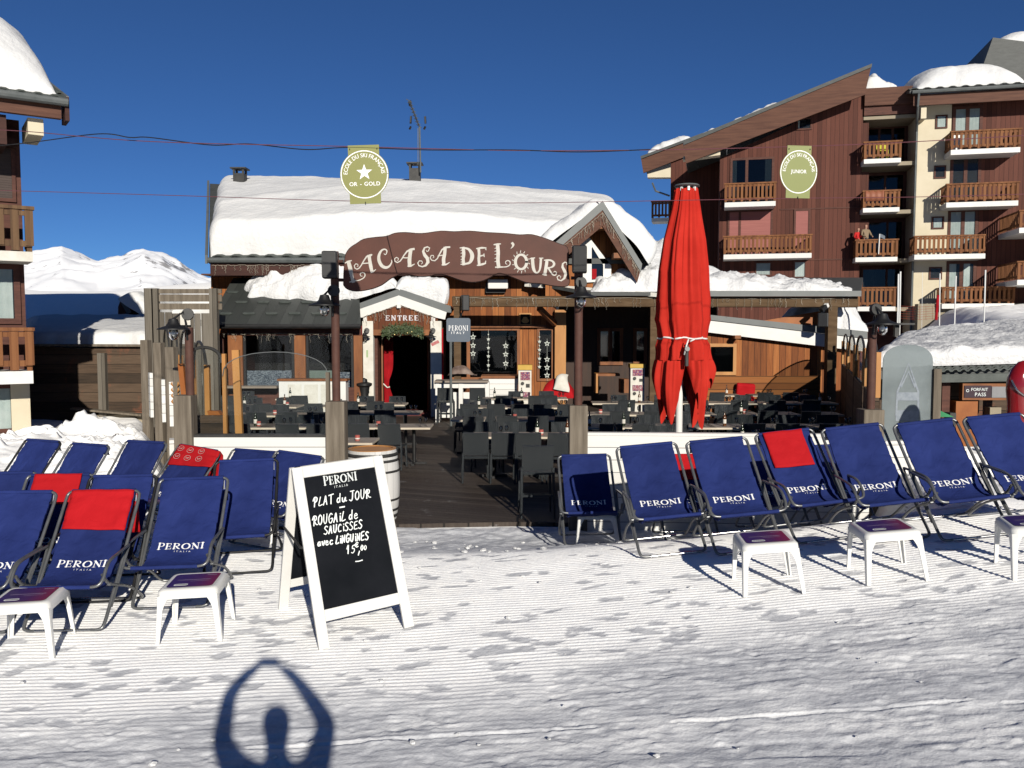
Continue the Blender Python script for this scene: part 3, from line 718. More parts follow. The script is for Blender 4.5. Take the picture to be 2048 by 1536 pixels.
# loggia bay between the two blocks
zl0, zl1 = 1.2, Q.sz(1770, 178)[1]
MB().pbox(Q, sE + .01, sW - .01, zl0, zl1, -9, -1.9).build('loggia_wall', BROWNT, rt2)
MB().pbox(Q, sE + .02, sW - .02, Q.sz(1770, 212)[1], Q.sz(1770, 178)[1] + .02, -1.89, .25).build('fascia', FASCIA, rt2)
MB().pbox(Q, sE + .03, sW - .03, Q.sz(1770, 230)[1], Q.sz(1770, 212)[1] - .005, -1.88, .1).build('fascia', BROWNT, rt2)
MB().pbox(Q, sE + .03, sW - .03, Q.sz(1770, 238)[1], Q.sz(1770, 231)[1], -1.87, .0).build('lintel', GREYW, rt2)
for i, (yr, ysl) in enumerate(((282, 326), (380, 424), (478, 523), (574, 622))):
    xe = [1803, 1800, 1796, 1792][i]; xs_ = [1729, 1727, 1712, 1716][i]
    a, b = Q.sz(xs_, yr, .9)[0], Q.sz(xe, yr, .9)[0]
    zz0, zz1 = Q.sz(1765, ysl, .9)[1], Q.sz(1765, yr, .9)[1]
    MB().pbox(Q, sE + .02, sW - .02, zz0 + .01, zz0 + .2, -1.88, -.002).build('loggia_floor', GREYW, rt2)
    bl = balcony(Q, a, b, zz1, zz0, rt2, dep=.9, slab=.22, o=0, sides=True)
    wx = [(1732, 1815, [.33, .66], [(0, .62)]), (1730, 1812, [.5], []), (1726, 1810, [.6], []), (1722, 1806, [.62], [(0, .36), (.8, 1)])][i]
    # full height glass at the back of the loggia
    zt = zz0 + 2.35
    a2, b2 = Q.sz(wx[0], yr - 15, -1.9)[0], Q.sz(wx[1], yr - 15, -1.9)[0]
    window(Q, a2, min(b2, sW - .1), zz0 + .22, zt, rt2, o=-1.9, bars=wx[2], curt=wx[3], glass=TINT, curtmat=CURT if i == 3 else BLINDB, fw=.09)
# yellow plastic chair on the upper loggia, brown cloth over the next railing
a = Q.sz(1765, 300, .6)[0]; zz = Q.sz(1765, 326, .9)[1] + .22
# big bracket steps between timber block and loggia
for yr in (282, 380, 478):
    zz = Q.sz(1722, yr - 22)[1]
    MB().pbox(Q, sE, Q.sz(1737, yr)[0], zz - 1.0, zz + .35, -.6, -.02).build('shoulder_wall', BROWNV, rt2)
# roof with fat snow
e0, e1 = Q.sz(1930, 192, 1.2)[1], Q.sz(1930, 178, 1.2)[1]
ex = Q.sz(1824, 185, 1.2)[0]
MB().pbox(Q, ex + .1, sX, e0 - .3, e1 - .12, .95, 1.08).build('fascia', FASCIA, rt2)
gt = MB(); gt.tube([Q.w(ex, e1 - .02, 1.25), Q.w(sX, e1 - .02, 1.25)], .1, 8); gt.build('gutter', GUTTER, rt2)
dp = MB(); dp.tube([Q.w(ex + .3, e1 - .1, 1.25), Q.w(ex + .28, e1 - .7, 1.2), Q.w(sW - .02, e1 - 1.7, .15), Q.w(sW - .03, 1.4, .12)], .06, 7); dp.build('downpipe', GUTTER, rt2)
MB().pbox(Q, ex + .5, ex + .75, e0 - .9, e0 - .35, .02, .9).build('bracket', CREAM, rt2)
def qp(s, o, up=0): return Q.w(s, e1 + .08 + (1.2 - o) * .22 + up, o)
rf2 = MB().prism([qp(ex - .1, 1.2), qp(sX, 1.2), qp(sX, -6), qp(ex - .1, -6)], (0, 0, -.14)).build('roof', SLATE, rt2)
t = MB(); tiles(t, qp(ex - .1, 1.22), qp(sX, 1.22), qp(sX, .2), qp(ex - .1, .2), 3, .55, .09); t.build('roof_tiles', TILE, rf2)
sc1 = Q.sz(2022, 160, .5)[0]
snow_slab(qp(ex + .15, 1.05, .03), qp(sc1 + .5, 1.1, .03), qp(sc1 - .3, -3.6, .03), qp(ex + .3, -3.6, .03), 1.05, 1.5, 60, 50, up=(0, -.25, 1), seed=6, lump=.1, ls=1.2, rag=.15, pw=.6).build('snow_cap', SNOW, rf2, smooth=True)
# higher roof at the very edge
hx = Q.sz(1972, 100, -1)[0]
h0 = Q.sz(1972, 78, -1)[1]
MB().prism([Q.w(hx - .35, h0 - 2.1, -1), Q.w(sX, h0 - 4.6, -1), Q.w(sX, h0 - 1.9, -1), Q.w(hx + .3, h0 + .05, -1)], -Q.n * 6).build('upper_gable', SLATE, rt2)
snow_slab(Q.w(hx + .7, h0 - .1, -1.3), Q.w(sX, h0 - 1.9, -1.1), Q.w(sX, h0 - 1.8, -6.5), Q.w(hx + .7, h0 - .1, -6.5), 1.0, 1.4, 40, 40, seed=8, up=(.1, -.2, 1), lump=.15, ls=1.2, pw=.6).build('snow_cap', SNOW, rt2, smooth=True)
a, b = Q.sz(1737, 178, -.5)[0], Q.sz(1790, 178, -.5)[0]
snow_slab(Q.w(a - .6, zl1 + .02, .2), Q.w(b, zl1 + .02, .2), Q.w(b, zl1 + .02, -6), Q.w(a - .6, zl1 + .02, -6), 1.3, 1.3, 40, 40, seed=9, lump=.25, ls=.8, tf=lambda u, v: 1 - .55 * u).build('snow_patch', SNOW, rt2, smooth=True)
# windows and balconies of the cream front
for (x0, y0, x1, y1, cu) in ((1871, 230, 1895, 257, 1), (1868, 331, 1892, 357, 0), (1863, 433, 1888, 458, 1), (1858, 534, 1884, 559, 0)):
    s0, s1, z0, z1 = Q.rect(x0, y0, x1, y1, .02); window(Q, s0, s1, z0, z1, rt2, curt=[(.1, .9)] if cu else (), fw=.07)
for (x0, x1, y0, y1, cu) in ((1905, 1965, 212, 300, [(0, .42), (.58, 1)]), (1900, 1962, 312, 400, []), (1895, 1956, 418, 510, [(0, .42), (.55, .95)]), (1892, 1952, 522, 608, [(0, .3), (.6, .85)])):
    s0, s1, z0, z1 = Q.rect(x0, y0, x1, y1, .02); window(Q, s0, s1, z0, z1, rt2, bars=[.5], curt=cu, fw=.14, o=-.03)
for i, (x0, x1, yr, ys_) in enumerate(((1903, 2042, 259, 307), (1894, 2038, 365, 413), (1830, 1972, 470, 518), (1885, 2030, 573, 617))):
    a, b = Q.sz(x0, yr, 1.3)[0], Q.sz(x1, yr, 1.3)[0]; xm = (x0 + x1) / 2
    bl = balcony(Q, a, b, Q.sz(xm, yr, 1.3)[1], Q.sz(xm, ys_, 1.3)[1], rt2, dep=1.3, slab=.24)
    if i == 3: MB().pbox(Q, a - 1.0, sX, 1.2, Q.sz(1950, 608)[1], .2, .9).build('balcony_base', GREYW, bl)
# balconies turning the corner at the picture edge
for (x0, yr, ys_) in ((2040, 420, 466), (2036, 522, 570)):
    a = Q.sz(x0, yr, 3)[0]
    balcony(Q, a, a + 4, Q.sz(x0, yr, 3)[1], Q.sz(x0, ys_, 3)[1], rt2, dep=3, slab=.24)
# ================================================================= the restaurant
ZD = -.20                                   # terrace floor
def X(px, Y): return P(px, 660, Y).x
def Zp(py, Y): return P(1024, py, Y).z
YF = 27.0                                   # main facade
rs = thing('restaurant', 'timber mountain restaurant under deep roof snow behind the furnished terrace', 'restaurant', (-1, YF, ZD))
xl, xr = X(424, YF), X(1300, YF)
dx0, dx1 = X(758, YF), X(866, YF); dzt = Zp(668, YF)
ztw = Zp(512, YF)
wl = MB()
wl.bb((xl, YF, ZD), (dx0, YF + .3, ztw)); wl.bb((dx1, YF, ZD), (X(1112, YF), YF + .3, ztw)); wl.bb((dx0, YF, dzt), (dx1, YF + .3, ztw))
wl.bb((X(1112, YF), YF, Zp(600, YF)), (xr, YF + .3, ztw)); wl.build('wall', WARMV, rs)
it = MB()                                    # the dark hall behind the open door
a, b, c, d = (dx0 - 1.2, YF + .31, ZD), (dx1 + 1.2, YF + 5, ZD), 3.2, 0
it.add([(a[0], a[1], ZD), (b[0], a[1], ZD), (b[0], b[1], ZD), (a[0], b[1], ZD), (a[0], a[1], c), (b[0], a[1], c), (b[0], b[1], c), (a[0], b[1], c)], [(0, 1, 2, 3), (4, 7, 6, 5), (3, 2, 6, 7), (0, 3, 7, 4), (1, 5, 6, 2)])
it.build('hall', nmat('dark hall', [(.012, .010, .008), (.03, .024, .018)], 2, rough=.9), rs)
df = MB()
for q in (dx0, dx1): df.bb((q - .07, YF - .06, ZD), (q + .07, YF - .001, dzt + .05))
df.bb((dx0 + .071, YF - .06, dzt - .06), (dx1 - .071, YF - .001, dzt + .05)); df.build('door_frame', WARM, rs)
for (x0, x1, yy0, yy1) in ((X(762, YF), X(771, YF), YF - .75, YF - .07), (X(856, YF), X(862, YF), YF - .75, YF - .07)):
    do = MB().beam((x0, YF - .07, (ZD + dzt) / 2), (x1, yy0, (ZD + dzt) / 2), .05, dzt - ZD - .1).build('door_leaf', WARM, rs)
cu = MB(); n = 26; rows = []
for k in range(15):
    t = k / 14; zz = dzt - .12 + (ZD + .05 - dzt + .12) * t
    pin = math.exp(-((t - .62) / .13) ** 2)
    x0, x1 = X(768, YF), X(768 + 19 - 9 * pin - 1 * t, YF)
    rows.append([(x0 + (x1 - x0) * i / n, YF - .10 + .035 * math.sin(i * 1.7 + t), zz) for i in range(n + 1)])
cu.sheet(rows); co = cu.build('door_curtain', CURTR, rs, smooth=True)
tb = MB(); zt = dzt - .12 + (ZD - dzt) * .62; tb.tube([(X(767, YF), YF - .15, zt + .10), (X(775, YF), YF - .17, zt - .02), (X(780, YF), YF - .15, zt)], .02, 6); tb.build('tie_back', WOFF, co)
# ---- main roof
YE, YR = 26.1, 33.0
ze, zr_ = Zp(517, YE), 7.95
ea0, ea1 = X(421, YE), X(1300, YE); ra0, ra1 = X(421, YR) + .1, X(1200, YR)
def mrp(x0, x1, t, up=0): pass
rfm = MB(); rfm.prism([(ea0, YE, ze), (ea1, YE, ze), (ra1, YR, zr_ - .75), (ra0, YR, zr_)], (0, 0, -.16)); rfm.prism([(ra0, YR + .01, zr_), (ra1, YR + .01, zr_ - .75), (ea1, 40, ze), (ea0 - 2, 40, ze)], (0, 0, -.16))
rmo = rfm.build('roof', SLATE, rs)
t = MB(); k = .14; tiles(t, (ea0 + .1, YE - .02, ze + .01), (ea1 - 2, YE - .02, ze + .01), (ea1 - 2, YE + k * 7, ze + k * (zr_ - ze)), (ea0 + .1, YE + k * 7, ze + k * (zr_ - ze)), 2, .5, .07); t.build('roof_tiles', TILE, rmo)
MB().prism([(ea0 - .02, YE - .05, ze - .16), (ea0 - .02, YE - .05, ze + .10), (ra0 - .02, YR, zr_ + .12), (ra0 - .02, YR, zr_ - .16)], (-.08, 0, 0)).build('verge_board', GREYSHEET, rmo)
g = MB(); g.tube([(ea0, YE - .10, ze - .06), (X(700, YE), YE - .10, ze - .06), (X(1105, YE), YE - .10, ze - .06)], .085, 10); g.build('gutter', GUTTER, rmo)
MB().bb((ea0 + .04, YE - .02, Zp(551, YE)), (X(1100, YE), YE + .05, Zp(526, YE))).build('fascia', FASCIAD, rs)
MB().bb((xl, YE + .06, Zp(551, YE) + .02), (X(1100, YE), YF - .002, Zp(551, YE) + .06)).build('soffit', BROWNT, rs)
def tfun(u, v):
    vb = .24 + .34 * min(1, u / .45) - .10 * max(0, u - .6) + .02 * math.sin(9 * u)
    return (.92 + .2 * math.exp(-((u - .5) / .3) ** 2)) * (1.12 if v < vb else 1.12 - .50 * (v - vb) / (1 - vb)) * (1 - .2 * max(0, u - .6) / .4) + .05 * math.exp(-((v - vb) / .05) ** 2)
snow_slab((ea0 + .03, YE + .10, ze + .05), (X(1235, YE), YE + .35, ze + .15), (X(1235, YR), YR + 1.2, zr_ - .65), (ra0 - .02, YR + 1.2, zr_ + .03), 1.0, .45, 120, 90, up=(-.06, -.22, 1), seed=12, rag=.10, lump=.05, ls=1.1, tf=tfun, pw=.36).build('snow_cap', SNOW, rmo, smooth=True)
for (px, py, w0) in ((480, 342, .36), (830, 332, .36)):
    c = P(px, py + 6, YR - .6); ch = MB()
    ch.box((c.x, c.y, c.z - .6), (.40, .40, 1.2)); 
    for sx_ in (-.17, .17):
        for sy_ in (-.17, .17): ch.box((c.x + sx_, c.y + sy_, c.z + .08), (.07, .07, .16))
    ch.box((c.x, c.y, c.z + .185), (.58, .55, .05)); ch.build('chimney', IRON, rmo)
# ---- gabled dormer
YG = 25.4
ap = P(1205, 404, YG); er = P(1281, 530, YG); el = P(1085, 512, YG)
dm = MB()
for e in (er, el):
    dm.prism([ap, e, e + Vector((0, 8, 0)), ap + Vector((0, 8, 0))], (0, 0, -.16))
dmo = dm.build('dormer_roof', GREYSHEET, rs)
for nm, e, sg in (('r', er, 1), ('l', el, -1)):
    MB().prism([ap + Vector((0, -.03, -.17)), e + Vector((0, -.03, -.17)), e + Vector((-.10 * sg, -.03, -.52)), ap + Vector((0, -.03, -.70))], (0, .06, 0)).build('barge_board', FASCIA, dmo)
for e, sg in ((er, 1), (el, -1)):
    MB().prism([ap + Vector((0, -.06, .03)), e + Vector((.04 * sg, -.06, .03)), e + Vector((.0, -.06, -.20)), ap + Vector((0, -.06, -.24))], (0, .05, 0)).build('roof_edge', GREYSHEET, dmo)
YW = 26.2
MB().prism([(ap.x, YW, ap.z - .30), (er.x - .12, YW, er.z - .22), (er.x - .12, YW, Zp(592, YW)), (el.x + .12, YW, Zp(592, YW)), (el.x + .12, YW, er.z - .22)], (0, .25, 0)).build('gable_wall', WARMV, rs)
for (px, py) in ((1200, 455), (1236, 513)):
    c = P(px, py, YG + .4); MB().box((c.x, YG + .42, c.z), (.34, .8, .15)).build('rafter_end', WARM, dmo)
wf = MB(); T = lambda q, Y=YW - .04: P(q[0], q[1], Y)
o4 = [T(q) for q in ((1160, 566), (1160, 485), (1179, 476), (1222, 532), (1222, 562))]; i4 = [T(q) for q in ((1183, 560), (1183, 497), (1184, 494), (1206, 530), (1206, 558))]
for i in range(5):
    j = (i + 1) % 5; wf.prism([o4[i], o4[j], i4[j], i4[i]], (0, -.06, 0))
wfo = wf.build('window', WHITE, rs)
MB().prism([q + Vector((0, .002, 0)) for q in i4], (0, .03, 0)).build('pane', DARKGL, wfo)
MB().prism([T((1184, 558)), T((1184, 538)), T((1193, 538)), T((1193, 558))], (0, -.012, 0)).build('curtain', CURTR, wfo)
snow_slab(ap + Vector((-.15, -.1, .02)), ap + Vector((-.15, 7, .02)), er + Vector((.25, 7, .0)), er + Vector((.30, .1, .02)), .62, .55, 50, 50, seed=15, up=(.8, -.1, .75), lump=.10, rag=.10, ls=.9, tf=lambda u, v: .75 + .5 * v, pw=.5).build('snow_cap', SNOW, dmo, smooth=True)
snow_slab(el + Vector((-.25, .02, .05)), ap + Vector((.06, -.02, -.02)), ap + Vector((.06, 7, 0)), el + Vector((-.25, 7, .1)), .55, .32, 50, 50, seed=16, up=(-.5, -.1, .85), lump=.08, rag=.10, ls=.9, pw=.5, tf=lambda u, v: .55 + .9 * v).build('snow_cap', SNOW, dmo, smooth=True)
# ---- windows of the facade beside the porch
FP = Plane(1024, YF, 0)
def fw_(x0, y0, x1, y1, o=0, **k):
    s0, s1, z0, z1 = FP.rect(x0, y0, x1, y1, o); return window(FP, s0, s1, z0, z1, rs, o=o, **k)
fw_(886, 655, 1040, 760, fr=WARM, glass=TINT, fw=.09, bars=[.33])
fw_(1074, 655, 1108, 762, fr=WARM, glass=TINT, fw=.08)
MB().bb((X(890, YF), YF - .16, Zp(655, YF)), (X(1092, YF), YF - .002, Zp(650, YF))).build('window_board', WARM, rs)
MB().bb((X(1109, YF), YF - .25, ZD), (X(1131, YF), YF + .1, Zp(620, YF))).build('post', HONEY, rs)
MB().bb((X(1005, YF), YF - .19, Zp(583, YF)), (X(1024, YF), YF - .16, Zp(568, YF)))
ac = MB(); ac.bb((X(976, YF - .3), YF - .42, Zp(578, YF - .3)), (X(1016, YF - .3), YF - .16, Zp(559, YF - .3))); aco = ac.build('wall_heater', WHITE, rs, bevel=.03)
MB().bb((X(972, YF), YF - .158, Zp(586, YF)), (X(1010, YF), YF - .01, Zp(566, YF))).build('bracket', BLACK, aco)
# ---- recess under the canopy with its dim windows
YB = 30.0
rc = MB(); rx0, rx1 = X(1131, YF), X(1425, 26.2)
rc.bb((rx0, YB, ZD), (rx1 + 1, YB + .2, 3.4)); rc.bb((rx0 - .2, YF + .31, ZD), (rx0, YB, 3.4)); rc.build('recess_wall', nmat('shaded cladding', [(.022, .010, .006), (.055, .022, .010)], 3, (3, 3, .4)), rs)  # cladding colour darkened to stand in for the recess shade
BP = Plane(1024, YB - .02, 0)
for (x0, x1) in ((1194, 1246), (1266, 1294)):
    s0, s1, z0, z1 = BP.rect(x0, 656, x1, 730); window(BP, s0, s1, z0, z1, rs, fr=WARM, glass=DARKGL, bars=[.5] if x0 < 1200 else (), fw=.12)
# ---- canopy over the terrace edge
YC = 25.5
cbz = Zp(603, YC)
bm = MB(); bm.beam((X(905, YC), YC, cbz), (X(1712, YC), YC, cbz - .02), .30, .31); canb = bm.build('canopy_beam', BEAMW, rs, bevel=.03)
for px, w0 in ((915, .2), (1307, .22), (1662, .27)):
    MB().bb((X(px, YC) - w0 / 2, YC - w0 / 2, ZD), (X(px, YC) + w0 / 2, YC + w0 / 2, cbz - .16)).build('canopy_post', BEAMW, rs)
for (xa, xb, sg) in ((1080, 1108, 1),):
    MB().beam((X(1078, YC), YC + .2, cbz - .18), (X(1109, YF), YF - .26, Zp(648, YF)), .12, .16).build('brace', WARM, rs)
cn = MB(); zc = cbz + .16
cn.prism([(X(1180, YC), YC - .25, zc), (X(1712, YC), YC - .25, zc), (X(1735, 30), 30.5, 4.15), (X(1060, 30), 30.5, 4.15), (X(1050, 26.9), 26.9, Zp(567, 26.9))], (0, 0, .10)); cno = cn.build('canopy_roof', SLATE, rs)
MB().bb((X(1310, YC), YC - .33, zc - .02), (X(1712, YC), YC - .26, zc + .14)).build('roof_edge', GREYSHEET, cno)
MB().beam((X(1050, 26.5), 26.7, Zp(569, 26.7)), (X(1312, YC), YC - .3, zc + .02), .06, .12).build('roof_edge', WOFF, cno)
MB().bb((X(1320, YC), YC - .16, cbz + .156), (X(1708, YC), YC + .02, cbz + .20)).build('batten', BEAMW, cno)
def cf(u, v): return (.40 - .20 * u + .75 * math.exp(-((u - .28) / .12) ** 2) * (.35 + .9 * v) + .14 * math.exp(-((u - .62) / .16) ** 2) * v + .08 * math.exp(-((u - .88) / .1) ** 2)) 
snow_slab((X(1180, YC), YC - .12, zc + .12), (X(1700, YC), YC - .12, zc + .12), (X(1690, 29), 28.5, 3.5), (X(1190, 29), 29.5, 4.5), 1.0, .6, 120, 60, up=(0, -.1, 1), seed=22, rag=.15, lump=.22, ls=.55, tf=cf, pw=.6).build('snow_cap', SNOWR, cno, smooth=True)
# ---- annex with the white rake board
YA = 26.2
AP = Plane(1024, YA, 0)
MB().prism([P(1410, 650, YA), P(1640, 690, YA), P(1720, 705, YA), Vector((X(1720, YA), YA, ZD)), Vector((X(1410, YA), YA, ZD))], (0, .3, 0)).build('annex_wall', WARMV, rs)
MB().prism([P(1395, 638, YA - .25), P(1735, 678, YA - .25), P(1735, 704, YA - .25), P(1395, 662, YA - .25)], (0, .08, 0)).build('rake_board', WHITE, rs)
rk_ = MB().prism([P(1395, 627, YA - .30), P(1735, 663, YA - .30), P(1735, 677, YA - .30), P(1395, 637, YA - .30)], (0, 6, 0)).build('annex_roof', GREYSHEET, rs)
MB().prism([P(1505, 645, YA - .1), P(1642, 622, YA - .1), P(1642, 650, YA - .1), P(1520, 650, YA - .1)], (0, .08, 0)).build('lit_soffit', ORANGE, rs)  # sunlit triangle of the canopy underside, built as an orange board
snow_slab(P(1655, 655, YA - .2), P(1738, 664, YA - .2), P(1738, 664, YA - .2) + Vector((0, 5, 0)), P(1655, 655, YA - .2) + Vector((0, 5, 0)), .95, .6, 40, 40, seed=31, lump=.25, ls=.5, rag=.15, tf=lambda u, v: 1.1 - .45 * u).build('snow_cap', SNOWR, rk_, smooth=True)
MB().box(P(1473, 674, YA - .3), (.18, .35, .10)).build('rafter_end', WARM, rk_)
s0, s1, z0, z1 = AP.rect(1414, 687, 1472, 750); window(AP, s0, s1, z0, z1, rs, fr=HONEY, glass=TINT, fw=.10)
# ---- lean-to veranda with slate roof
YV, YL = 24.7, 24.3
vt0, vt1 = P(466, 556, YF - .02), P(716, 556, YF - .02); ve0, ve1 = P(414, 648, YL), P(722, 648, YL)
lr = MB(); lr.prism([ve0, ve1, vt1, vt0], (0, 0, -.10)); lro = lr.build('lean_to_roof', planks('slate sheets', [(.040, .045, .042), (.060, .066, .062), (.078, .085, .08)], across=(1, 0, 0), along=(0, 1, 0), width=.31, gap=.035, gapcol=(.015, .016, .016), rough=.5, spec=.4, grain=.5), rs)
nrm = (ve1 - ve0).cross(vt0 - ve0).normalized()
for r_, (cnt, t) in enumerate(((6, .20), (5, .44), (3, .66))):
    for i in range(cnt):
        u = (.09 + .155 * i + .07 * (r_ % 2)) if r_ < 2 else .06 + .15 * i
        if u > .93: continue
        c = (ve0 * (1 - u) + ve1 * u) * (1 - t) + (vt0 * (1 - u) + vt1 * u) * t + nrm * .012
        e1_ = (ve1 - ve0).normalized(); e2_ = (vt0 - ve0).normalized()
        hexa = [c + e1_ * (a * .19) + e2_ * (b * .10) for a, b in ((-1, 0), (-.7, .6), (.7, .6), (1, 0), (.7, -.6), (-.7, -.6))]
        MB().prism(hexa, nrm * .02).build('snow_guard', TILE, lro)
MB().tube([ve0 + Vector((-.02, -.06, -.07)), ve1 + Vector((0, -.06, -.07))], .07, 8).build('gutter', BLACK, lro)
d0 = ve0 + Vector((.0, -.02, -.1)); MB().tube([d0, d0 + Vector((.32, .3, -.35)), d0 + Vector((.34, .32, -2.2))], .045, 6).build('downpipe', RUST, lro)
vx0, vx1 = X(455, YV), X(722, YV); vzt = ve0.z - .08
MB().bb((vx0, YV - .02, vzt - .24), (vx1, YV + .1, vzt + .02)).build('lintel', BROWNT, rs)
for (a, b, y0, mt) in ((455, 484, 655, WARM), (588, 610, 655, WARM), (707, 724, 655, WARM)):
    MB().bb((X(a, YV), YV, ZD), (X(b, YV), YV + .14, vzt - .24)).build('veranda_post', mt, rs)
sw_ = MB(); sw_.bb((vx0, YV + .02, ZD), (vx1, YV + .12, Zp(775, YV))); sw_.build('veranda_parapet', BROWNT, rs)
for (a, b) in ((485, 587), (611, 706)):
    f = MB(); s0, s1 = X(a, YV), X(b, YV)
    f.bb((s0, YV + .03, Zp(775, YV)), (s0 + .07, YV + .10, vzt - .24)); f.bb((s1 - .07, YV + .03, Zp(775, YV)), (s1, YV + .10, vzt - .24)); 
    fo = f.build('veranda_window', BLACK, rs)
    MB().bb((s0 + .06, YV + .06, Zp(775, YV)), (s1 - .06, YV + .07, vzt - .24)).build('pane', VERG, fo)
MB().bb((vx0, YV + .1, ZD), (vx0 + .1, YF, vzt)).build('veranda_side', BROWNT, rs)
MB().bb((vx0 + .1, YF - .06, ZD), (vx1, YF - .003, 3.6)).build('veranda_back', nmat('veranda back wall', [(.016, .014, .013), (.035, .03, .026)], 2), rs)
snow_slab(P(486, 600, 25.75), P(712, 604, 25.7), P(700, 530, YF - .05), P(500, 565, YF - .05), .62, .55, 90, 44, up=(0, -.35, 1), seed=41, rag=.22, lump=.16, ls=.5, tf=lambda u, v: .62 + 1.0 * u * (.35 + .65 * v), pw=.5).build('snow_cap', SNOWR, lro, smooth=True)
# ---- entrance porch
YP = 25.6
pT = lambda x, y, Y=YP: P(680 + x / 5.12, 560 + y / 5.12, Y)
g0, ga, g1_ = pT(132, 262), pT(605, 88), pT(1140, 268)
pr = MB()
for e in (g0, g1_): pr.prism([ga, e, e + Vector((0, 1.4, 0)), ga + Vector((0, 1.4, 0))], (0, 0, -.05))
prf = pr.build('porch_roof', GREYSHEET, rs)
MB().prism([pT(605, 90, YP - .02), pT(135, 262, YP - .02), pT(138, 322, YP - .02), pT(602, 160, YP - .02), pT(1092, 330, YP - .02), pT(1140, 335, YP - .02), pT(1140, 270, YP - .02)], (0, .02, 0)).build('roof_edge', GREYSHEET, prf)
MB().prism([pT(602, 158, YP - .05), pT(138, 320, YP - .05), pT(160, 372, YP - .05), pT(225, 385, YP - .05), pT(602, 250, YP - .05), pT(985, 385, YP - .05), pT(1075, 405, YP - .05), pT(1092, 330, YP - .05)], (0, .05, 0)).build('barge_board', WHITE, prf)
MB().prism([pT(602, 252), pT(240, 385), pT(240, 505), pT(1000, 505), pT(1000, 385)], (0, .10, 0)).build('porch_gable', planks('red brown gable boards', [(.10, .028, .012), (.19, .058, .02), (.26, .09, .03)], width=.19, gap=.05, grain=1.2), rs)
MB().bb((pT(322, 505).x, YP + .01, pT(0, 566).z), (pT(922, 505).x, YP + .12, pT(0, 504).z)).build('lintel', WARM, rs)
for (a, b) in ((222, 335), (922, 1037)):
    c = MB(); c.bb((pT(a, 0).x, YP - .03, ZD), (pT(b, 0).x, YP + .25, pT(0, 420).z)); c.build('porch_pillar', WOFF, rs, bevel=.02)
    MB().bb((pT(a + 12, 0).x, YP - .01, pT(0, 422).z + .003), (pT(a + 50, 0).x, YP + .2, pT(0, 350).z)).build('strut', WHITE, rs)
MB().bb((pT(210, 0).x, YP + .02, ZD), (pT(221, 0).x, YP + .2, pT(0, 470).z)).build('red_trim', CURTR, rs)
MB().bb((pT(1038, 0).x, YP + .02, ZD), (pT(1050, 0).x, YP + .2, pT(0, 500).z)).build('red_trim', CURTR, rs)
MB().bb((pT(136, 0).x, YP + .05, ZD), (pT(209, 0).x, YP + .3, pT(0, 500).z)).build('side_panel', WARM, rs)
for sgn, a in ((1, 336), (-1, 915)):
    MB().bb((pT(a, 0).x - .01, YP + .26, ZD), (pT(a, 0).x + .08, YF - .07, pT(0, 520).z)).build('porch_side', BROWNT, rs)
MB().bb((pT(585, 0).x, YP - .12, pT(0, 288).z), (pT(625, 0).x, YP - .051, pT(0, 248).z)).build('ridge_end', WHITE, prf)
# slab serif letters over the door
def serif_letters(mb, word, x0, z0, h, Y, mp=None, gap=.28):
    S = {'E': [((.12, 0), (.12, 1), .26), ((.0, .95), (.70, .95), .11), ((.12, .5), (.5, .5), .11), ((0, .05), (.74, .05), .11), ((.69, .95), (.69, .72), .10), ((.72, .05), (.72, .3), .10), ((.48, .62), (.48, .38), .09)],
         'N': [((.14, 0), (.14, 1), .16), ((.76, 0), (.76, 1), .16), ((.14, .97), (.76, .03), .24), ((-.02, .04), (.30, .04), .1), ((.62, .96), (.92, .96), .1), ((-.02, .96), (.2, .96), .1)],
         'T': [((.4, 0), (.4, 1), .26), ((0, .95), (.8, .95), .12), ((.05, .95), (.05, .68), .11), ((.75, .95), (.75, .68), .11), ((.2, .04), (.6, .04), .1)],
         'R': [((.12, 0), (.12, 1), .26), ((0, .95), (.5, .95), .11), ((.1, .5), (.5, .5), .11), ((.58, .93), (.58, .52), .22), ((.35, .5), (.72, .05), .2), ((-.02, .04), (.28, .04), .1), ((.6, .04), (.84, .04), .1)]}
    x = x0; k = 0
    for ch in word:
        for (p, q_, w0) in S[ch]:
            k += 1
            mb.beam((x + p[0] * h, Y - .0004 * k, z0 + p[1] * h), (x + q_[0] * h, Y - .0004 * k, z0 + q_[1] * h), w0 * h, .02, up=(0, 1, 0))
        x += h * ({'N': .92, 'R': .84}.get(ch, .78) + gap)
lt = MB(); zz0 = pT(0, 415).z; hh = pT(0, 362).z - zz0
serif_letters(lt, 'ENTREE', pT(465, 0).x, zz0, hh, YP - .012, gap=.30)
lt.build('lettering', nmat('rosy white lettering', [(.72, .66, .68), (.8, .76, .77)], 9), rs)
# ---- porch snow
snow_slab(g0 + Vector((-.25, .15, .10)), ga + Vector((-.1, .0, .02)), ga + Vector((-.1, 1.6, .1)), g0 + Vector((-.25, 1.7, .2)), .36, .35, 44, 34, seed=51, up=(-.3, -.2, 1), rag=.14, lump=.10, ls=.4, tf=lambda u, v: .9 + .3 * u).build('snow_patch', SNOWR, prf, smooth=True)
snow_slab(ga + Vector((-.2, .0, .0)), pT(1075, 245, YP + .1), pT(1075, 225, YP + 1.5), ga + Vector((-.2, 1.6, .1)), .52, .35, 54, 34, seed=52, up=(.35, -.2, 1), rag=.14, lump=.12, ls=.4, tf=lambda u, v: .75 + .75 * u).build('snow_patch', SNOWR, prf, smooth=True)
# step at the door
MB().bb((dx0 - .3, YP + .3, ZD), (dx1 + .3, YF, ZD + .10)).build('door_step', nmat('red mat', [(.08, .012, .012), (.14, .02, .02)], 5), rs)

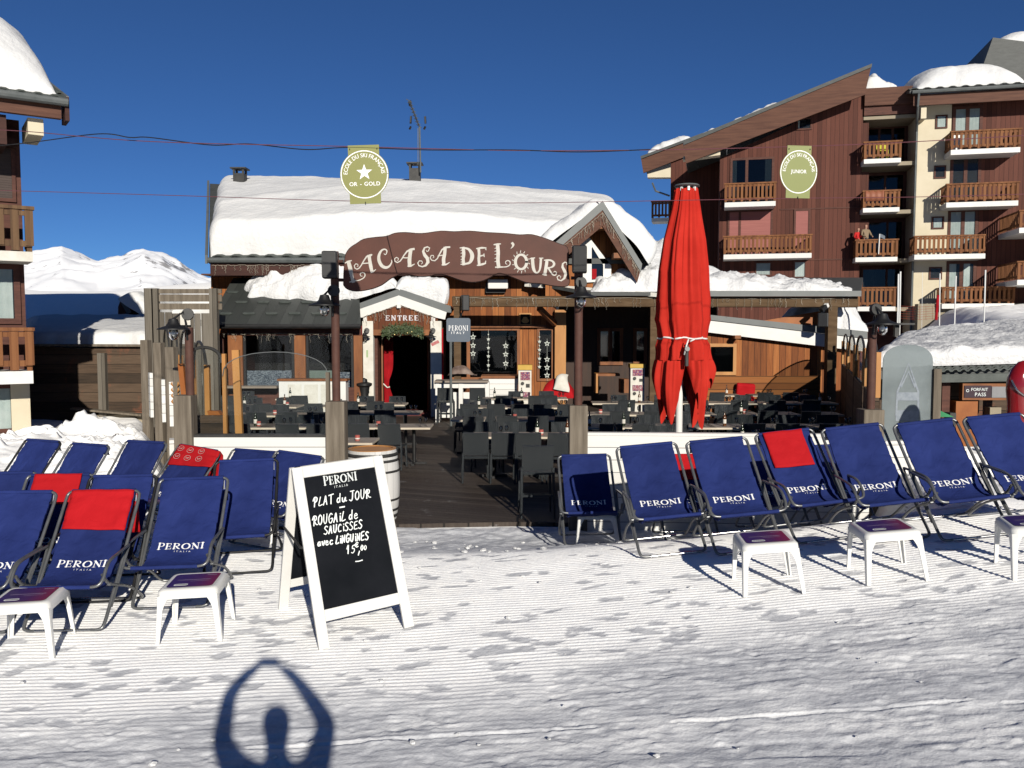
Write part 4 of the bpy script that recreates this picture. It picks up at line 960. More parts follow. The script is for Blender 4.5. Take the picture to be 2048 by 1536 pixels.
# ================================================================= terrace deck
dk = MB(); yb = 31.0
front = [(fence_x(11.3) - .1, 11.22), (-2.6, 11.22), (-2.0, 11.30), (-1.0, 11.42), (0, 11.5), (.9, 11.45), (3, 11.3), (4.95, 11.25)]
dk.prism([Vector((a, b, ZD)) for a, b in front] + [Vector((5.0 + .345 * (yb - 11.25), yb, ZD)), Vector((fence_x(yb) - .1, yb, ZD))], (0, 0, -.14))
dko = dk.build('terrace_deck', DECK); tag(dko, 'dark wooden terrace deck dusted with snow', 'deck', kind='structure')
# ================================================================= fences and screens round the terrace
def gpost(name, label, c, w0, h, rz=0.0, group=None, mat=POSTW):
    o = MB().box((c[0], c[1], c[2] + h / 2), (w0, w0, h), rz).build(name, mat, bevel=.012)
    return tag(o, label, 'post', group)
YQ = 11.3
PXP = {'l': 367, 'a': 671, 'b': 1157, 'r': 1745}
LP = {k: Vector((X(v, YQ), YQ, ZD - .1)) for k, v in PXP.items()}
for k, w0, pt, lab in (('l', .235, 790, 'short grey square post at the corner of the terrace fence beside the red patterned blanket'),
                       ('a', .25, 802, 'thick grey square post carrying the rusty pole beside the wine barrel'),
                       ('b', .24, 810, 'thick grey square post carrying the rusty pole between walkway and parasol'),
                       ('r', .27, 818, 'short grey square post in front of the tall frosted screen')):
    gpost('wooden_post', lab, LP[k], w0, Zp(pt, YQ) - LP[k].z, group='square posts along the terrace front')
def panel_fence(name, label, a, b, zt, zb, cat='fence', cap=True, th=.06):
    r = thing(name, label, cat, (a[0], a[1], zb))
    A, B = Vector((a[0], a[1], 0)), Vector((b[0], b[1], 0))
    MB().beam(A + Vector((0, 0, (zt + zb) / 2)), B + Vector((0, 0, (zt + zb) / 2)), th, zt - zb).build('plank_panel', WPLANK, r)
    if cap: MB().beam(A + Vector((0, .04, zt + .02)), B + Vector((0, .04, zt + .02)), .12, .035).build('cap_rail', IRON if cap == 2 else WHITE, r)
    return r
panel_fence('plank_fence', 'low white plank fence between the corner post and the wine barrel', LP['l'] + Vector((.12, -.02, 0)), LP['a'] + Vector((-.126, -.02, 0)), Zp(874, YQ), ZD - .1, cap=2)
panel_fence('plank_fence', 'low white plank fence behind the deck chairs, below the red parasol', LP['b'] + Vector((.122, -.04, 0)), (LP['r'].x - .1, YQ - .25, 0), Zp(870, YQ), ZD - .1)
panel_fence('plank_fence', 'short white fence piece beyond the frosted screen post', (LP['r'].x + .15, YQ - .1, 0), (LP['r'].x + .75, YQ, 0), Zp(886, YQ), ZD + .1)
# wind screens: arched glass on a dark board wall, along both sides of the terrace
def arched(mp, x0, x1, zb, zs, zt, n=14):
    pts = [mp(x0, zb), mp(x1, zb), mp(x1, zs)]
    cx, hw = (x0 + x1) / 2, (x1 - x0) / 2
    pts += [mp(cx + hw * math.cos(math.pi * i / n), zs + (zt - zs) * math.sin(math.pi * i / n) ** .8) for i in range(1, n)]
    return pts + [mp(x0, zs)]
def wind_screen(label, p, q, zb, zw, zs, zt, zp, gl=CLEAR, group=None, wall=HUTH, rim=True, ledge=True, postmat=HONEY):
    p, q = Vector((*p, 0)), Vector((*q, 0)); d = (q - p); L = d.length; d.normalize(); n = Vector((d.y, -d.x, 0))
    r = thing('wind_screen', label, 'screen', (p.x, p.y, zb), group=group)
    if wall is not None:
        MB().beam(p + Vector((0, 0, (zb + zw) / 2)), q + Vector((0, 0, (zb + zw) / 2)), .06, zw - zb).build('board_wall', wall, r)
    mp = lambda x, z: p + d * x + Vector((0, 0, z))
    g = MB(); g.prism(arched(mp, .10, L - .10, zw + .01, zs, zt), n * .012); go_ = g.build('glass_pane', gl, r)
    if rim:
        pts = arched(mp, .10, L - .10, zw + .01, zs, zt)[2:]
        MB().tube(pts, .022, 6).build('rim', IRON, go_)
    if postmat is not None:
        MB().beam(mp(.03, zw), mp(.03, zp), .07, .07).build('post', postmat, r); MB().beam(mp(L - .03, zw), mp(L - .03, zp), .07, .07).build('post', postmat, r)
    return r
RS = lambda y: (5.05 + .345 * (y - 11.7), y)
for i, (a, b) in enumerate(((12.4, 15.0), (15.2, 18.2), (18.4, 21.6), (21.8, 25.0))):
    wind_screen(['arched glass wind screen on dark boards nearest the frosted screen', 'arched glass wind screen, second one back from the frosted screen', 'arched glass wind screen, third one back from the frosted screen', 'arched glass wind screen next to the annex wall'][i], RS(a), RS(b), ZD, 1.42, 1.75, 2.28, 2.08, group='glass wind screens beside the annex end of the terrace')
LS = lambda y, o=0: (fence_x(y) + o, y)
for i, (a, b) in enumerate(((12.3, 14.4), (14.8, 17.0), (17.4, 19.4), (19.8, 22.0))):
    wind_screen(['arched glass wind screen nearest the corner post, behind the lamp pole', 'arched glass wind screen, second one back from the corner post', 'arched glass wind screen, third one back from the corner post', 'arched glass wind screen by the tall grey fence'][i], LS(a, .42), LS(b, .42), ZD, .85, 1.6, [2.22, 2.38, 2.42, 2.44][i], 1.9, group='glass wind screens along the weathered fence')
# weathered posts with white panels outside of them
PL_ = [(356, 12.5, 735, .13), (342, 14.0, 694, .155), (317, 16.4, 685, .16), (291, 19.5, 680, .18)]
for i, (px, y, pt, w0) in enumerate(PL_):
    gpost('fence_post', ['tall weathered fence post with carved wheat ear next to the corner post', 'tall weathered fence post, second back from the corner', 'tall weathered fence post, third back from the corner', 'tall weathered fence post beside the dark boarded shed'][i], (X(px, y), y, -.2), w0, Zp(pt, y) + .2, R(-10), 'tall posts along the weathered fence', POSTW)
for lab, p0, p1, y, t_, b_ in (('white plank panel nearest the dark boarded shed', 297, 310, 18.2, 745, 833), ('white plank panel in the middle of the weathered fence', 323, 335, 15.6, 758, 842), ('white plank panel between carved post and next fence post', 347, 352, 13.4, 762, 850), ('white plank panel in the corner gap behind the red patterned blanket', 338, 352, 12.0, 876, 930)):
    panel_fence('plank_fence', lab, (X(p0, y), y), (X(p1, y), y - .25), Zp(t_, y), Zp(b_, y), cap=False)
# carved wheat ear
cw = MB(); bx, by = X(354, 12.5), 12.5; cy = Vector((bx + .0, by - .115, -.12))
for k in range(4):
    for s in (-1, 1):
        c = cy + Vector((s * .03, -.001, 1.45 + .085 * k)); cw.tube([c, c + Vector((s * .02, -.01, .035)), c + Vector((s * .012, 0, .07))], [.006, .016, .004], 6)
cw.tube([cy + Vector((0, 0, .9)), cy + Vector((0, 0, 1.42))], .010, 6)
tag(cw.build('wheat_carving', HONEY), 'pale carved wheat ear on the weathered fence post', 'carving')
# glass pane with arched top above the white fence
r = thing('wind_screen', 'large clear glass sheet with arched top above the low white fence', 'screen', (LP['l'].x + .5, YQ + .05, .9))
mp = lambda x, z: Vector((x, YQ + .06, z))
gx0, gx1 = X(440, YQ), X(652, YQ)
pts = arched(mp, gx0, gx1, Zp(874, YQ) + .03, Zp(752, YQ), Zp(704, YQ))
MB().prism(pts, (0, .010, 0)).build('glass_pane', CLEAR, r)
MB().tube(pts[2:], .006, 5).build('pane_edge', GREYSHEET, r)
MB().bb((X(649, YQ), YQ + .02, ZD), (X(656, YQ), YQ + .1, Zp(745, YQ))).build('post', POSTW, r)
MB().bb((X(437, YQ), YQ + .1, ZD), (X(444, YQ), YQ + .16, Zp(708, YQ))).build('post', HONEY, r)
r = thing('wind_screen', 'narrow clear glass pane beside the corner post in front of orange posts', 'screen', (X(410, 11.8), 11.8, ZD))
mp = lambda x, z: Vector((x, 11.8 + (x + 3.9) * .9, z))
x0, x1 = X(392, 11.8), X(427, 11.8)
pts = arched(mp, x0, x1 + .12, .78, Zp(725, 11.8), Zp(694, 11.8))
MB().prism(pts, (0, .012, 0)).build('glass_pane', CLEAR, r); MB().tube(pts[2:], .022, 6).build('rim', IRON, r)
MB().bb((X(380, 11.7), 11.85, ZD), (X(444, 11.7), 11.92, Zp(832, 11.8))).build('board_wall', HUTH, r)
MB().beam((x1 + .14, 12.3, Zp(700, 12.3)), (x1 + .2, 12.28, ZD), .10, .07).build('post', HONEY, r)
MB().beam((X(355, 12), 12.1, Zp(728, 12)), (X(361, 12), 12.1, Zp(800, 12)), .07, .07).build('post', ORANGE, r)
o = MB().prism([P(*q, 12.0) for q in ((414, 822), (436, 822), (446, 838), (452, 868), (434, 868), (430, 832), (418, 834))], (0, .12, 0)).build('plank', ORANGE)
tag(o, 'rounded orange timber bench end behind the low white fence', 'bench end')
# tall screen of grey boards next to the lean-to
r = thing('tall_fence', 'tall weathered fence of wide grey boards rising beside the lean-to roof', 'fence', (X(360, 23), 23, -.2))
YT = 23.0
for px, w0 in ((302, .23), (314, .16), (430, .2)):
    MB().bb((X(px, YT) - w0 / 2, YT - .12, -.3), (X(px, YT) + w0 / 2, YT + .05, Zp(577, YT))).build('post', GREYV, r)
for (y0, y1) in ((578, 587), (589, 603), (607, 619)):
    MB().bb((X(318, YT), YT - .02, Zp(y1, YT)), (X(445, YT), YT + .04, Zp(y0, YT))).build('board', POSTW, r)
k = 0; x = X(317, YT)
rr_ = random.Random(4)
while x < X(428, YT):
    w0 = rr_.uniform(.14, .24); MB().bb((x, YT - .01 + .02 * (k % 2), -.3), (x + w0, YT + .015 + .02 * (k % 2), Zp(624, YT) - rr_.uniform(0, .04))).build('upright_board', GREYV, r); x += w0 + rr_.choice([.006, .012, .03]); k += 1
c = P(374, 632, 22.9); o = MB().bb((X(362, 22.9), 22.86, Zp(650, 22.9)), (X(382, 22.9), 22.90, Zp(621, 22.9))).build('notice_board', WOFF); tag(o, 'small cream board on the tall grey fence behind the lamp', 'board')
# dark boarded shed wall, partly in shade
YS = 23.5
r = thing('board_fence', 'dark horizontal board fence partly in deep shade beside the apartment house', 'fence', (X(180, YS), YS, -.1))
MB().prism([P(40, 690, YS), P(150, 697, YS), P(300, 690, YS), Vector((X(300, YS), YS, -.3)), Vector((X(40, YS), YS, -.3))], (0, .1, 0)).build('boards', HUTH, r)
MB().bb((X(198, YS), YS - .16, -.3), (X(213, YS), YS - .002, Zp(706, YS))).build('post', GREYV, r)
MB().beam(P(60, 690, YS - .06), P(300, 691, YS - .06), .22, .06).build('cap_rail', POSTW, r)
MB().beam((X(150, YS), YS - .25, Zp(815, YS)), (X(290, YS), YS - .25, Zp(828, YS)), .3, .05).build('shelf', POSTW, r)
MB().bb((X(152, YS), YS - .08, Zp(860, YS)), (X(290, YS), YS - .03, Zp(829, YS))).build('base_boards', GREYW, r)
# snow slab on the shed behind it
o = snow_slab((X(45, YS), YS + .05, Zp(690, YS)), (X(302, YS), YS + .05, Zp(690, YS)), (X(302, YS) - .5, 29, 2.6), (X(45, YS) - 3, 29, 2.6), .35, .35, 60, 30, seed=61, lump=.04, up=(0, -.1, 1)).build('snow_bank', SNOW, smooth=True)
tag(o, 'smooth snow bank behind the dark board fence', 'snow', kind='structure')
# little snowed-in chalet far up
ch = thing('chalet', 'tiny gable of a snowed in chalet on the hill behind the fence', 'hut', tuple(P(245, 628, 30)))
gpt = [P(*q, 30) for q in ((236, 632), (236, 614), (242, 597), (259, 625), (257, 634))]
MB().prism(gpt, (0, 2.5, 0)).build('wall', BROWNT, ch); MB().beam(P(241, 596, 29.9), P(259, 626, 29.9), .08, .14).build('roof_edge', GREYSHEET, ch)
snow_slab(P(240, 598, 29.9), P(240, 598, 29.9) + Vector((0, 5, .2)), P(292, 652, 29.5) + Vector((0, 5, 0)), P(292, 640, 29.5), .5, .5, 40, 30, seed=63, up=(.5, -.1, 1), lump=.06).build('snow_cap', SNOW, ch, smooth=True)

# ================================================================= rusty poles with lamps and loudspeakers
def pole(label, c, zb, zt, w=.055):
    o = MB().tube([(c.x, c.y, zb), (c.x, c.y, zt)], w, 12).build('pole', RUST, smooth=True, auto=40)
    return tag(o, label, 'pole', 'rusty steel poles on the square posts')
zpt = {k: Zp(v, YQ) for k, v in (('l', 790), ('a', 802), ('b', 810), ('r', 818))}
pole('rusty pole with a plain lamp above the terrace corner post', LP['l'] + Vector((.07, 0, 0)), zpt['l'] + .001, Zp(655, YQ))
pole('rusty pole holding up the plank sign above the wine barrel', LP['a'], zpt['a'] + .001, Zp(503, YQ))
pole('rusty pole holding up the plank sign beside the walkway', LP['b'], zpt['b'] + .001, Zp(497, YQ))
pole('rusty pole with a lamp in front of the hillside', LP['r'], zpt['r'] + .001, Zp(655, YQ))
def lamp(label, c, dx=-.08, s=1.0, group='enamel yard lamps on the poles'):
    """enamel shade over a glass bulb, hung on a bent arm"""
    r = thing('yard_lamp', label, 'lamp', tuple(c), group=group); c = Vector(c)
    h = c + Vector((dx, -.12, 0))
    MB().lathe([(.0, .12 * s), (.055 * s, .11 * s), (.075 * s, .05 * s), (.10 * s, .02 * s), (.20 * s, -.015 * s), (.205 * s, -.03 * s), (.08 * s, -.01 * s), (.0, -.005 * s)], h, 20).build('lamp_shade', BLACK, r, smooth=True, auto=50)
    MB().lathe([(.05 * s, -.02 * s), (.062 * s, -.07 * s), (.06 * s, -.12 * s), (.03 * s, -.16 * s), (0, -.165 * s)], h, 14).build('glass_globe', DRINK, r, smooth=True)
    MB().lathe([(.012 * s, -.02 * s), (.03 * s, -.06 * s), (.032 * s, -.09 * s), (0, -.12 * s)], h, 10).build('bulb', WHITEP, r, smooth=True)
    MB().tube([c + Vector((0, 0, -.16)), c + Vector((0, -.03, .05)), c + Vector((dx * .2, -.05, .20)), h + Vector((0, 0, .11 * s))], .016, 7).build('arm', BLACK, r)
    MB().lathe([(0, -.03), (.075, -.03), (.08, 0), (.075, .03), (0, .03)], c + Vector((.02, -.02, .17)), 16, axis=(.2, -1, .1)).build('mount', IRON, r)
    return r
lamp('black enamel yard lamp before the tall grey fence', (LP['l'].x + .07, YQ - .06, Zp(655, YQ)), -.13)
lamp('black enamel yard lamp below the loudspeaker at the barrel end of the plank sign', (LP['a'].x - .02, YQ - .06, Zp(608, YQ)), -.08)
lamp('black enamel yard lamp below the loudspeaker over the walkway', (LP['b'].x, YQ - .06, Zp(592, YQ)), .02)
lamp('black enamel yard lamp on the pole beside the frosted screen', (LP['r'].x - .02, YQ - .06, Zp(645, YQ)), .07)
for px, lab in ((660, 'black loudspeaker box on the rusty pole at the swirling L end of the sign'), (1159, 'black loudspeaker box on the rusty pole at the far end of the sign')):
    c = P(px, 530 if px < 700 else 519, YQ - .16); s = thing('loudspeaker', lab, 'speaker', tuple(c), group='black loudspeakers on the poles')
    MB().box(c, (.19, .20, .35), .12 if px < 700 else -.1).build('cabinet', BLACKP, s, bevel=.02)
    MB().box(c + Vector((0, -.103, .01)), (.165, .012, .30), .12 if px < 700 else -.1).build('grille', BLACK, s)
    MB().tube([c + Vector((0, .08, -.1)), c + Vector((.07, .18, -.1))], .018, 6).build('bracket', BLACK, s)

# ================================================================= strokes of the swirling sign (traced shapes, own thickness)
YSG = YQ - .03
def sg(x, y, off=0.0): 
    p = P(650 + x / 3.724, 430 + y / 3.724, YSG); p.y = YSG - .012 - off; return p
oB = [(140, 520), (142, 430), (150, 330), (160, 285), (190, 245), (235, 215), (290, 182), (380, 168), (460, 160), (520, 138), (600, 132), (720, 140), (860, 122), (960, 126), (1080, 122), (1200, 132), (1350, 140), (1450, 150), (1540, 148), (1650, 180), (1740, 215), (1800, 240), (1812, 300), (1808, 400), (1818, 500), (1790, 530), (1700, 525), (1600, 508), (1500, 500), (1400, 462), (1310, 432), (1270, 440), (1180, 485), (1090, 498), (1000, 480), (900, 445), (830, 440), (780, 452), (700, 455), (620, 440), (560, 440), (490, 470), (420, 520), (330, 552), (230, 565), (165, 548)]
sgn = thing('name_sign', 'long wavy brown plank sign with swirling cream letters hung between two poles', 'sign', (X(915, YQ), YQ, Zp(580, YQ)))
ob = cr([Vector((x, y, 0)) for x, y in oB] + [Vector((*oB[0], 0))], 3)[:-1]
bd = MB(); bd.prism([sg(p.x, p.y) for p in ob], (0, .045, 0)); bdo = bd.build('board', SIGNB, sgn)
MB().tube([sg(p.x, p.y, -.02) for p in ob], .011, 6, closed=True).build('board_edge', SIGNE, bdo)
def spiral(cx, cy, r0, r1, a0, turns, n=22):
    return [(cx + (r0 + (r1 - r0) * i / n) * math.cos(R(a0 + 360 * turns * i / n)), cy + (r0 + (r1 - r0) * i / n) * math.sin(R(a0 + 360 * turns * i / n))) for i in range(n + 1)]
ST = []
def S(pts, w, smooth=True):
    if smooth and len(pts) < 12:
        ws = w if isinstance(w, (list, tuple)) else [w] * len(pts)
        q = cr([Vector((a, b, c)) for (a, b), c in zip(pts, ws)], 5); pts = [(v.x, v.y) for v in q]; w = [v.z for v in q]
    ST.append((pts, w))
def thorn(x, y, dx=-16, dy=4): ST.append(([(x, y), (x + dx, y + dy)], [9, 2]))
# L
S([(176, 348), (190, 400), (200, 450), (212, 497)], [26, 30, 26, 24]); S([(152, 358), (180, 346), (200, 340)], [8, 12, 6]); S([(185, 500), (215, 492), (236, 488)], [7, 12, 6])
S([(225, 492), (262, 484), (290, 468), (300, 448), (292, 432), (276, 430), (264, 440), (268, 454), (280, 456)], [5, 8, 8, 8, 7, 7, 6, 5, 4])
for y in (378, 402, 426, 455): thorn(180 + (y - 348) * .2, y)
# A
S([(330, 305), (335, 340), (342, 380), (352, 425)], [26, 24, 26, 22]); S([(352, 425), (368, 416), (380, 406)], [12, 8, 4]); S([(345, 300), (312, 310), (292, 340), (272, 375), (258, 395), (240, 405), (224, 396), (220, 378), (232, 364), (246, 368), (248, 382), (240, 386)], [14, 12, 9, 8, 8, 8, 8, 7, 7, 6, 5, 4]); S([(285, 362), (310, 360), (335, 358)], 8); S([(335, 302), (350, 296)], [16, 10])
# C
S([(458, 290), (462, 268), (446, 256), (422, 266), (404, 300), (404, 340), (424, 378), (455, 392), (482, 380), (498, 352), (496, 335)], [6, 10, 10, 14, 20, 24, 24, 20, 13, 8, 4]); S([(458, 290), (448, 296), (440, 286)], [6, 6, 3])
# A
S([(640, 262), (634, 300), (630, 340), (632, 380)], [26, 26, 28, 26]); S([(618, 382), (640, 380), (668, 366)], [8, 12, 5]); S([(664, 254), (640, 258), (612, 272), (590, 300), (575, 325), (560, 345), (540, 355), (522, 345), (520, 326), (534, 316), (548, 324), (546, 338), (538, 338)], [16, 16, 12, 9, 8, 8, 9, 8, 7, 7, 6, 5, 4]); S([(580, 318), (605, 320), (630, 318)], 8)
# S
S([(772, 268), (780, 246), (764, 238), (742, 246), (732, 272), (744, 300), (764, 324), (768, 352), (752, 376), (726, 386), (700, 378), (692, 358), (704, 342), (722, 344), (728, 358), (718, 366)], [6, 9, 10, 12, 18, 24, 26, 24, 16, 10, 9, 8, 7, 7, 5, 4]); S([(772, 268), (760, 272), (754, 262)], [6, 6, 3])
# A
S([(895, 246), (892, 290), (884, 330), (886, 370)], [24, 24, 26, 24]); S([(872, 372), (900, 370), (928, 354)], [8, 11, 5]); S([(930, 240), (898, 242), (872, 260), (852, 296), (838, 325), (818, 342), (796, 338), (784, 320), (792, 302), (808, 302), (812, 316), (804, 322)], [12, 14, 11, 9, 8, 8, 8, 8, 7, 7, 5, 4]); S([(842, 306), (865, 302), (890, 300)], 8)
# D
S([(1030, 245), (1034, 290), (1030, 330), (1034, 368)], [22, 24, 22, 24]); S([(1006, 246), (1035, 244)], [7, 10]); S([(1012, 368), (1040, 366)], [7, 10]); S([(1034, 246), (1070, 256), (1094, 290), (1094, 325), (1076, 356), (1034, 366)], [12, 18, 28, 28, 18, 12])
for y in (262, 284, 308, 332, 350): thorn(1024, y, -14, 2)
# E
S([(1145, 250), (1148, 290), (1146, 330), (1150, 374)], [20, 20, 20, 20]); S([(1128, 252), (1165, 246), (1200, 246)], [8, 14, 8]); S([(1196, 246), (1200, 262)], [10, 5]); S([(1150, 308), (1182, 300)], [12, 9]); S([(1184, 290), (1186, 312)], [7, 7]); S([(1134, 376), (1170, 368), (1196, 360)], [8, 16, 10]); S([(1194, 362), (1198, 342)], [10, 5])
# L
S([(1285, 222), (1290, 280), (1288, 340), (1294, 388)], [26, 26, 26, 26]); S([(1258, 222), (1285, 218), (1308, 216)], [8, 12, 7]); S([(1270, 390), (1320, 388)], [10, 10])
S([(1318, 388), (1352, 386), (1376, 372), (1378, 350), (1362, 340), (1346, 348), (1346, 362), (1356, 368)], [6, 8, 8, 8, 7, 6, 5, 4])
for y in (246, 268, 292, 320, 345): thorn(1280, y, -18, 4)
# apostrophe
S([(1394, 210), (1402, 222), (1396, 238), (1384, 250)], [18, 18, 10, 3])
# O as a little sun
S([(1460 + 42 * math.cos(R(a)), 350 + 54 * math.sin(R(a))) for a in range(0, 361, 15)], [16 + 6 * abs(math.cos(R(a))) for a in range(0, 361, 15)], False)
for k in range(14):
    a = R(360 * k / 14 + 8); ST.append(([(1460 + 58 * math.cos(a), 350 + 70 * math.sin(a)), (1460 + 68 * math.cos(a + .06), 350 + 86 * math.sin(a + .06))], [7, 3]))
# U
S([(1545, 325), (1548, 370), (1556, 410), (1575, 432), (1596, 415), (1604, 380), (1608, 325)], [24, 24, 22, 12, 12, 16, 18]); S([(1528, 326), (1562, 320)], [7, 8]); S([(1596, 322), (1624, 322)], [7, 7])
# R
S([(1652, 345), (1646, 390), (1636, 445)], [22, 24, 22]); S([(1632, 338), (1662, 336), (1692, 344), (1706, 366), (1690, 388), (1654, 396)], [7, 12, 14, 18, 12, 8]); S([(1662, 394), (1680, 424), (1698, 446), (1716, 448), (1724, 432), (1712, 420), (1702, 428)], [14, 12, 10, 8, 7, 6, 4]); S([(1620, 442), (1650, 448)], [8, 8])
# S
S([(1800, 372), (1800, 356), (1786, 352), (1770, 364), (1768, 388), (1782, 414), (1792, 440), (1782, 472), (1758, 490), (1734, 482), (1728, 462), (1742, 450), (1756, 460), (1752, 470)], [5, 8, 9, 12, 18, 22, 22, 16, 10, 9, 8, 7, 5, 4])
lt = MB()
for i, (pts, w) in enumerate(ST): lt.ribbon(pts, w, sg, .004 + .00025 * (i % 12))
lt.build('lettering', SIGNL, bdo)
hg = MB()
for (px, py, q) in ((686, 560, 'a'), (686, 523, 'a'), (1142, 512, 'b'), (1142, 556, 'b')):
    c = P(px, py, YQ); hg.tube([c, (LP[q].x, YQ, c.z)], .022, 8)
hg.build('hanger', RUST, sgn)
cbm = MB(); cbm.tube([sg(465, 150, .03), sg(500, 290, .03), sg(540, 430, .03)], .003, 4); cbm.build('guy_wire', BLACK, sgn)

# ================================================================= cables and the two round plates
YK = 8.6
def K(px, py, Y=YK): return P(px, py, Y)
up = [P(-120, 256, 9.5), P(40, 262, 9.2), K(300, 283), K(700, 293), K(1024, 301), K(1300, 300), K(1560, 294), K(1800, 285), K(2200, 262)]
tag(MB().tube(cr(up, 14), .0042, 5).build('cord', nmat('dull red cord', [(.14, .045, .06), (.20, .07, .085)], 20)), 'dull red cord strung across the sky above both round plates', 'cord')
rng_ = random.Random(2)
bk = cr([P(-120, 300, 9.5), P(44, 287, 9.2), P(195, 268, 8.8), K(260, 275), K(300, 275), K(420, 290), K(500, 288), K(610, 299), K(700, 295), K(860, 300), K(1024, 300), K(1160, 304), K(1300, 299)], 10)
tag(MB().tube(bk, .0055, 5).build('cable', BLACK), 'black cable winding round the upper red cord', 'cable')
lo = [P(-120, 378, 9.5), P(40, 382, 9.2), K(350, 391), K(700, 402), K(1024, 406), K(1560, 397), K(1830, 394), K(2200, 384)]
tag(MB().tube(cr(lo, 14), .0034, 5).build('cord', MATS['dull red cord']), 'thin dull red cord along the lower edges of the round plates', 'cord')
_TX = {}
def glyphs(body, font_size=1.0):
    """outline of the text in the built-in font as a flat triangle mesh"""
    if body in _TX: return _TX[body]
    cu = bpy.data.curves.new('t', 'FONT'); cu.body = body; cu.size = font_size; cu.fill_mode = 'FRONT'; cu.resolution_u = 3
    ob = bpy.data.objects.new('t', cu); COL.objects.link(ob)
    dg = bpy.context.evaluated_depsgraph_get(); me = bpy.data.meshes.new_from_object(ob.evaluated_get(dg))
    r = ([(v.co.x, v.co.y) for v in me.vertices], [tuple(p.vertices) for p in me.polygons])
    bpy.data.objects.remove(ob); bpy.data.curves.remove(cu); bpy.data.meshes.remove(me); _TX[body] = r
    return r
def put_text(mb, body, mp, x, y, h, off=0.0, align='C', sx=1.0, track=0.0, bold=0.0):
    """body centred on x, baseline y, capital height h; mp maps 2-D to space"""
    pen = 0; items = []
    for ch in body:
        if ch == ' ': pen += .32 + track; continue
        vs, fs = glyphs(ch)
        x0, x1 = min(v[0] for v in vs), max(v[0] for v in vs); items.append((pen - x0, vs, fs)); pen += x1 - x0 + .09 + track
    tot = pen - .09 - track; k = h / .73; st = x - (tot * k * sx / 2 if align == 'C' else 0)
    bs = [(0, 0)] if not bold else [(-bold, 0), (bold, 0), (0, bold * .7), (0, -bold * .7)]
    for i, (p, vs, fs) in enumerate(items):
        for j, (bx, by) in enumerate(bs):
            mb.add([mp(st + (v[0] + p + bx) * k * sx, y + (v[1] + by) * k, off + .00015 * j) for v in vs], fs)
def round_plate(px, py, rpx, label, mat, words, star, tilt, rx=1.0):
    c = K(px, py); s = YK / F; r = rpx * s
    t = thing('round_plate', label, 'sign', (c.x, c.y, c.z - r * 1.2), group='round plates on the cords')
    ct, st_ = math.cos(tilt), math.sin(tilt)
    mp = lambda x, y, o=0.0: c + Vector(((x * ct - y * st_) * rx, -.004 - o, x * st_ + y * ct))
    w0 = .62 * r
    pts = []
    for i in range(49):
        a = R(90 - 38.3 + 7.5 * 0) - R(283.4) * 0
    a0 = math.asin(.64)
    right = [(r * math.cos(q), r * math.sin(q)) for q in np.linspace(math.pi / 2 - a0, -(math.pi / 2 - a0), 24)]
    left = [(-x, y) for x, y in right[::-1]]
    pts = [(-.64 * r, 1.19 * r), (.64 * r, 1.19 * r)] + right + [(.64 * r, -1.19 * r), (-.64 * r, -1.19 * r)] + left
    MB().prism([mp(*p) for p in pts], (0, .006, 0)).build('plate', mat, t)
    l = MB(); ring_ = [(.955 * r * math.cos(R(a)), .955 * r * math.sin(R(a))) for a in range(0, 361, 6)]
    l.ribbon(ring_, .042 * r, mp, .0016)
    if star:
        sp = [(.34 * r * (1 if i % 2 == 0 else .40) * math.sin(R(36 * i)), .08 * r + .34 * r * (1 if i % 2 == 0 else .40) * math.cos(R(36 * i))) for i in range(10)]
        l.add([mp(x, y, .0017) for x, y in sp], [tuple(range(10))])
    for (body, y, h) in words: put_text(l, body, mp, 0, y * r, h * r, .0017, track=.06, bold=.012)
    body = 'ECOLE DU SKI FRANÇAIS'; h = .17 * r; k = h / .73
    adv = [];
    for ch in body:
        if ch == ' ': adv.append(.34); continue
        vs, _ = glyphs(ch); adv.append(max(v[0] for v in vs) - min(v[0] for v in vs) + .11)
    tot = sum(adv); span = R(178); ang = math.pi / 2 + span / 2; R0 = .70 * r
    for ch, a in zip(body, adv):
        da = span * a / tot
        if ch != ' ':
            vs, fs = glyphs(ch); x0 = min(v[0] for v in vs); q = ang - da / 2; cx, sx_ = math.cos(q), math.sin(q)
            kk = span * R0 * 1.12 / tot
            for j, bx in enumerate((-.008, .008)):
                l.add([mp((R0 + v[1] * k) * cx + (v[0] - x0 - (a - .11) / 2 + bx) * kk * sx_, (R0 + v[1] * k) * sx_ - (v[0] - x0 - (a - .11) / 2 + bx) * kk * cx, .0017 + .0001 * j) for v in vs], fs)
        ang -= da
    l.build('lettering', WHITEL, t)
    hk = MB()
    for x in (-.56, .56): hk.tube([mp(x * r, 1.06 * r, .003), mp(x * r, 1.0 * r, .006)], .004, 5)
    hk.tube([mp(0, -1.12 * r, .003), mp(0, -1.24 * r, .008)], .004, 5); hk.build('clip', BLACK, t)
round_plate(729, 349, 48, 'pale olive round plate with a white star on the cord above the brown sign', OLIVE, [('OR - GOLD', -.46, .165)], True, .03)
round_plate(1597, 344, 43, 'greener olive round plate without a star in front of the timber block', OLIVEB, [('JUNIOR', -.06, .17)], False, -.02, .86)

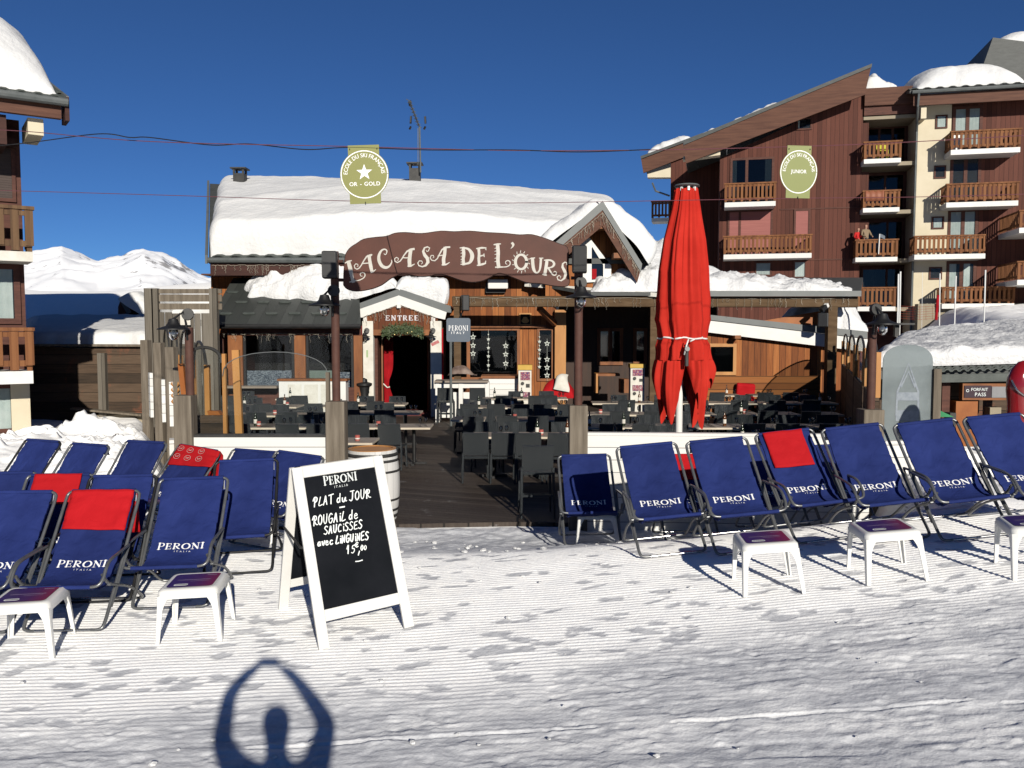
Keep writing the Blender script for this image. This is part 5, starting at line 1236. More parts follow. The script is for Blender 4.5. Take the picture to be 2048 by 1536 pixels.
# ================================================================= closed red parasol
YU = 12.6
pc = Vector((X(1360, YU), YU, ZD))
um = thing('closed_parasol', 'tall closed red parasol tied with white cord on a white pole', 'parasol', tuple(pc))
su = YU / F
MB().tube([pc, pc + Vector((0, 0, Zp(376, YU) - ZD))], .052, 14).build('pole', WHITE, um, smooth=True, auto=40)
prof = [(378, 22, 1370), (420, 28, 1370), (480, 40, 1368), (540, 47, 1367), (600, 50, 1367), (640, 51, 1366), (665, 46, 1366), (676, 45, 1366), (690, 50, 1367), (720, 51, 1368)]
nf = 220; rows = []
def fold(a, t, big):
    return 1 + (.10 + .05 * t) * math.sin(9 * a + 1.5 * math.sin(2 * a)) + .045 * math.sin(23 * a + 2) + .018 * math.sin(41 * a + 5 * t) + big * .12 * math.sin(5 * a + 1)
for i, (py, hw, px) in enumerate(prof):
    t = i / (len(prof) - 1); z_ = Zp(py, YU); cx = X(px, YU)
    row = []
    for j in range(nf):
        a = 2 * math.pi * j / nf; rr = hw * su * fold(a + .12 * math.sin(i * .7), t, max(0, (i - 6) / 3)) * .95
        row.append((cx + rr * math.cos(a), YU + rr * math.sin(a) * .85, z_ + .012 * math.sin(7 * a + i)))
    rows.append(row)
cl = MB(); cl.sheet(rows, closed=True)
# hanging flaps below the cord, long points and short ones
def drop(a):
    t = a % (2 * math.pi)
    return 0
last = prof[-1]; base = []
lens = []
for j in range(nf):
    a = 2 * math.pi * j / nf
    f = .5 + .5 * math.cos(4 * (a - R(47))); g_ = .5 + .5 * math.sin(9 * a + 1)
    ln = 34 + 82 * f ** 1.05 + 14 * g_ + 10 * math.sin(17 * a)
    if -.33 < (a - R(268)) < .33: ln = 8 + 60 * abs(a - R(268)) / .33
    lens.append(ln)
rows2 = []
for k in range(9):
    t = k / 8; row = []
    for j in range(nf):
        a = 2 * math.pi * j / nf; py = last[0] + lens[j] * t
        hw = (last[1] + 5 * math.sin(math.pi * t) - 3 * t * t) * (fold(a + .1, 1, 1) + .07 * t * math.sin(9 * a + 2))
        rr = hw * su * .95
        row.append((X(1367, YU) + rr * math.cos(a), YU + rr * math.sin(a) * .85, Zp(py, YU) + .004))
    rows2.append(row)
cl.sheet(rows2, closed=True)
clo = cl.build('canopy', REDC, um, smooth=True)
cd = MB(); row = rows[7]; cd.tube([Vector(p) + (Vector(p) - Vector((X(1366, YU), YU, Vector(p).z))) * .03 for p in row[::5]], .014, 6, closed=True)
k = Vector((X(1366, YU), YU - .40, Zp(678, YU))); cd.tube([k, k + Vector((-.03, -.02, -.08)), k + Vector((-.06, -.01, -.22))], .012, 6); cd.tube([k + Vector((.1, 0, .01)), k + Vector((.02, -.02, -.03))], .012, 6)
cd.build('tie_cord', WHITE, um, smooth=True)
MB().lathe([(0, 0), (.03, 0), (.03, .30), (0, .30)], Vector((X(1364, YU), YU - .36, Zp(730, YU))), 10).build('crank_handle', IRON, um)
MB().lathe([(0, -.02), (.035, -.02), (.035, .02), (0, .02)], Vector((X(1363, YU), YU - .42, Zp(697, YU))), 12, axis=(0, -1, .2)).build('crank_knob', GREYSHEET, um)
MB().lathe([(0, .03), (.17, .03), (.185, .012), (.17, .0), (.09, -.01), (0, -.01)], Vector((X(1370, YU), YU, Zp(374, YU))), 20).build('top_plate', GREYSHEET, um, smooth=True, auto=40)
hk = MB()
for i in range(8):
    a = 2 * math.pi * i / 8; hk.box((X(1370, YU) + .13 * math.cos(a), YU + .13 * math.sin(a), Zp(379, YU)), (.03, .03, .06), a)
hk.build('rib_joint', WHITEP, um)

# ================================================================= pass hut under the snow on the hillside edge
YH = 15.0
ht = thing('pass_hut', 'low hut with snow laden tiled roof and a pass counter under the eave', 'hut', (X(1960, YH), YH, -.4))
he0, he1 = P(1862, 744, YH), P(2160, 738, YH); hb0, hb1 = P(1800, 676, 20.5), P(2300, 640, 21.5)
h0 = P(1740, 742, YH + .3)
MB().prism([he0 + Vector((-1.1, .2, 0)), he1, hb1, hb0], (0, 0, -.14)).build('roof', SLATE, ht)
t = MB(); tiles(t, he0 + Vector((-.35, -.04, -.02)), he1 + Vector((0, -.04, 0)), he1 * .85 + hb1 * .15, he0 * .85 + hb0 * .15, 4, .14, .05); t.build('roof_tiles', TILE, ht)
MB().beam(he0 + Vector((-.3, -.02, -.12)), he1 + Vector((0, -.02, -.12)), .06, .14).build('fascia', TILE, ht)
snow_slab(he0 + Vector((-.9, .38, .06)), he1 + Vector((.0, .38, .1)), hb1 + Vector((0, .5, .05)), hb0 + Vector((.1, .5, -.15)), .34, .25, 130, 80, up=(0, -.35, 1), seed=71, rag=.10, lump=.07, ls=.55, pw=.5).build('snow_cap', SNOWR, ht, smooth=True)
MB().bb((he0.x - .5, YH + .9, -.5), (he1.x, YH + 1.0, he0.z - .05)).build('back_wall', HUTH, ht)
for px in (1905, 2060): MB().bb((X(px, YH) - .07, YH + .15, -.5), (X(px, YH) + .07, YH + .29, he0.z - .1)).build('post', BROWNT, ht)
MB().beam((X(1890, YH), YH + .3, 1.45), (X(1912, YH), YH + .3, .55), .06, .12).build('brace', CURTR, ht)
fr = MB().bb((X(1928, YH), YH - .02, Zp(800, YH)), (X(2046, YH), YH + .10, Zp(767, YH))).build('sign_frame', WARM, ht)
MB().bb((X(1931, YH), YH - .035, Zp(795, YH)), (X(1985, YH), YH - .021, Zp(771, YH))).build('sign_panel', nmat('plum sign', [(.03, .012, .022), (.04, .016, .03)], 3), fr)
MB().bb((X(1986, YH), YH - .036, Zp(795, YH)), (X(2036, YH), YH - .021, Zp(773, YH))).build('sign_panel', nmat('pale grey sign', [(.24, .24, .25), (.3, .3, .31)], 3), fr)
sl = MB(); mp = lambda x, y, o=0: Vector((x, YH - .038 - o, y))
put_text(sl, 'FORFAIT', mp, X(1961, YH), Zp(781.5, YH), .055, bold=.01); put_text(sl, 'PASS', mp, X(1963, YH), Zp(792, YH), .065, bold=.01)
sl.ribbon(arc(X(1937, YH), Zp(781, YH), .022, 0, 360), .010, mp, .001); sl.build('lettering', LOGO, fr)
s2_ = MB(); put_text(s2_, 'INFO PASS', lambda x, y, o=0: Vector((x, YH - .039, y)), X(2010, YH), Zp(790, YH), .045)
MB().bb((X(1920, YH), YH + .05, -.5), (X(1964, YH), YH + .45, Zp(803, YH))).build('counter', ORANGE, ht)
MB().bb((X(2005, YH), YH + .3, .4), (X(2028, YH), YH + .5, Zp(818, YH))).build('crate', GREYW, ht)
o = MB().prism([P(1878, 820, 13.8), P(1908, 834, 13.8), P(1880, 834, 13.8)], (0, .5, .05)).build('tarpaulin', nmat('green sheet', [(.02, .22, .08), (.03, .3, .11)], 4)); tag(o, 'bright green folded sheet beside the pass hut', 'tarpaulin')
o = MB().bb((X(1906, 14.2), 14.2, .3), (X(1918, 14.2), 14.4, Zp(826, 14.2))).build('canister', IRON); tag(o, 'dark grey canister standing before the pass hut', 'canister')
# frosted screen
YX = 12.4
r = thing('frosted_screen', 'tall frosted plastic screen with rounded top beside the lamp pole', 'screen', (X(1821, YX), YX, .6))
mp = lambda x, z: Vector((x, YX, z))
fx0, fx1 = X(1768, YX), X(1868, YX)
m, nt, b, out = newmat('frosted plastic'); setp(b, (.25, .29, .30), .55, .4)
tr = N(nt, 'BsdfTranslucent'); tr.inputs[0].default_value = (.3, .34, .35, 1); tp = N(nt, 'BsdfTransparent'); tp.inputs[0].default_value = (.7, .74, .75, 1)
x1_ = N(nt, 'MixShader'); x1_.inputs[0].default_value = .35; nt.links.new(b.outputs[0], x1_.inputs[1]); nt.links.new(tr.outputs[0], x1_.inputs[2])
tc = N(nt, 'TexCoord'); nz = N(nt, 'TexNoise', i_Scale=2.2, i_Detail=5.0); nt.links.new(tc.outputs['Object'], nz.inputs['Vector']); rr = ramp(nt, [(.22,) * 3, (.5,) * 3], [.35, .7]); nt.links.new(nz.outputs['Fac'], rr.inputs[0])
x2_ = N(nt, 'MixShader'); nt.links.new(rr.outputs[0], x2_.inputs[0]); nt.links.new(x1_.outputs[0], x2_.inputs[1]); nt.links.new(tp.outputs[0], x2_.inputs[2]); nt.links.new(x2_.outputs[0], out.inputs[0])
MB().prism(arched(mp, fx0, fx1, Zp(893, YX), Zp(725, YX), Zp(689, YX), 20), (0, .014, 0)).build('panel', m, r)
fd = nmat('faded print', [(.22, .26, .31), (.34, .38, .42)], 14); pr_ = MB(); mq = lambda x, y, o=0: Vector((x, YX - .004 - o, y)); cx = X(1819, YX); zc_ = Zp(790, YX)
pr_.ribbon([(cx - .16, zc_ - .30), (cx - .15, zc_ + .05), (cx, zc_ + .46), (cx + .15, zc_ + .05), (cx + .16, zc_ - .30)], .03, mq); pr_.ribbon([(cx - .10, zc_ + .12), (cx, zc_ + .34), (cx + .10, zc_ + .12)], .03, mq, .0006)
pr_.ribbon([(cx - .12, zc_ - .02), (cx + .12, zc_ - .02)], .12, mq, .001); pr_.ribbon([(cx - .12, zc_ - .30), (cx + .12, zc_ - .30)], .16, mq, .001)
pr_.build('faded_print', fd, r)
MB().bb((X(1868, YX), YX - .05, ZD), (X(1883, YX), YX + .08, Zp(738, YX))).build('post', POSTW, r)
# poles, red net and dark table on the hillside
hp = [(1797, 640, 548, 24), (1801, 640, 543, 26), (1845, 632, 545, 34), (1880, 630, 547, 33), (1909, 635, 552, 30), (1968, 640, 540, 28)]
for i, (px, yb_, yt_, Y) in enumerate(hp):
    a = P(px, 655, Y); a.z = g1(a.x, Y) - .1; b_ = P(px + (3 if i in (4, 5) else 0), yt_, Y)
    tag(MB().tube([a, b_], .022 if i != 2 else .008, 6).build('marker_pole', WHITEP), ['white marker pole behind the dark table, leaning on its twin', 'taller white marker pole behind the dark table', 'thin marker rod before the cream wall', 'white marker pole beside the small windows of the cream wall', 'white marker pole in front of the lowest long balcony', 'tallest white marker pole near the end of the lowest long balcony'][i], 'pole', 'marker poles on the snowy bank')
nm_ = MB(); a = P(1815, 600, 33)
for i in range(7):
    px = 1800 + i * 13; q0, q1 = P(px, 612, 33), P(px, 640, 33); nm_.tube([q0, q1], .006, 3)
for j in range(6): nm_.tube([P(1800, 612 + 5 * j, 33), P(1840, 614 + 5 * j, 33), P(1880, 611 + 5 * j, 33)], .006, 3)
tag(nm_.build('safety_net', nmat('red net', [(.5, .10, .06), (.6, .14, .08)], 5)), 'sagging red safety net before the cream wall', 'net')
a, b_ = P(1872, 640, 32), P(1876, 590, 32); tag(MB().tube([a, b_], .05, 6).build('marker_pole', CURTR), 'red marker pole holding the safety net', 'pole')
tt = P(1793, 648, 23); dt = thing('snow_table', 'small dark table half buried in snow on the bank', 'table', (tt.x, tt.y, tt.z - .3))
MB().box(tt, (.75, .5, .05)).build('table_top', IRON, dt); MB().box(tt - Vector((0, 0, .18)), (.12, .12, .32)).build('leg', IRON, dt)
# antenna
an = thing('antenna', 'television antenna on a slim mast above the roof snow', 'antenna', tuple(P(838, 338, 32)))
Ya = 32
MB().tube([P(841, 345, Ya), P(839, 252, Ya)], .035, 6).build('mast', GUTTER, an); MB().tube([P(836, 330, Ya), P(836, 256, Ya)], .014, 5).build('mast', GUTTER, an)
bo = MB(); A, B = P(838, 252, Ya), P(826, 219, Ya) + Vector((0, -1.2, 0)); bo.tube([A, B], .03, 5)
for i in range(9):
    q = A + (B - A) * (i / 8); bo.tube([q + Vector((-.10, 0, .06)), q + Vector((.10, 0, -.06))], .012, 4)
bo.build('boom', GUTTER, an)
for (p, q) in (((821, 247), (822, 232)), ((851, 247), (850, 233)), ((819, 259), (822, 253)), ((848, 259), (851, 253))): MB().tube([P(*p, Ya), P(*q, Ya)], .04, 5).build('reflector', BLACK, an)
MB().tube([P(827, 225, Ya) + Vector((0, -1, 0)), P(826, 216, Ya) + Vector((0, -1, 0))], .06, 6).build('director_head', BLACK, an)
# ================================================================= deck chairs
def G(px, py):
    """the snow surface seen at a pixel"""
    u, v = (px - 1024) / F, (768 - py) / F; d = Vector((u, CP + v * SP, -SP + v * CP)); t = 3.0; o = Vector((0, 0, CZ))
    while t < 60:
        p = o + d * t
        if p.z < g1(p.x, p.y): break
        t += .02
    return o + d * t
def proj(p):
    q = p - Vector((0, 0, CZ)); dep = q.y * CP - q.z * SP; return 1024 + F * q.x / dep, 768 - F * (q.y * SP + q.z * CP) / dep
PRF = cr([Vector((0, .462, 1.075)), Vector((0, .35, .93)), Vector((0, .215, .755)), Vector((0, .085, .595)), Vector((0, -.04, .475)), Vector((0, -.17, .40)), Vector((0, -.31, .385)), Vector((0, -.455, .445))], 6)
_al = [0.0]
for a, b in zip(PRF[:-1], PRF[1:]): _al.append(_al[-1] + (b - a).length)
LSL = _al[-1]
SCX, SCZ = 1.13, .93
def sling(u, s, off=0.0):
    p = sling0(u, s, off); return Vector((p.x * SCX, p.y, p.z * SCZ))
def sling0(u, s, off=0.0):
    """point of the canvas at u across and s metres down from the top bar"""
    s = min(max(s, 0), LSL - 1e-6); i = max(j for j in range(len(_al)) if _al[j] <= s); i = min(i, len(PRF) - 2)
    t = (s - _al[i]) / (_al[i + 1] - _al[i]); p = PRF[i] + (PRF[i + 1] - PRF[i]) * t; d = (PRF[i + 1] - PRF[i]).normalized()
    n = Vector((0, d.z, -d.y)); n = n if n.z > 0 else -n
    e = max(0, abs(u) / .25 - .72) / .28
    q = .020 * e * noise.noise(Vector((u * 7, s * 26, 3))) + .014 * noise.noise(Vector((u * 5, s * 4, 7))) + .004 * noise.noise(Vector((u * 16, s * 9, 11))) - .016 * e * e - .014 * (1 - (u / .25) ** 2) * math.sin(math.pi * s / LSL)
    return Vector((u, p.y, p.z)) + n * (q + off)
SER = {'P': (.78, [([(.16, 0), (.16, 1)], .20), ([(0, .03), (.36, .03)], .06), ([(0, .97), (.34, .97)], .06), ([(.2, .97), (.42, .97), (.60, .90), (.66, .73), (.60, .55), (.42, .47), (.2, .47)], [.06, .07, .13, .19, .13, .07, .06])]),
       'E': (.74, [([(.16, 0), (.16, 1)], .20), ([(0, .97), (.60, .97)], .065), ([(.16, .52), (.5, .52)], .065), ([(0, .03), (.64, .03)], .065), ([(.58, 1), (.58, .78)], .07), ([(.62, 0), (.64, .26)], .07), ([(.5, .64), (.5, .40)], .06)]),
       'R': (.88, [([(.16, 0), (.16, 1)], .20), ([(0, .03), (.36, .03)], .06), ([(0, .97), (.34, .97)], .06), ([(.2, .97), (.42, .97), (.60, .90), (.66, .74), (.60, .58), (.42, .51), (.2, .51)], [.06, .07, .13, .19, .13, .07, .06]), ([(.36, .5), (.60, .16), (.82, .02)], [.16, .19, .08])]),
       'O': (1.0, [([(.48 + .42 * math.cos(R(a)), .5 + .47 * math.sin(R(a))) for a in range(0, 361, 18)], [.08 + .14 * abs(math.cos(R(a))) for a in range(0, 361, 18)])]),
       'N': (1.0, [([(.16, 0), (.16, 1)], .08), ([(.80, 0), (.80, 1)], .08), ([(.14, .98), (.80, .05)], .21), ([(0, .03), (.34, .03)], .06), ([(-.02, .97), (.2, .97)], .06), ([(.64, .97), (.96, .97)], .06)]),
       'I': (.40, [([(.18, 0), (.18, 1)], .20), ([(0, .03), (.36, .03)], .06), ([(0, .97), (.36, .97)], .06)])}
def serif(mb, word, mp, x0, y0, h, W, off=.001):
    gap = .10; tot = sum(SER[c][0] for c in word) + gap * (len(word) - 1); k = W / tot; x = x0; n = 0
    for i, c in enumerate(word):
        a, st = SER[c]; hh = h * (1.12 if i == 0 else 1)
        for pts, w in st:
            n += 1
            q = pts
            if len(pts) == 2:
                q = [(pts[0][0] + (pts[1][0] - pts[0][0]) * j / 3, pts[0][1] + (pts[1][1] - pts[0][1]) * j / 3) for j in range(4)]
            elif len(pts) < 12:
                ww = w if isinstance(w, list) else [w] * len(pts); v = cr([Vector((p[0], p[1], z_)) for p, z_ in zip(pts, ww)], 3); q = [(p.x, p.y) for p in v]; w = [p.z for p in v]
            mb.ribbon([(x + p[0] * k, y0 + p[1] * hh) for p in q], [z_ * (k + h) / 2.25 for z_ in w] if isinstance(w, list) else w * (k + h) / 2.25, mp, off + .00012 * (n % 9))
        x += (a + gap) * k
def make_chair(fm, dark, blank=False):
    r = thing('deck_chair', 'navy deck chair', 'deck chair', group='navy deck chairs set out on the snow')
    s = MB(); U = [-.25 + .5 * i / 20 for i in range(21)]; SS = [LSL * i / 46 for i in range(47)]
    top = [[sling0(u, q) for u in U] for q in SS]; bot = [[sling0(u, q, -.016) for u in U] for q in SS]
    s.sheet(top); s.sheet([list(reversed(a)) for a in bot]); 
    s.sheet([[a[0] for a in top], [a[0] for a in bot]]); s.sheet([[a[-1] for a in bot], [a[-1] for a in top]])
    so = s.build('sling', NAVY, r, smooth=True, auto=50)
    hem = MB()
    for yy_, zz_ in ((.468, 1.075), (-.466, .432)):
        hem.tube([Vector((u, yy_, zz_)) for u in U], .0195, 10); hem.build('hem', NAVY, so, smooth=True, auto=60); hem = MB()
    fl = MB(); fl.sheet([[Vector((u, .475 + .012 * math.sin(j) + .006 * j, 1.075 - .022 * j)) for u in U] for j in range(7)]); fl.build('hem_flap', NAVYI, so, smooth=True)
    l = MB(); mp = lambda x, y, o=0: sling0(x, .795 - y, .0022 + o)
    serif(l, 'PERONI', mp, -.185, .018, .066, .37); put_text(l, 'ITALIA', mp, .02, -.018, .018, .0004, track=.45)
    if not blank: l.build('lettering', WHITEL, so)
    w = .288; tu = .0135
    f = MB()
    for sg_ in (-1, 1):
        f.tube(cr([Vector((sg_ * .20, -.39, .020)), Vector((sg_ * .26, -.388, .024)), Vector((sg_ * w, -.36, .06)), Vector((sg_ * w, -.22, .21)), Vector((sg_ * w, .0, .47)), Vector((sg_ * w, .30, .84)), Vector((sg_ * w, .435, 1.01)), Vector((sg_ * (w - .012), .462, 1.055)), Vector((sg_ * (w - .045), .468, 1.073)), Vector((sg_ * .2, .468, 1.075))], 5), tu, 8)
    f.tube([Vector((-.2, .468, 1.075)), Vector((.2, .468, 1.075))], tu, 8)
    fo = f.build('back_frame', fm, r, smooth=True, auto=50)
    b = MB(); b.tube([Vector((-.205, -.39, .020)), Vector((.205, -.39, .020))], tu * .95, 8); b.build('foot_bar', fm if dark else CHROME, fo, smooth=True, auto=50)
    e = MB()
    for sg_ in (-1, 1): e.tube([Vector((sg_ * .17, -.39, .020)), Vector((sg_ * .21, -.39, .020))], tu * 1.25, 8)
    g = MB()
    for sg_ in (-1, 1):
        g.tube(cr([Vector((sg_ * .24, -.47, .432)), Vector((sg_ * .30, -.465, .445)), Vector((sg_ * .325, -.43, .49)), Vector((sg_ * .328, -.36, .575)), Vector((sg_ * .326, -.27, .615)), Vector((sg_ * .32, -.05, .628)), Vector((sg_ * .312, .115, .632))], 5), tu * .95, 8)
        ao = g.build('armrest', fm, r, smooth=True, auto=50); g = MB()
    g.tube([Vector((-.25, -.468, .432)), Vector((.25, -.468, .432))], tu, 8); g.build('front_bar', fm, r, smooth=True, auto=50)
    for sg_ in (-1, 1):
        q = MB(); q.tube(cr([Vector((sg_ * .31, -.40, .52)), Vector((sg_ * .309, -.28, .40)), Vector((sg_ * .306, .10, .24)), Vector((sg_ * .30, .36, .06)), Vector((sg_ * .27, .40, .022)), Vector((sg_ * .2, .405, .02))], 4), tu * .95, 8)
        q.tube([Vector((sg_ * .312, .115, .62)), Vector((sg_ * .30, -.16, .27)), Vector((sg_ * .298, -.24, .17))], tu * .7, 6)
        q.lathe([(0, -.012), (.016, -.012), (.016, .012), (0, .012)], Vector((sg_ * .318, -.30, .40)), 8, axis=(1, 0, 0))
        qo = q.build('rear_leg', fm, r, smooth=True, auto=50)
    b = MB(); b.tube([Vector((-.2, .405, .020)), Vector((.2, .405, .020))], tu * .95, 8); b.build('foot_bar', fm if dark else CHROME, qo, smooth=True, auto=50)
    for c in r.children_recursive:
        for v in c.data.vertices: v.co = (v.co.x * SCX, v.co.y, v.co.z * SCZ)
    return r
DC = {0: make_chair(STEEL, False), 1: make_chair(BLACK, True), 2: make_chair(BLACK, True, True)}
CHAIRS = {}
def deck_chair(key, px, py, lo, hi, yaw, kind, label):
    best = None; yw = R(yaw)
    for i in range(91):
        Yt = lo + (hi - lo) * i / 90; T = P(px, py, Yt)
        c = T - Vector((-math.sin(yw) * .47, math.cos(yw) * .47, 0)); e = abs(T.z - g1(c.x, c.y) - 1.01)
        if best is None or e < best[0]: best = (e, c)
    c = best[1]; z_ = max(g1(c.x + dx, c.y + dy) for dx, dy in ((-.2, -.35), (.2, -.35), (-.2, .35), (.2, .35))) * .5 + g1(c.x, c.y) * .5
    r = put(DC[kind], (c.x, c.y, z_), yw, label)
    sx = (g1(c.x + .3, c.y) - g1(c.x - .3, c.y)) / .6; sy = (g1(c.x, c.y + .4) - g1(c.x, c.y - .4)) / .8
    r.rotation_euler = (max(-.12, min(.12, sy)) * .7, -max(-.12, min(.12, sx)), yw)
    bpy.context.view_layer.update(); tp = r.matrix_world @ Vector((0, .468, 1.0)); T = P(px, py, tp.y)
    r.location.x += T.x - tp.x; bpy.context.view_layer.update(); CHAIRS[key] = r
    return r
rj = random.Random(31)
for a in (('A', 42, 984, 7.4, 8.2, 3, 0, 'navy deck chair cut off by the picture edge, behind the cut off purple topped table'),
          ('B', 208, 982, 7.4, 8.2, 3, 0, 'navy deck chair with plain red fleece, directly behind the low white tables'),
          ('C', 388, 957, 7.6, 8.4, 4, 0, 'navy deck chair without blanket between the red fleece chairs and the chalkboard'),
          ('D', 8, 946, 8.4, 9.4, 5, 0, 'navy deck chair cut off at the picture edge in the middle row'),
          ('E', 122, 950, 8.4, 9.4, 6, 0, 'navy deck chair under the smaller plain red fleece, middle row'),
          ('F', 247, 952, 8.4, 9.6, 6, 1, 'black framed navy deck chair half hidden behind the plain red fleece chair'),
          ('GG', 494, 950, 9.2, 9.8, 10, 2, 'black framed navy deck chair standing close behind the chalkboard'),
          ('H', 86, 881, 10.2, 11.6, -24, 1, 'black framed navy deck chair farthest out in the back row by the apartment house'),
          ('J', 180, 889, 10.4, 11.8, -20, 0, 'narrow looking navy deck chair second in the back row from the apartment house'),
          ('K', 292, 884, 10.2, 11.6, -20, 0, 'navy deck chair in the back row just before the weathered fence'),
          ('L', 398, 890, 9.8, 11.0, -22, 0, 'navy deck chair under the patterned red blanket at the corner post'),
          ('M', 510, 899, 10.2, 10.8, -14, 0, 'navy deck chair against the low white fence, next to the patterned blanket chair'),
          ('N', 600, 903, 10.2, 10.8, -14, 0, 'navy deck chair against the low white fence, partly hidden by the chalkboard'),
          ('R1', 1292, 888, 9.08, 9.319999999999999, 4, 0, 'navy deck chair starting the front row at the walkway'),
          ('R2', 1432, 877, 8.83, 9.069999999999999, 4, 0, 'navy deck chair second in the front row from the walkway'),
          ('R3', 1567, 863, 9.13, 9.37, 4, 0, 'navy deck chair in the front row draped with a bright red towel'),
          ('R4', 1703, 862, 8.93, 9.030000000000001, 4, 0, 'navy deck chair in the front row between red towel and frosted screen'),
          ('R5', 1849, 844, 8.67, 8.770000000000001, 3, 0, 'navy deck chair of the front row in front of the frosted screen'),
          ('R6', 1986, 837, 8.67, 8.770000000000001, 3, 0, 'navy deck chair ending the front row beside the glossy red figure'),
          ('P', 1168, 911, 10.3, 11.3, 1, 0, 'small looking navy deck chair alone at the walkway post, partly in shade'),
          ('Q1', 1352, 915, 10.0, 11.0, 3, 0, 'navy deck chair with folded red towel hidden behind the front row'),
          ('Q2', 1512, 897, 9.9, 10.9, 3, 0, 'navy deck chair in the second row seen left of the red towel gap'.replace('seen left of', 'beside')),
          ('Q3', 1640, 899, 9.8, 10.8, 3, 0, 'navy deck chair in the second row behind the gap before the frosted screen')):
    deck_chair(*a[:5], a[5] + rj.uniform(-2.5, 2.5), *a[6:])
def drape(name, key, u0, u1, s1, back, mat, label, off=.022, seed=0, skew=0.0, cat='towel', marks=False):
    """cloth lying over the top bar of a deck chair and hanging down behind it"""
    W = CHAIRS[key].matrix_world; rows = []; nu = 18
    for j in range(-9, 15):
        row = []
        for i in range(nu + 1):
            u = u0 + (u1 - u0) * i / nu; k = (i / nu - .5) * skew
            w_ = .012 * noise.noise(Vector((u * 8, j * .35, seed))) + .006 * noise.noise(Vector((u * 22, j * .9, seed + 4)))
            if j < 0: p = Vector((u * 1.01 * SCX, .505 + .012 * (-j) * .2 + w_, 1.09 * SCZ - back * (-j) / 9 + k * .2))
            else:
                s = max(0, s1 * j / 14 * (1 + k)); p = sling(max(-.25, min(.25, u)), s, off + w_ * .6 + .012 * math.exp(-(s / .03) ** 2)); p.x = u * SCX
            row.append(W @ p)
        rows.append(row)
    mb = MB(); mb.sheet(rows)
    o = mb.build(name, mat, smooth=True); tag(o, label, cat)
    so = o.modifiers.new('thick', 'SOLIDIFY'); so.thickness = .012; so.offset = 1
    if marks:
        mk = MB(); 
        for (cu_, s) in ((-.18, .07), (-.05, .075), (.09, .06), (-.17, .19), (-.03, .19), (.11, .17)):
            mp = lambda x, y, o_=0: W @ (sling(max(-.25, min(.25, x)), max(0, y), off + .022 + o_) + Vector((0, 0, 0)))
            mk.ribbon([(cu_ + .038 * math.cos(R(a)), s + .038 * math.sin(R(a))) for a in range(0, 361, 24)], .004, mp)
            mk.ribbon([(cu_ - .02, s - .012), (cu_ - .008, s + .012), (cu_ + .004, s - .006)], .006, mp, .0006); mk.ribbon([(cu_ + .006, s + .008), (cu_ + .02, s - .012)], .006, mp, .0006)
        q = mk.build('print', nmat('pale print', [(.62, .4, .38), (.7, .5, .48)], 20), o)
        
    return o
drape('fleece', 'B', -.245, .25, .40, .42, RED, 'plain bright red fleece hanging over the top of a front row deck chair', seed=1, skew=.06, cat='fleece')
drape('fleece', 'E', -.21, .19, .33, .3, RED, 'smaller plain red fleece over a middle row deck chair', seed=2, skew=.05, cat='fleece')
drape('blanket', 'L', -.26, .30, .28, .34, RED, 'red blanket printed with pale round emblems over a back row deck chair', seed=3, skew=-.25, cat='blanket', marks=True)
drape('towel', 'R3', -.215, .165, .45, .12, RED, 'bright red towel over the top of a front row deck chair', seed=4, skew=.02)
drape('towel', 'Q1', -.06, .21, .40, .1, RED, 'folded red towel on the deck chair hidden behind the front row', seed=5)

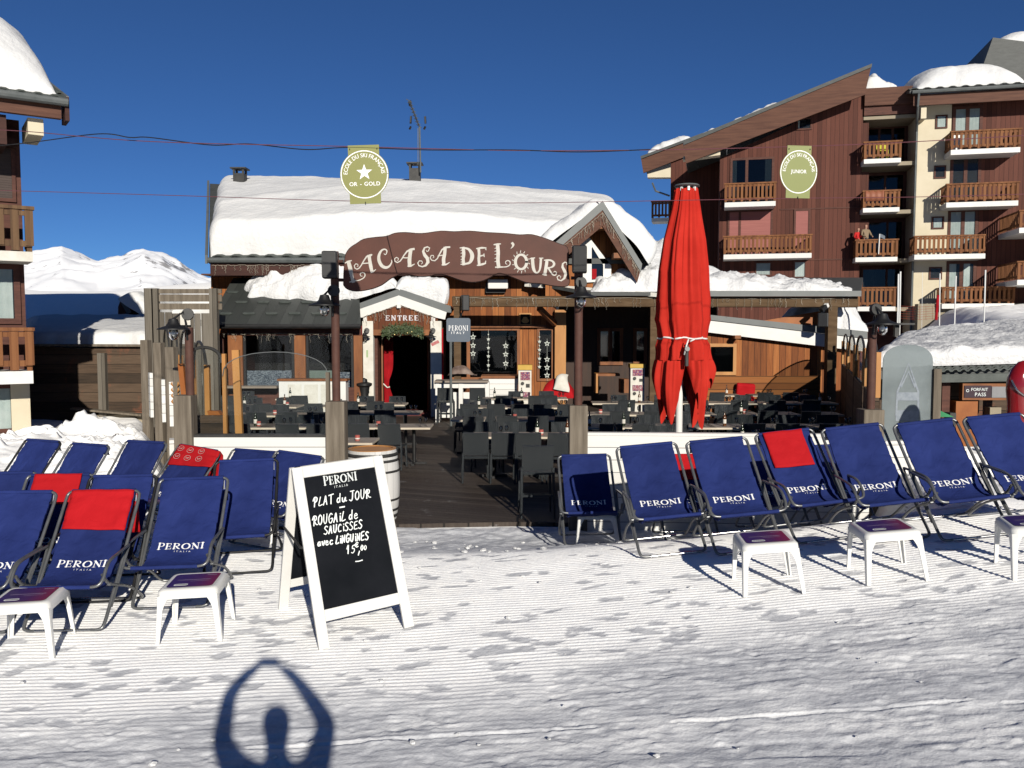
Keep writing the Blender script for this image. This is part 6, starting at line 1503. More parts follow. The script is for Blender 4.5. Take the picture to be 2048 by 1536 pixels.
# ================================================================= low white plastic tables
def make_stool():
    r = thing('low_table', 'low table', 'low table', group='low white plastic tables between the deck chairs')
    a, h = .235, .43
    def rr(x, y, c, n=4):
        out = []
        for sx, sy, a0 in ((1, 1, 0), (-1, 1, 90), (-1, -1, 180), (1, -1, 270)):
            out += [(sx * (x - c) + c * math.cos(R(a0 + 90 * i / n)), sy * (y - c) + c * math.sin(R(a0 + 90 * i / n))) for i in range(n + 1)]
        return out
    t = MB(); rings = [[(x, y, h - .075) for x, y in rr(a, a, .05)], [(x, y, h - .02) for x, y in rr(a - .004, a - .004, .05)], [(x, y, h) for x, y in rr(a - .03, a - .03, .05)], [(x, y, h - .004) for x, y in rr(a - .045, a - .045, .04)]]
    t.sheet(rings, closed=True); k = len(rings[0]); t.add(rings[-1], [tuple(range(k))])
    t.sheet([[(x * .965, y * .965, h - .075) for x, y, z_ in rings[0]], rings[0]], closed=True)
    t.build('table_top', WHITEP, r, smooth=True, auto=60)
    s = MB(); s.add([(x, y, h + .0005) for x, y in rr(a - .055, a - .06, .035)], [tuple(range(20))]); so = s.build('printed_sheet', PURPLE, r)
    q = MB(); mp = lambda x, y, o=0: Vector((x, y, h + .0012 + o))
    put_text(q, 'PISTES ET REMONTEES', mp, 0, .01, .014); put_text(q, 'OUVERT', mp, .10, .12, .013)
    q = MB(); rq = random.Random(8)
    x = -.13
    while x < .13:
        w_ = rq.uniform(.006, .016); q.ribbon([(x, .01 - x * .02), (x + w_, .01)], .010, mp); x += w_ + rq.choice([.004, .008])
    x = .08
    while x < .15:
        w_ = rq.uniform(.006, .012); q.ribbon([(x, .125), (x + w_, .125)], .011, mp); x += w_ + .005
    x = -.02
    while x < .12:
        w_ = rq.uniform(.005, .01); q.ribbon([(x, -.03), (x + w_, -.03)], .006, mp); x += w_ + .007
    q.build('print', nmat('printed lilac', [(.42, .34, .5), (.5, .42, .56)], 9), so)
    w_ = MB(); w_.add([(x - .075, y - .115, h + .0012) for x, y in rr(.055, .024, .02)], [tuple(range(20))]); w_.build('badge', WHITEL, so)
    bl = MB(); x = -.115
    while x < -.04: bl.ribbon([(x, -.115), (x + .011, -.115)], .013, mp, .0008); x += .015
    bl.build('badge_lettering', BLACK, so)
    for sx in (-1, 1):
        for sy in (-1, 1):
            l = MB(); rows = []
            for i in range(11):
                t_ = i / 10; z_ = (h - .05) * (1 - t_); c = a - .004 + .028 * t_
                wd = .034 + .10 * max(0, .28 - t_) ** 1.3 * 2.2 + .018 * (1 - t_)
                th = .012
                # an angle-shaped leg: two flanges meeting at the rounded corner
                pts = [(c - wd, c), (c - .016, c), (c - .004, c - .004), (c, c - .016), (c, c - wd), (c - th, c - wd), (c - th, c - .02), (c - .02, c - th), (c - wd, c - th)]
                rows.append([(sx * x, sy * y, z_) for x, y in (pts if sx * sy > 0 else reversed(pts))])
            l.sheet(rows, closed=True); l.add(rows[-1], [tuple(range(9))]); l.build('leg', WHITEP, r, smooth=True, auto=40)
    return r
m, nt, b, out = newmat('purple print'); setp(b, (.05, .01, .09), .35, .45); PURPLE = m
tc = N(nt, 'TexCoord'); sx = N(nt, 'SeparateXYZ'); nt.links.new(tc.outputs['Object'], sx.inputs[0]); ma = N(nt, 'Math', operation='MULTIPLY_ADD'); nt.links.new(sx.outputs[0], ma.inputs[0]); ma.inputs[1].default_value = 2.6; ma.inputs[2].default_value = .45
rr_ = ramp(nt, [(.030, .010, .085), (.055, .010, .075), (.17, .008, .035)], [.2, .55, 1]); nt.links.new(ma.outputs[0], rr_.inputs[0]); nt.links.new(rr_.outputs[0], b.inputs['Base Color'])
LT = make_stool()
def stool(px, py, yaw, label, dy=.25):
    """px, py: middle between the two front feet"""
    c = G(px, py); yw = R(yaw); c = c + Vector((-math.sin(yw) * dy, math.cos(yw) * dy, 0))
    s = put(LT, (c.x, c.y, g1(c.x, c.y) - .004), yw, label)
    s.rotation_euler = (R(1), -(g1(c.x + .25, c.y) - g1(c.x - .25, c.y)) / .5, yw)
    return s
def stool_at(x, y, yaw, label):
    return put(LT, (x, y, g1(x, y) - .004), R(yaw), label)
stool(1549, 1192, -4, 'low white table with purple top, nearest the walkway before the front row chairs')
stool(1796, 1168, -3, 'low white table with purple top, middle one before the front row chairs')
stool(2096, 1163, -14, 'low white table cut by the picture edge next to the front row chairs')
stool(378, 1286, 6, 'low white table with purple top in front of the chair beside the chalkboard')
stool(36, 1322, 9, 'low white table cut off by the picture edge before the plain red fleece chair')
stool_at(X(1197, 10.3), 10.3, -6, 'white table in shade between the walkway post chair and the front row')
stool(500, 1086, 8, 'white table tucked under the black framed chair behind the chalkboard')
stool(215, 1130, 6, 'white table half hidden behind the plain red fleece chair')
stool(300, 1085, 8, 'white table seen between the plain fleece chair and its neighbour')
stool(1480, 1052, -3, 'white table hidden behind the second front row chair')
stool(1700, 1028, -3, 'white table hidden behind the front row chair next to the red towel')

# ================================================================= chalkboard
FL, FR = G(637, 1302), G(827, 1253)
dv = FR - FL; wA = Vector((dv.x, dv.y, 0)).length; d = dv.normalized(); nb = Vector((-dv.y, dv.x, 0)).normalized()
_b = None
for i in range(60):
    for j in range(60):
        q = FL + nb * (.1 + .012 * i) + Vector((0, 0, 1.0 + .01 * j)); a_ = proj(q); b_ = proj(q + dv)
        e = (a_[0] - 577) ** 2 + (a_[1] - 939) ** 2 + .6 * ((b_[0] - 769) ** 2 + (b_[1] - 910) ** 2)
        if _b is None or e < _b[0]: _b = (e, q)
TL = _b[1]; HA = TL.z - FL.z; upv = (TL - FL).normalized(); nf_ = d.cross(upv).normalized()
if nf_.y > 0: nf_ = -nf_
ab = thing('chalkboard', 'white framed folding chalkboard with the dish of the day on the snow', 'menu board', tuple((FL + FR) / 2 + nb * .35))
LA = (TL - FL).length
def A(x, y, o=0.0): return FL + d * x + upv * y + nf_ * o
fr = MB(); st = .085
def bar(mb, x0, y0, x1, y1, o0=0.0, o1=.028):
    mb.frame((A(x0, y0, o0) + A(x1, y1, o1)) / 2, d * abs(x1 - x0), nf_ * (o1 - o0), upv * abs(y1 - y0))
bar(fr, 0, 0, st, LA); bar(fr, wA - st, 0, wA, LA); bar(fr, st, LA - .095, wA - st, LA, .001, .027); bar(fr, st, .20, wA - st, .29, .001, .027)
fo = fr.build('front_frame', WHITE, ab, bevel=.004)
pn = MB(); bar(pn, st, .291, wA - st, LA - .096, .006, .014); po = pn.build('chalkboard_panel', SLATEB, ab)
RT = TL + nb * .045
def B(x, y, o=0.0):
    q = FL + nb * ((TL - FL).dot(nb) + .46); q.z = g1(q.x, q.y) - .02; u2 = (RT - q).normalized(); return q + d * x + u2 * y
q0 = B(0, 0); LB_ = (RT - q0).length; u2 = (RT - q0).normalized(); n2_ = d.cross(u2).normalized()
rf2_ = MB()
def bar2(mb, x0, y0, x1, y1, t=.028): mb.frame((B(x0, y0) + B(x1, y1)) / 2, d * abs(x1 - x0), n2_ * t, u2 * abs(y1 - y0))
bar2(rf2_, 0, 0, st, LB_); bar2(rf2_, wA - st, 0, wA, LB_); bar2(rf2_, st, LB_ - .09, wA - st, LB_, .026); bar2(rf2_, st, .22, wA - st, .30, .026)
rf2_.build('rear_frame', WHITE, ab, bevel=.004)
p2 = MB(); bar2(p2, st, .301, wA - st, LB_ - .091, .01); p2.build('chalkboard_panel', SLATEB, ab)
hn = MB(); hn.tube([A(.0, LA * .55, -.005), A(-.012, LA * .55 + .01, -.02), B(-.005, LB_ * .60)], .011, 6); hn.build('stay', IRON, ab)
hh_ = MB(); hh_.beam(A(.03, LA + .004, .01), A(.075, LA + .004, .01), .03, .008); hh_.build('hinge', IRON, ab)
def onboard(cx, cy, o=0.0):
    px, py = 540 + cx / 3.49, 880 + cy / 3.49; u, v = (px - 1024) / F, (768 - py) / F; rd = Vector((u, CP + v * SP, -SP + v * CP)); p0 = A(0, 0, .0150 + o); oo = Vector((0, 0, CZ))
    return oo + rd * ((p0 - oo).dot(nf_) / rd.dot(nf_))
HF = {'P': [[(.25, -.05), (.38, .92)], [(-.05, .62), (.3, .98), (.8, .9), (.78, .6), (.38, .42)]], 'L': [[(.42, 1), (.2, .5), (.05, .04), (.45, .02), (.85, .1)]], 'A': [[(0, 0), (.3, .55), (.5, 1), (.62, .5), (.78, 0)], [(.18, .36), (.7, .38)]], 'T': [[(.5, 0), (.52, .95)], [(0, .92), (1.05, 1)]],
      'd': [[(.78, .95), (.72, .4), (.72, .03)], [(.7, .42), (.35, .5), (.1, .22), (.35, .02), (.7, .22)]], 'u': [[(.1, .5), (.14, .12), (.45, .04), (.78, .48)], [(.8, .5), (.82, .08), (1.05, .08)]], 'J': [[(.1, .98), (.95, 1)], [(.62, 1), (.58, .25), (.32, 0), (-.05, .12)]],
      'O': [[(.45, .98), (.1, .72), (.1, .25), (.45, 0), (.82, .28), (.8, .75), (.45, .98)]], 'U': [[(.1, .98), (.12, .3), (.4, .02), (.72, .25), (.82, 1)]], 'R': [[(.2, -.02), (.3, .95)], [(-.12, .62), (.2, .98), (.72, .92), (.72, .62), (.3, .45)], [(.34, .45), (.72, .1), (1.1, .04)]],
      'G': [[(.85, .85), (.5, 1), (.1, .62), (.18, .12), (.55, 0), (.88, .28), (.9, .46), (.52, .44)]], 'i': [[(.3, .62), (.32, .03)], [(.32, .84), (.36, .9)]], 'e': [[(.1, .3), (.72, .34), (.5, .55), (.18, .42), (.18, .1), (.5, 0), (.85, .12)]],
      'S': [[(.88, .86), (.5, 1), (.15, .76), (.5, .52), (.82, .26), (.45, 0), (-.05, .12)]], 'C': [[(.85, .85), (.5, 1), (.1, .55), (.3, .05), (.85, .1)]], 'a': [[(.75, .5), (.3, .5), (.1, .2), (.4, 0), (.7, .3), (.74, .5), (.82, .04)]], 'v': [[(.1, .5), (.42, .02), (.82, .55)]],
      'c': [[(.8, .45), (.4, .5), (.12, .2), (.45, 0), (.85, .1)]], 'N': [[(.08, 0), (.18, .95)], [(.18, .95), (.42, .5), (.72, .05)], [(.72, .05), (.85, 1)]], 'E': [[(.9, 1), (.2, .92), (.12, .5), (.1, .05), (.85, .05)], [(.12, .5), (.7, .55)]],
      '1': [[(.1, .55), (.42, 1), (.36, 0)]], '5': [[(.9, 1), (.35, .95), (.28, .58), (.7, .58), (.78, .25), (.42, 0), (.05, .08)]], '€': [[(.95, .9), (.5, 1), (.2, .5), (.5, 0), (.95, .1)], [(0, .6), (.8, .62)], [(0, .4), (.7, .42)]], ',': [[(.45, .25), (.25, -.35)]], '0': [[(.4, .95), (.08, .6), (.1, .2), (.4, 0), (.75, .3), (.72, .75), (.4, .95)]]}
ch_ = MB(); nst = 0
def hand(text, x0, y0, x1, y1, h, w0=7.2):
    global nst
    wd = {' ': .45, 'i': .5, ',': .5, 'L': .85, 'v': .8}; tot = sum(wd.get(c, .95) for c in text); ux, uy = (x1 - x0) / tot, (y1 - y0) / tot; pen = 0; rq = random.Random(len(text))
    for c in text:
        if c != ' ':
            hy = h * rq.uniform(.92, 1.08)
            for stt in HF[c]:
                q = cr([Vector((a, b, 0)) for a, b in stt], 4); nst += 1
                kx = ux * .80
                pts = [(x0 + ux * pen + p.x * kx - .10 * hy * p.y * 0, y0 + uy * (pen + p.x) - p.y * hy) for p in q]
                ch_.ribbon(pts, w0 * rq.uniform(.8, 1.15), onboard, .0002 * (nst % 8))
        pen += wd.get(c, .95)
hand('PLAT du JOUR', 302, 466, 706, 402, 64)
hand('ROUGAiL de', 300, 600, 622, 546, 66); hand('SAUCiSSES', 378, 660, 650, 614, 56); hand('avec LiNGUiNES', 332, 742, 694, 694, 56, 8); hand('15', 535, 795, 600, 785, 56, 7); hand('€', 590, 750, 622, 745, 32, 6); hand(',', 606, 790, 632, 786, 48, 6.5); hand('00', 634, 770, 680, 764, 34, 6.5)
ch_.ribbon([(487, 471), (520, 465)], 9, onboard); ch_.ribbon([(598, 848), (620, 846), (645, 838)], 7, onboard)
ch_.build('chalk_lettering', CHALK, po)
lg = MB(); ex, ey = Vector((232, -40, 0)), Vector((-8, -58, 0))
mpL = lambda x, y, o=0: onboard(378 + ex.x * x + ey.x * y, 318 + ex.y * x + ey.y * y, o)
k_ = .0
for i, c in enumerate('PERONI'):
    pass
class _S: pass
def serif_u(mb, word, mp, off=.0003):
    gap = .08; tot = sum(SER[c][0] for c in word) + gap * (len(word) - 1); x = 0; n = 0
    for i, c in enumerate(word):
        a, stt = SER[c]; hh = 1.1 if i == 0 else .98
        for pts, w in stt:
            n += 1; ww = w if isinstance(w, list) else [w] * len(pts)
            v = cr([Vector((p[0], p[1], z_)) for p, z_ in zip(pts, ww)], 3) if 2 < len(pts) < 12 else [Vector((p[0], p[1], z_)) for p, z_ in zip(pts, ww)]
            # widths are applied in pixels of the traced board
            mb.ribbon([(378 + ex.x * (x + p.x) / tot + ey.x * p.y * hh, 318 + ex.y * (x + p.x) / tot + ey.y * p.y * hh) for p in v], [p.z * 50 for p in v], onboard, off + .0002 * (n % 8))
        x += a + gap
serif_u(lg, 'PERONI', None)
mpI = lambda x, y, o=0: onboard(497 + x, 322 - x * .17 - y, o)
put_text(lg, 'ITALIA', mpI, 0, -6, 17, .0004, track=.22)
lg.build('logo_lettering', LOGO, po)

# ================================================================= wine barrel
bc = Vector((X(742, 11.75), 11.75, ZD)); br = thing('wine_barrel', 'white painted wine barrel with dark hoops and bare wooden rim', 'barrel', tuple(bc))
zt_ = Zp(897, 11.75); H = zt_ - ZD; r0, r1 = .325, .375
bp_ = lambda t: r0 + (r1 - r0) * math.sin(math.pi * t) ** .8
m_b = planks('white barrel staves', [(.62, .61, .58), (.76, .75, .73), (.80, .79, .77)], across=(1, .3, 0), along=(0, 0, 1), width=.085, gap=.03, gapcol=(.3, .3, .3), grain=.7)
MB().lathe([(bp_(i / 20), H * i / 20) for i in range(21)] + [(r0 - .03, H), (r0 - .03, H - .05), (0, H - .05)], bc, 36).build('staves', m_b, br, smooth=True, auto=40)
MB().lathe([(r0 + .001, H - .004), (r0 + .004, H + .006), (r0 - .045, H + .006), (r0 - .045, H - .03)], bc, 36).build('rim', HONEY, br)
MB().lathe([(0, H - .030), (r0 - .044, H - .030)], bc, 36).build('lid', WARM, br)
for t, w_ in ((.93, .045), (.85, .035), (.70, .03), (.30, .03), (.15, .035), (.06, .045)):
    z_ = H * t; MB().lathe([(bp_(t - w_ / 2 / H) + .004, z_ - w_ / 2), (bp_(t + w_ / 2 / H) + .004, z_ + w_ / 2)], bc, 36).build('hoop', IRON, br, smooth=True)

# ================================================================= terrace furniture
def make_wicker(tall=False):
    r = thing('wicker_chair', 'wicker chair', 'chair'); k = .19 if tall else 0; sh = .45 + k; w = .225
    s = MB(); s.box((0, -.02, sh - .02), (.44, .43, .045)); s.build('seat', WICK, r, bevel=.015)
    b = MB(); n = 52; rows = []
    for j in range(9):
        t = j / 8; z_ = sh + .02 + (.40 if not tall else .36) * t; y0 = .185 + .10 * t ** 1.3; fr_, bk_ = [], []
        for i in range(n + 1):
            u = -1 + 2 * i / n; x = u * (w - .005) * (1 - .04 * t * t); cv = -.028 * u * u + .0
            rib = .0075 * (1 if (i // 2) % 2 else 0)
            fr_.append((x, y0 + cv - .016 - rib, z_)); bk_.append((x, y0 + cv + .014, z_ - .008 * (j == 8)))
        rows.append(fr_ + bk_[::-1])
    b.sheet(rows, closed=True); b.add(rows[-1], [(i, i + 1, 2 * n - i, 2 * n + 1 - i) for i in range(n)]); b.build('backrest', WICK, r)
    for sx in (-1, 1):
        MB().tube([(sx * (w - .01), -.205, sh - .03), (sx * (w + .002), -.225, 0)], [.022, .016], 8).build('leg', WICK, r)
        MB().tube([(sx * (w - .008), .19, sh + .06), (sx * (w - .005), .19, sh - .04), (sx * (w + .005), .25, 0)], [.021, .021, .016], 8).build('leg', WICK, r)
    if tall: MB().bb((-w, -.21, .24), (w, -.19, .27)).build('footrest', WICK, r); MB().bb((-w + .01, .215, .3), (w - .01, .235, .33)).build('stretcher', WICK, r)
    return r
def make_table():
    r = thing('terrace_table', 'table', 'table', group='small grey topped terrace tables')
    t = MB().bb((-.345, -.345, .715), (.345, .345, .75)).build('table_top', TABLET, r)
    e = MB()
    for a, b in (((-.35, -.35, .714), (.35, -.3451, .7495)), ((-.35, .3451, .714), (.35, .35, .7495)), ((-.35, -.345, .714), (-.3451, .345, .7495)), ((.3451, -.345, .714), (.35, .345, .7495))): e.bb(a, b)
    e.build('sunlit_edge', TABLEE, t)
    MB().tube([(0, 0, .03), (0, 0, .714)], .035, 10).build('column', BLACK, r)
    f = MB(); f.box((0, 0, .02), (.5, .06, .04)); f.box((0, 0, .0205), (.06, .5, .039)); f.build('foot', BLACK, r)
    return r
WC, WCT, TT = make_wicker(), make_wicker(True), make_table()
def make_glass():
    r = thing('stem_glass', 'glass', 'glass', group='stemmed glasses set on the terrace tables')
    MB().lathe([(.033, 0), (.034, .003), (.006, .008), (.005, .06), (.020, .075), (.035, .105), (.036, .135), (.030, .165), (.0285, .165), (.034, .135), (.033, .106), (.018, .079), (0, .072)], (0, 0, 0), 12).build('bowl', DRINK, r, smooth=True)
    return r
def make_bottle(col, name):
    r = thing('bottle', 'bottle', 'bottle', group='bottles on the terrace tables')
    MB().lathe([(0, 0), (.033, 0), (.034, .01), (.034, .16), (.028, .19), (.013, .215), (.012, .27), (0, .27)], (0, 0, 0), 12).build('glass_body', nmat(name, [col, tuple(c * 1.4 for c in col)], 8, rough=.15, spec=.5), r, smooth=True, auto=50)
    MB().lathe([(.0345, .05), (.0347, .051), (.0347, .13), (.0345, .131)], (0, 0, 0), 12).build('label', WOFF, r)
    MB().lathe([(.0135, .255), (.0135, .285), (0, .285)], (0, 0, 0), 10).build('cap', IRON, r)
    return r
GL_, BO_, BD_ = make_glass(), make_bottle((.10, .035, .008), 'amber bottle'), make_bottle((.012, .02, .008), 'dark green bottle')
def make_pot():
    r = thing('table_pot', 'pot', 'pot', group='small pots on the terrace tables')
    MB().lathe([(0, 0), (.038, 0), (.042, .02), (.042, .09), (.036, .095), (0, .095)], (0, 0, 0), 12).build('tin', nmat('red tin', [(.4, .05, .04), (.5, .2, .16)], 12), r, smooth=True, auto=50); MB().lathe([(.043, .03), (.043, .05)], (0, 0, 0), 12).build('band', WOFF, r)
    return r
PT_ = make_pot()
rq = random.Random(21); nchair = 0
ZONES = {'g': 'behind the glass sheet', 'b': 'behind the barrel', 'c': 'between walkway and parasol', 'p': 'beyond the parasol', 's': 'behind the parasol'}
RW = ['front row', 'second row', 'third row', 'back row', 'foremost row']
def row(zone, ri, Yt, tables, near, far, tops=()):
    gname = 'dark wicker chairs on the terrace'
    od = sorted(tables, reverse=(zone in 'gb'))
    for i, px in enumerate(od):
        x = X(px, Yt); put(TT, (x, Yt + .35, ZD), R(rq.uniform(-3, 3)), f'grey topped table, {ORD[i + 1]} from the walkway, {RW[ri]} {ZONES[zone]}')
        j = rq.random(); zt2 = ZD + .7505; tl = f'{ORD[i + 1]} table from the walkway, {RW[ri]} {ZONES[zone]}'
        if j < .72:
            for k, dx in enumerate((.14, .24) if j < .5 else (.18,)):
                put(GL_, (x + dx, Yt + .2 + .08 * k, zt2), 0, f'{["outer", "inner"][k] if j < .5 else "single"} stemmed glass on the {tl}')
        if j > .42 and j < .85: put(BO_ if rq.random() < .5 else BD_, (x - .02, Yt + .3, zt2), 0, f'bottle on the {tl}')
        if j > .8: put(PT_, (x + .05, Yt + .28, zt2), 0, f'small tin pot on the {tl}')
    for kind, lst, y, word in (('n', near, Yt - .12, 'back turned'), ('f', far, Yt + 1.02, 'facing the snow')):
        for i, px in enumerate(sorted(lst, reverse=(zone in 'gb'))):
            x = X(px, y); put(WC, (x, y + rq.uniform(-.06, .06), ZD), (R(180) if kind == 'n' else 0) + R(rq.uniform(-7, 7)), f'dark wicker chair, {word}, {ORD[i + 1]} from the walkway, {RW[ri]} {ZONES[zone]}', gname)
row('g', 0, 16.2, [500, 545, 617], [484, 580, 640], [472, 560, 606])
row('g', 4, 14.3, [], [478, 552, 628], [])
row('g', 1, 20.6, [480, 562, 655], [477, 531, 630], [500, 560])
row('g', 2, 23.0, [470, 574], [460, 500, 600], [486])
row('b', 0, 14.0, [700], [], [])
row('b', 3, 21.2, [712, 780], [698, 752], [728, 792])
row('g', 3, 18.5, [470, 535, 600], [455, 515, 575, 640], [490, 552, 618])
row('b', 1, 16.2, [745, 822], [715, 783], [706, 768])
row('b', 2, 19.0, [735, 806], [700, 768], [692, 765])
row('c', 0, 14.8, [985, 1078, 1140], [950, 1008, 1055, 1118], [970, 1030, 1128])
row('c', 1, 17.6, [935, 1025, 1100], [950, 1016, 1075, 1129], [930, 966, 1046, 1090])
row('c', 2, 20.4, [958, 1026, 1113], [940, 993, 1042, 1085, 1130], [965, 1020, 1100])
row('c', 3, 23.0, [990, 1045, 1110], [1005, 1073, 1100], [1030, 1095])
row('s', 0, 16.2, [1185, 1255, 1325, 1400], [1222, 1284, 1352], [1205, 1300, 1385])
row('s', 4, 14.2, [1238], [1205, 1290, 1400], [1330])
row('s', 1, 18.7, [1200, 1265, 1340, 1405], [1238, 1305, 1375], [1228, 1310, 1395])
row('s', 2, 21.6, [1215, 1285, 1365], [1250, 1322, 1395], [1240, 1330])
row('p', 0, 16.2, [1462, 1540, 1617, 1690], [1503, 1575, 1660], [1495, 1580, 1665])
row('p', 4, 14.2, [1500, 1640], [1450, 1545, 1690], [1600])
row('p', 1, 18.7, [1494, 1574, 1661], [1452, 1535, 1615], [1455, 1545, 1630])
row('p', 2, 21.6, [1448, 1516, 1585, 1653], [1478, 1550, 1620], [1490, 1555, 1625])
row('p', 3, 24.2, [1462, 1532, 1605], [1432, 1527, 1580], [])
put(WCT, (X(1073, 11.95), 11.95, ZD), R(184), 'tall wicker bar chair standing alone at the terrace entrance')
WCT['category'] = 'bar chair'
# bar table with tall chairs beside the entrance
bt = thing('bar_table', 'tall white bar table with grey top beside the entrance', 'table', (X(925, 24.3), 24.3, ZD)); zb_ = Zp(764, 24.3)
MB().bb((X(868, 24), 24.0, zb_), (X(976, 24), 24.75, zb_ + .05)).build('table_top', TABLET, bt)
fb = MB()
for px in (870, 917, 970): fb.bb((X(px, 24.1), 24.1, ZD), (X(px + 8, 24.1), 24.65, zb_ - .001))
fb.bb((X(868, 24.1), 24.12, zb_ - .16), (X(974, 24.1), 24.16, zb_ - .002)); fb.bb((X(868, 24.1), 24.40, ZD + .1), (X(974, 24.1), 24.44, zb_ - .3)); fb.build('base', WHITE, bt)
for i, px in enumerate((891, 955)): put(WCT, (X(px, 23.7), 23.7, ZD), R(180), ['tall wicker bar chair at the white bar table, door side', 'tall wicker bar chair at the white bar table, window side'][i], 'tall wicker chairs')
# white planked counter with brown top
cp = thing('planked_counter', 'white planked planter counter with a brown top below the starred window', 'counter', (X(1000, 25.6), 25.6, ZD))
Yc = 25.6; z1_ = Zp(757, Yc)
MB().bb((X(965, Yc), Yc, ZD), (X(1036, Yc), Yc + .9, z1_)).build('body', WPLANK, cp); MB().bb((X(962, Yc), Yc - .04, z1_ + .001), (X(1038, Yc), Yc + .95, z1_ + .08)).build('top', WARM, cp)
sb = thing('sideboard', 'white panelled sideboard with a wooden top before the veranda window', 'sideboard', (X(620, 24.2), 24.2, ZD)); Yb_ = 24.1
MB().bb((X(556, Yb_), Yb_, ZD), (X(690, Yb_), Yb_ + .4, Zp(762, Yb_))).build('cabinet', WHITE, sb)
for a in (574, 607, 640): MB().bb((X(a, Yb_), Yb_ - .015, ZD + .12), (X(a + 27, Yb_), Yb_ - .001, Zp(769, Yb_))).build('door', WOFF, sb)
MB().bb((X(553, Yb_), Yb_ - .04, Zp(762, Yb_) + .001), (X(693, Yb_), Yb_ + .42, Zp(758, Yb_))).build('top', WARM, sb)
wb = MB().bb((X(440, 24.3), 24.15, Zp(776, 24.3)), (X(556, 24.3) - .03, 24.6, Zp(772, 24.3))).build('wall_shelf', TABLET); tag(wb, 'long grey wall shelf under the first veranda window', 'shelf')
# ================================================================= people
def person(name, label, J, B, mats, where, hair=None, cat='person'):
    """one continuous skinned body; J joints: (point, radius, material index), B bones"""
    root = thing(name, label, cat, where); o_ = Vector(where)
    me = bpy.data.meshes.new('body'); ks = list(J)
    me.from_pydata([tuple(Vector(J[k][0])) for k in ks], [(ks.index(a), ks.index(b)) for a, b in B], [])
    ob = bpy.data.objects.new('tmp_body', me); COL.objects.link(ob)
    sk = ob.modifiers.new('skin', 'SKIN'); sk.use_smooth_shade = True
    ob.modifiers.new('sub', 'SUBSURF').levels = 2
    for i, k in enumerate(ks):
        v = me.skin_vertices[0].data[i]; r = J[k][1]; v.radius = (r, r) if not isinstance(r, tuple) else r; v.use_root = (i == 0)
    dg = bpy.context.evaluated_depsgraph_get(); m2 = bpy.data.meshes.new_from_object(ob.evaluated_get(dg)); bpy.data.objects.remove(ob)
    segs = [(Vector(J[a][0]), Vector(J[b][0]), J[a][2], J[b][2]) for a, b in B]
    m2.materials.clear()
    for m_ in mats: m2.materials.append(m_)
    for p in m2.polygons:
        c = p.center; best = None
        for a, b, ma, mb_ in segs:
            d = b - a; t = max(0, min(1, (c - a).dot(d) / max(d.length_squared, 1e-9))); e = (c - a - d * t).length
            if best is None or e < best[0]: best = (e, ma if t < .5 else mb_)
        p.material_index = best[1]; p.use_smooth = True
    for v in m2.vertices: v.co = v.co - o_
    b_ = bpy.data.objects.new('body', m2); COL.objects.link(b_); b_.parent = root
    return root
def standing(c, h, rz=0, arms='down', lean=0.0):
    """joints of a standing figure of height h at c, facing -y turned by rz"""
    M_ = Matrix.Translation(Vector(c)) @ Matrix.Rotation(rz, 4, 'Z'); s = h / 1.75; J = {}
    def j(k, x, y, z, r, m): J[k] = (M_ @ Vector((x * s, y * s, z * s)), r * s, m)
    j('pelvis', 0, 0, .95, .15, 2); j('waist', 0, -.01, 1.10, .135, 1); j('chest', 0, -.01, 1.30, .155, 1); j('neck0', 0, .0, 1.46, .07, 1); j('neck', 0, -.01, 1.52, .055, 0); j('jaw', 0, -.03, 1.585, .075, 0); j('head', 0, -.015, 1.66, .088, 0); j('top', 0, -.005, 1.725, .055, 3)
    B = [('pelvis', 'waist'), ('waist', 'chest'), ('chest', 'neck0'), ('neck0', 'neck'), ('neck', 'jaw'), ('jaw', 'head'), ('head', 'top')]
    for sd, sg_ in (('l', -1), ('r', 1)):
        j('hip' + sd, sg_ * .10, 0, .88, .105, 2); j('knee' + sd, sg_ * .11, -.03, .48, .065, 2); j('ank' + sd, sg_ * .11, 0, .09, .05, 2); j('toe' + sd, sg_ * .125, -.15, .035, .04, 4)
        B += [('pelvis', 'hip' + sd), ('hip' + sd, 'knee' + sd), ('knee' + sd, 'ank' + sd), ('ank' + sd, 'toe' + sd)]
        j('sh' + sd, sg_ * .185, 0, 1.415, .068, 1)
        if arms == 'down': j('el' + sd, sg_ * .27, .02, 1.13, .052, 1); j('wr' + sd, sg_ * .25, -.14, .93, .036, 1); j('pa' + sd, sg_ * .24, -.20, .88, .04, 0)
        elif arms == 'rail': j('el' + sd, sg_ * .28, -.08, 1.16, .052, 1); j('wr' + sd, sg_ * .20, -.30, 1.07, .036, 1); j('pa' + sd, sg_ * .17, -.36, 1.06, .04, 0)
        elif arms == 'none': continue
        B += [('chest', 'sh' + sd), ('sh' + sd, 'el' + sd), ('el' + sd, 'wr' + sd), ('wr' + sd, 'pa' + sd)]
    return J, B, M_
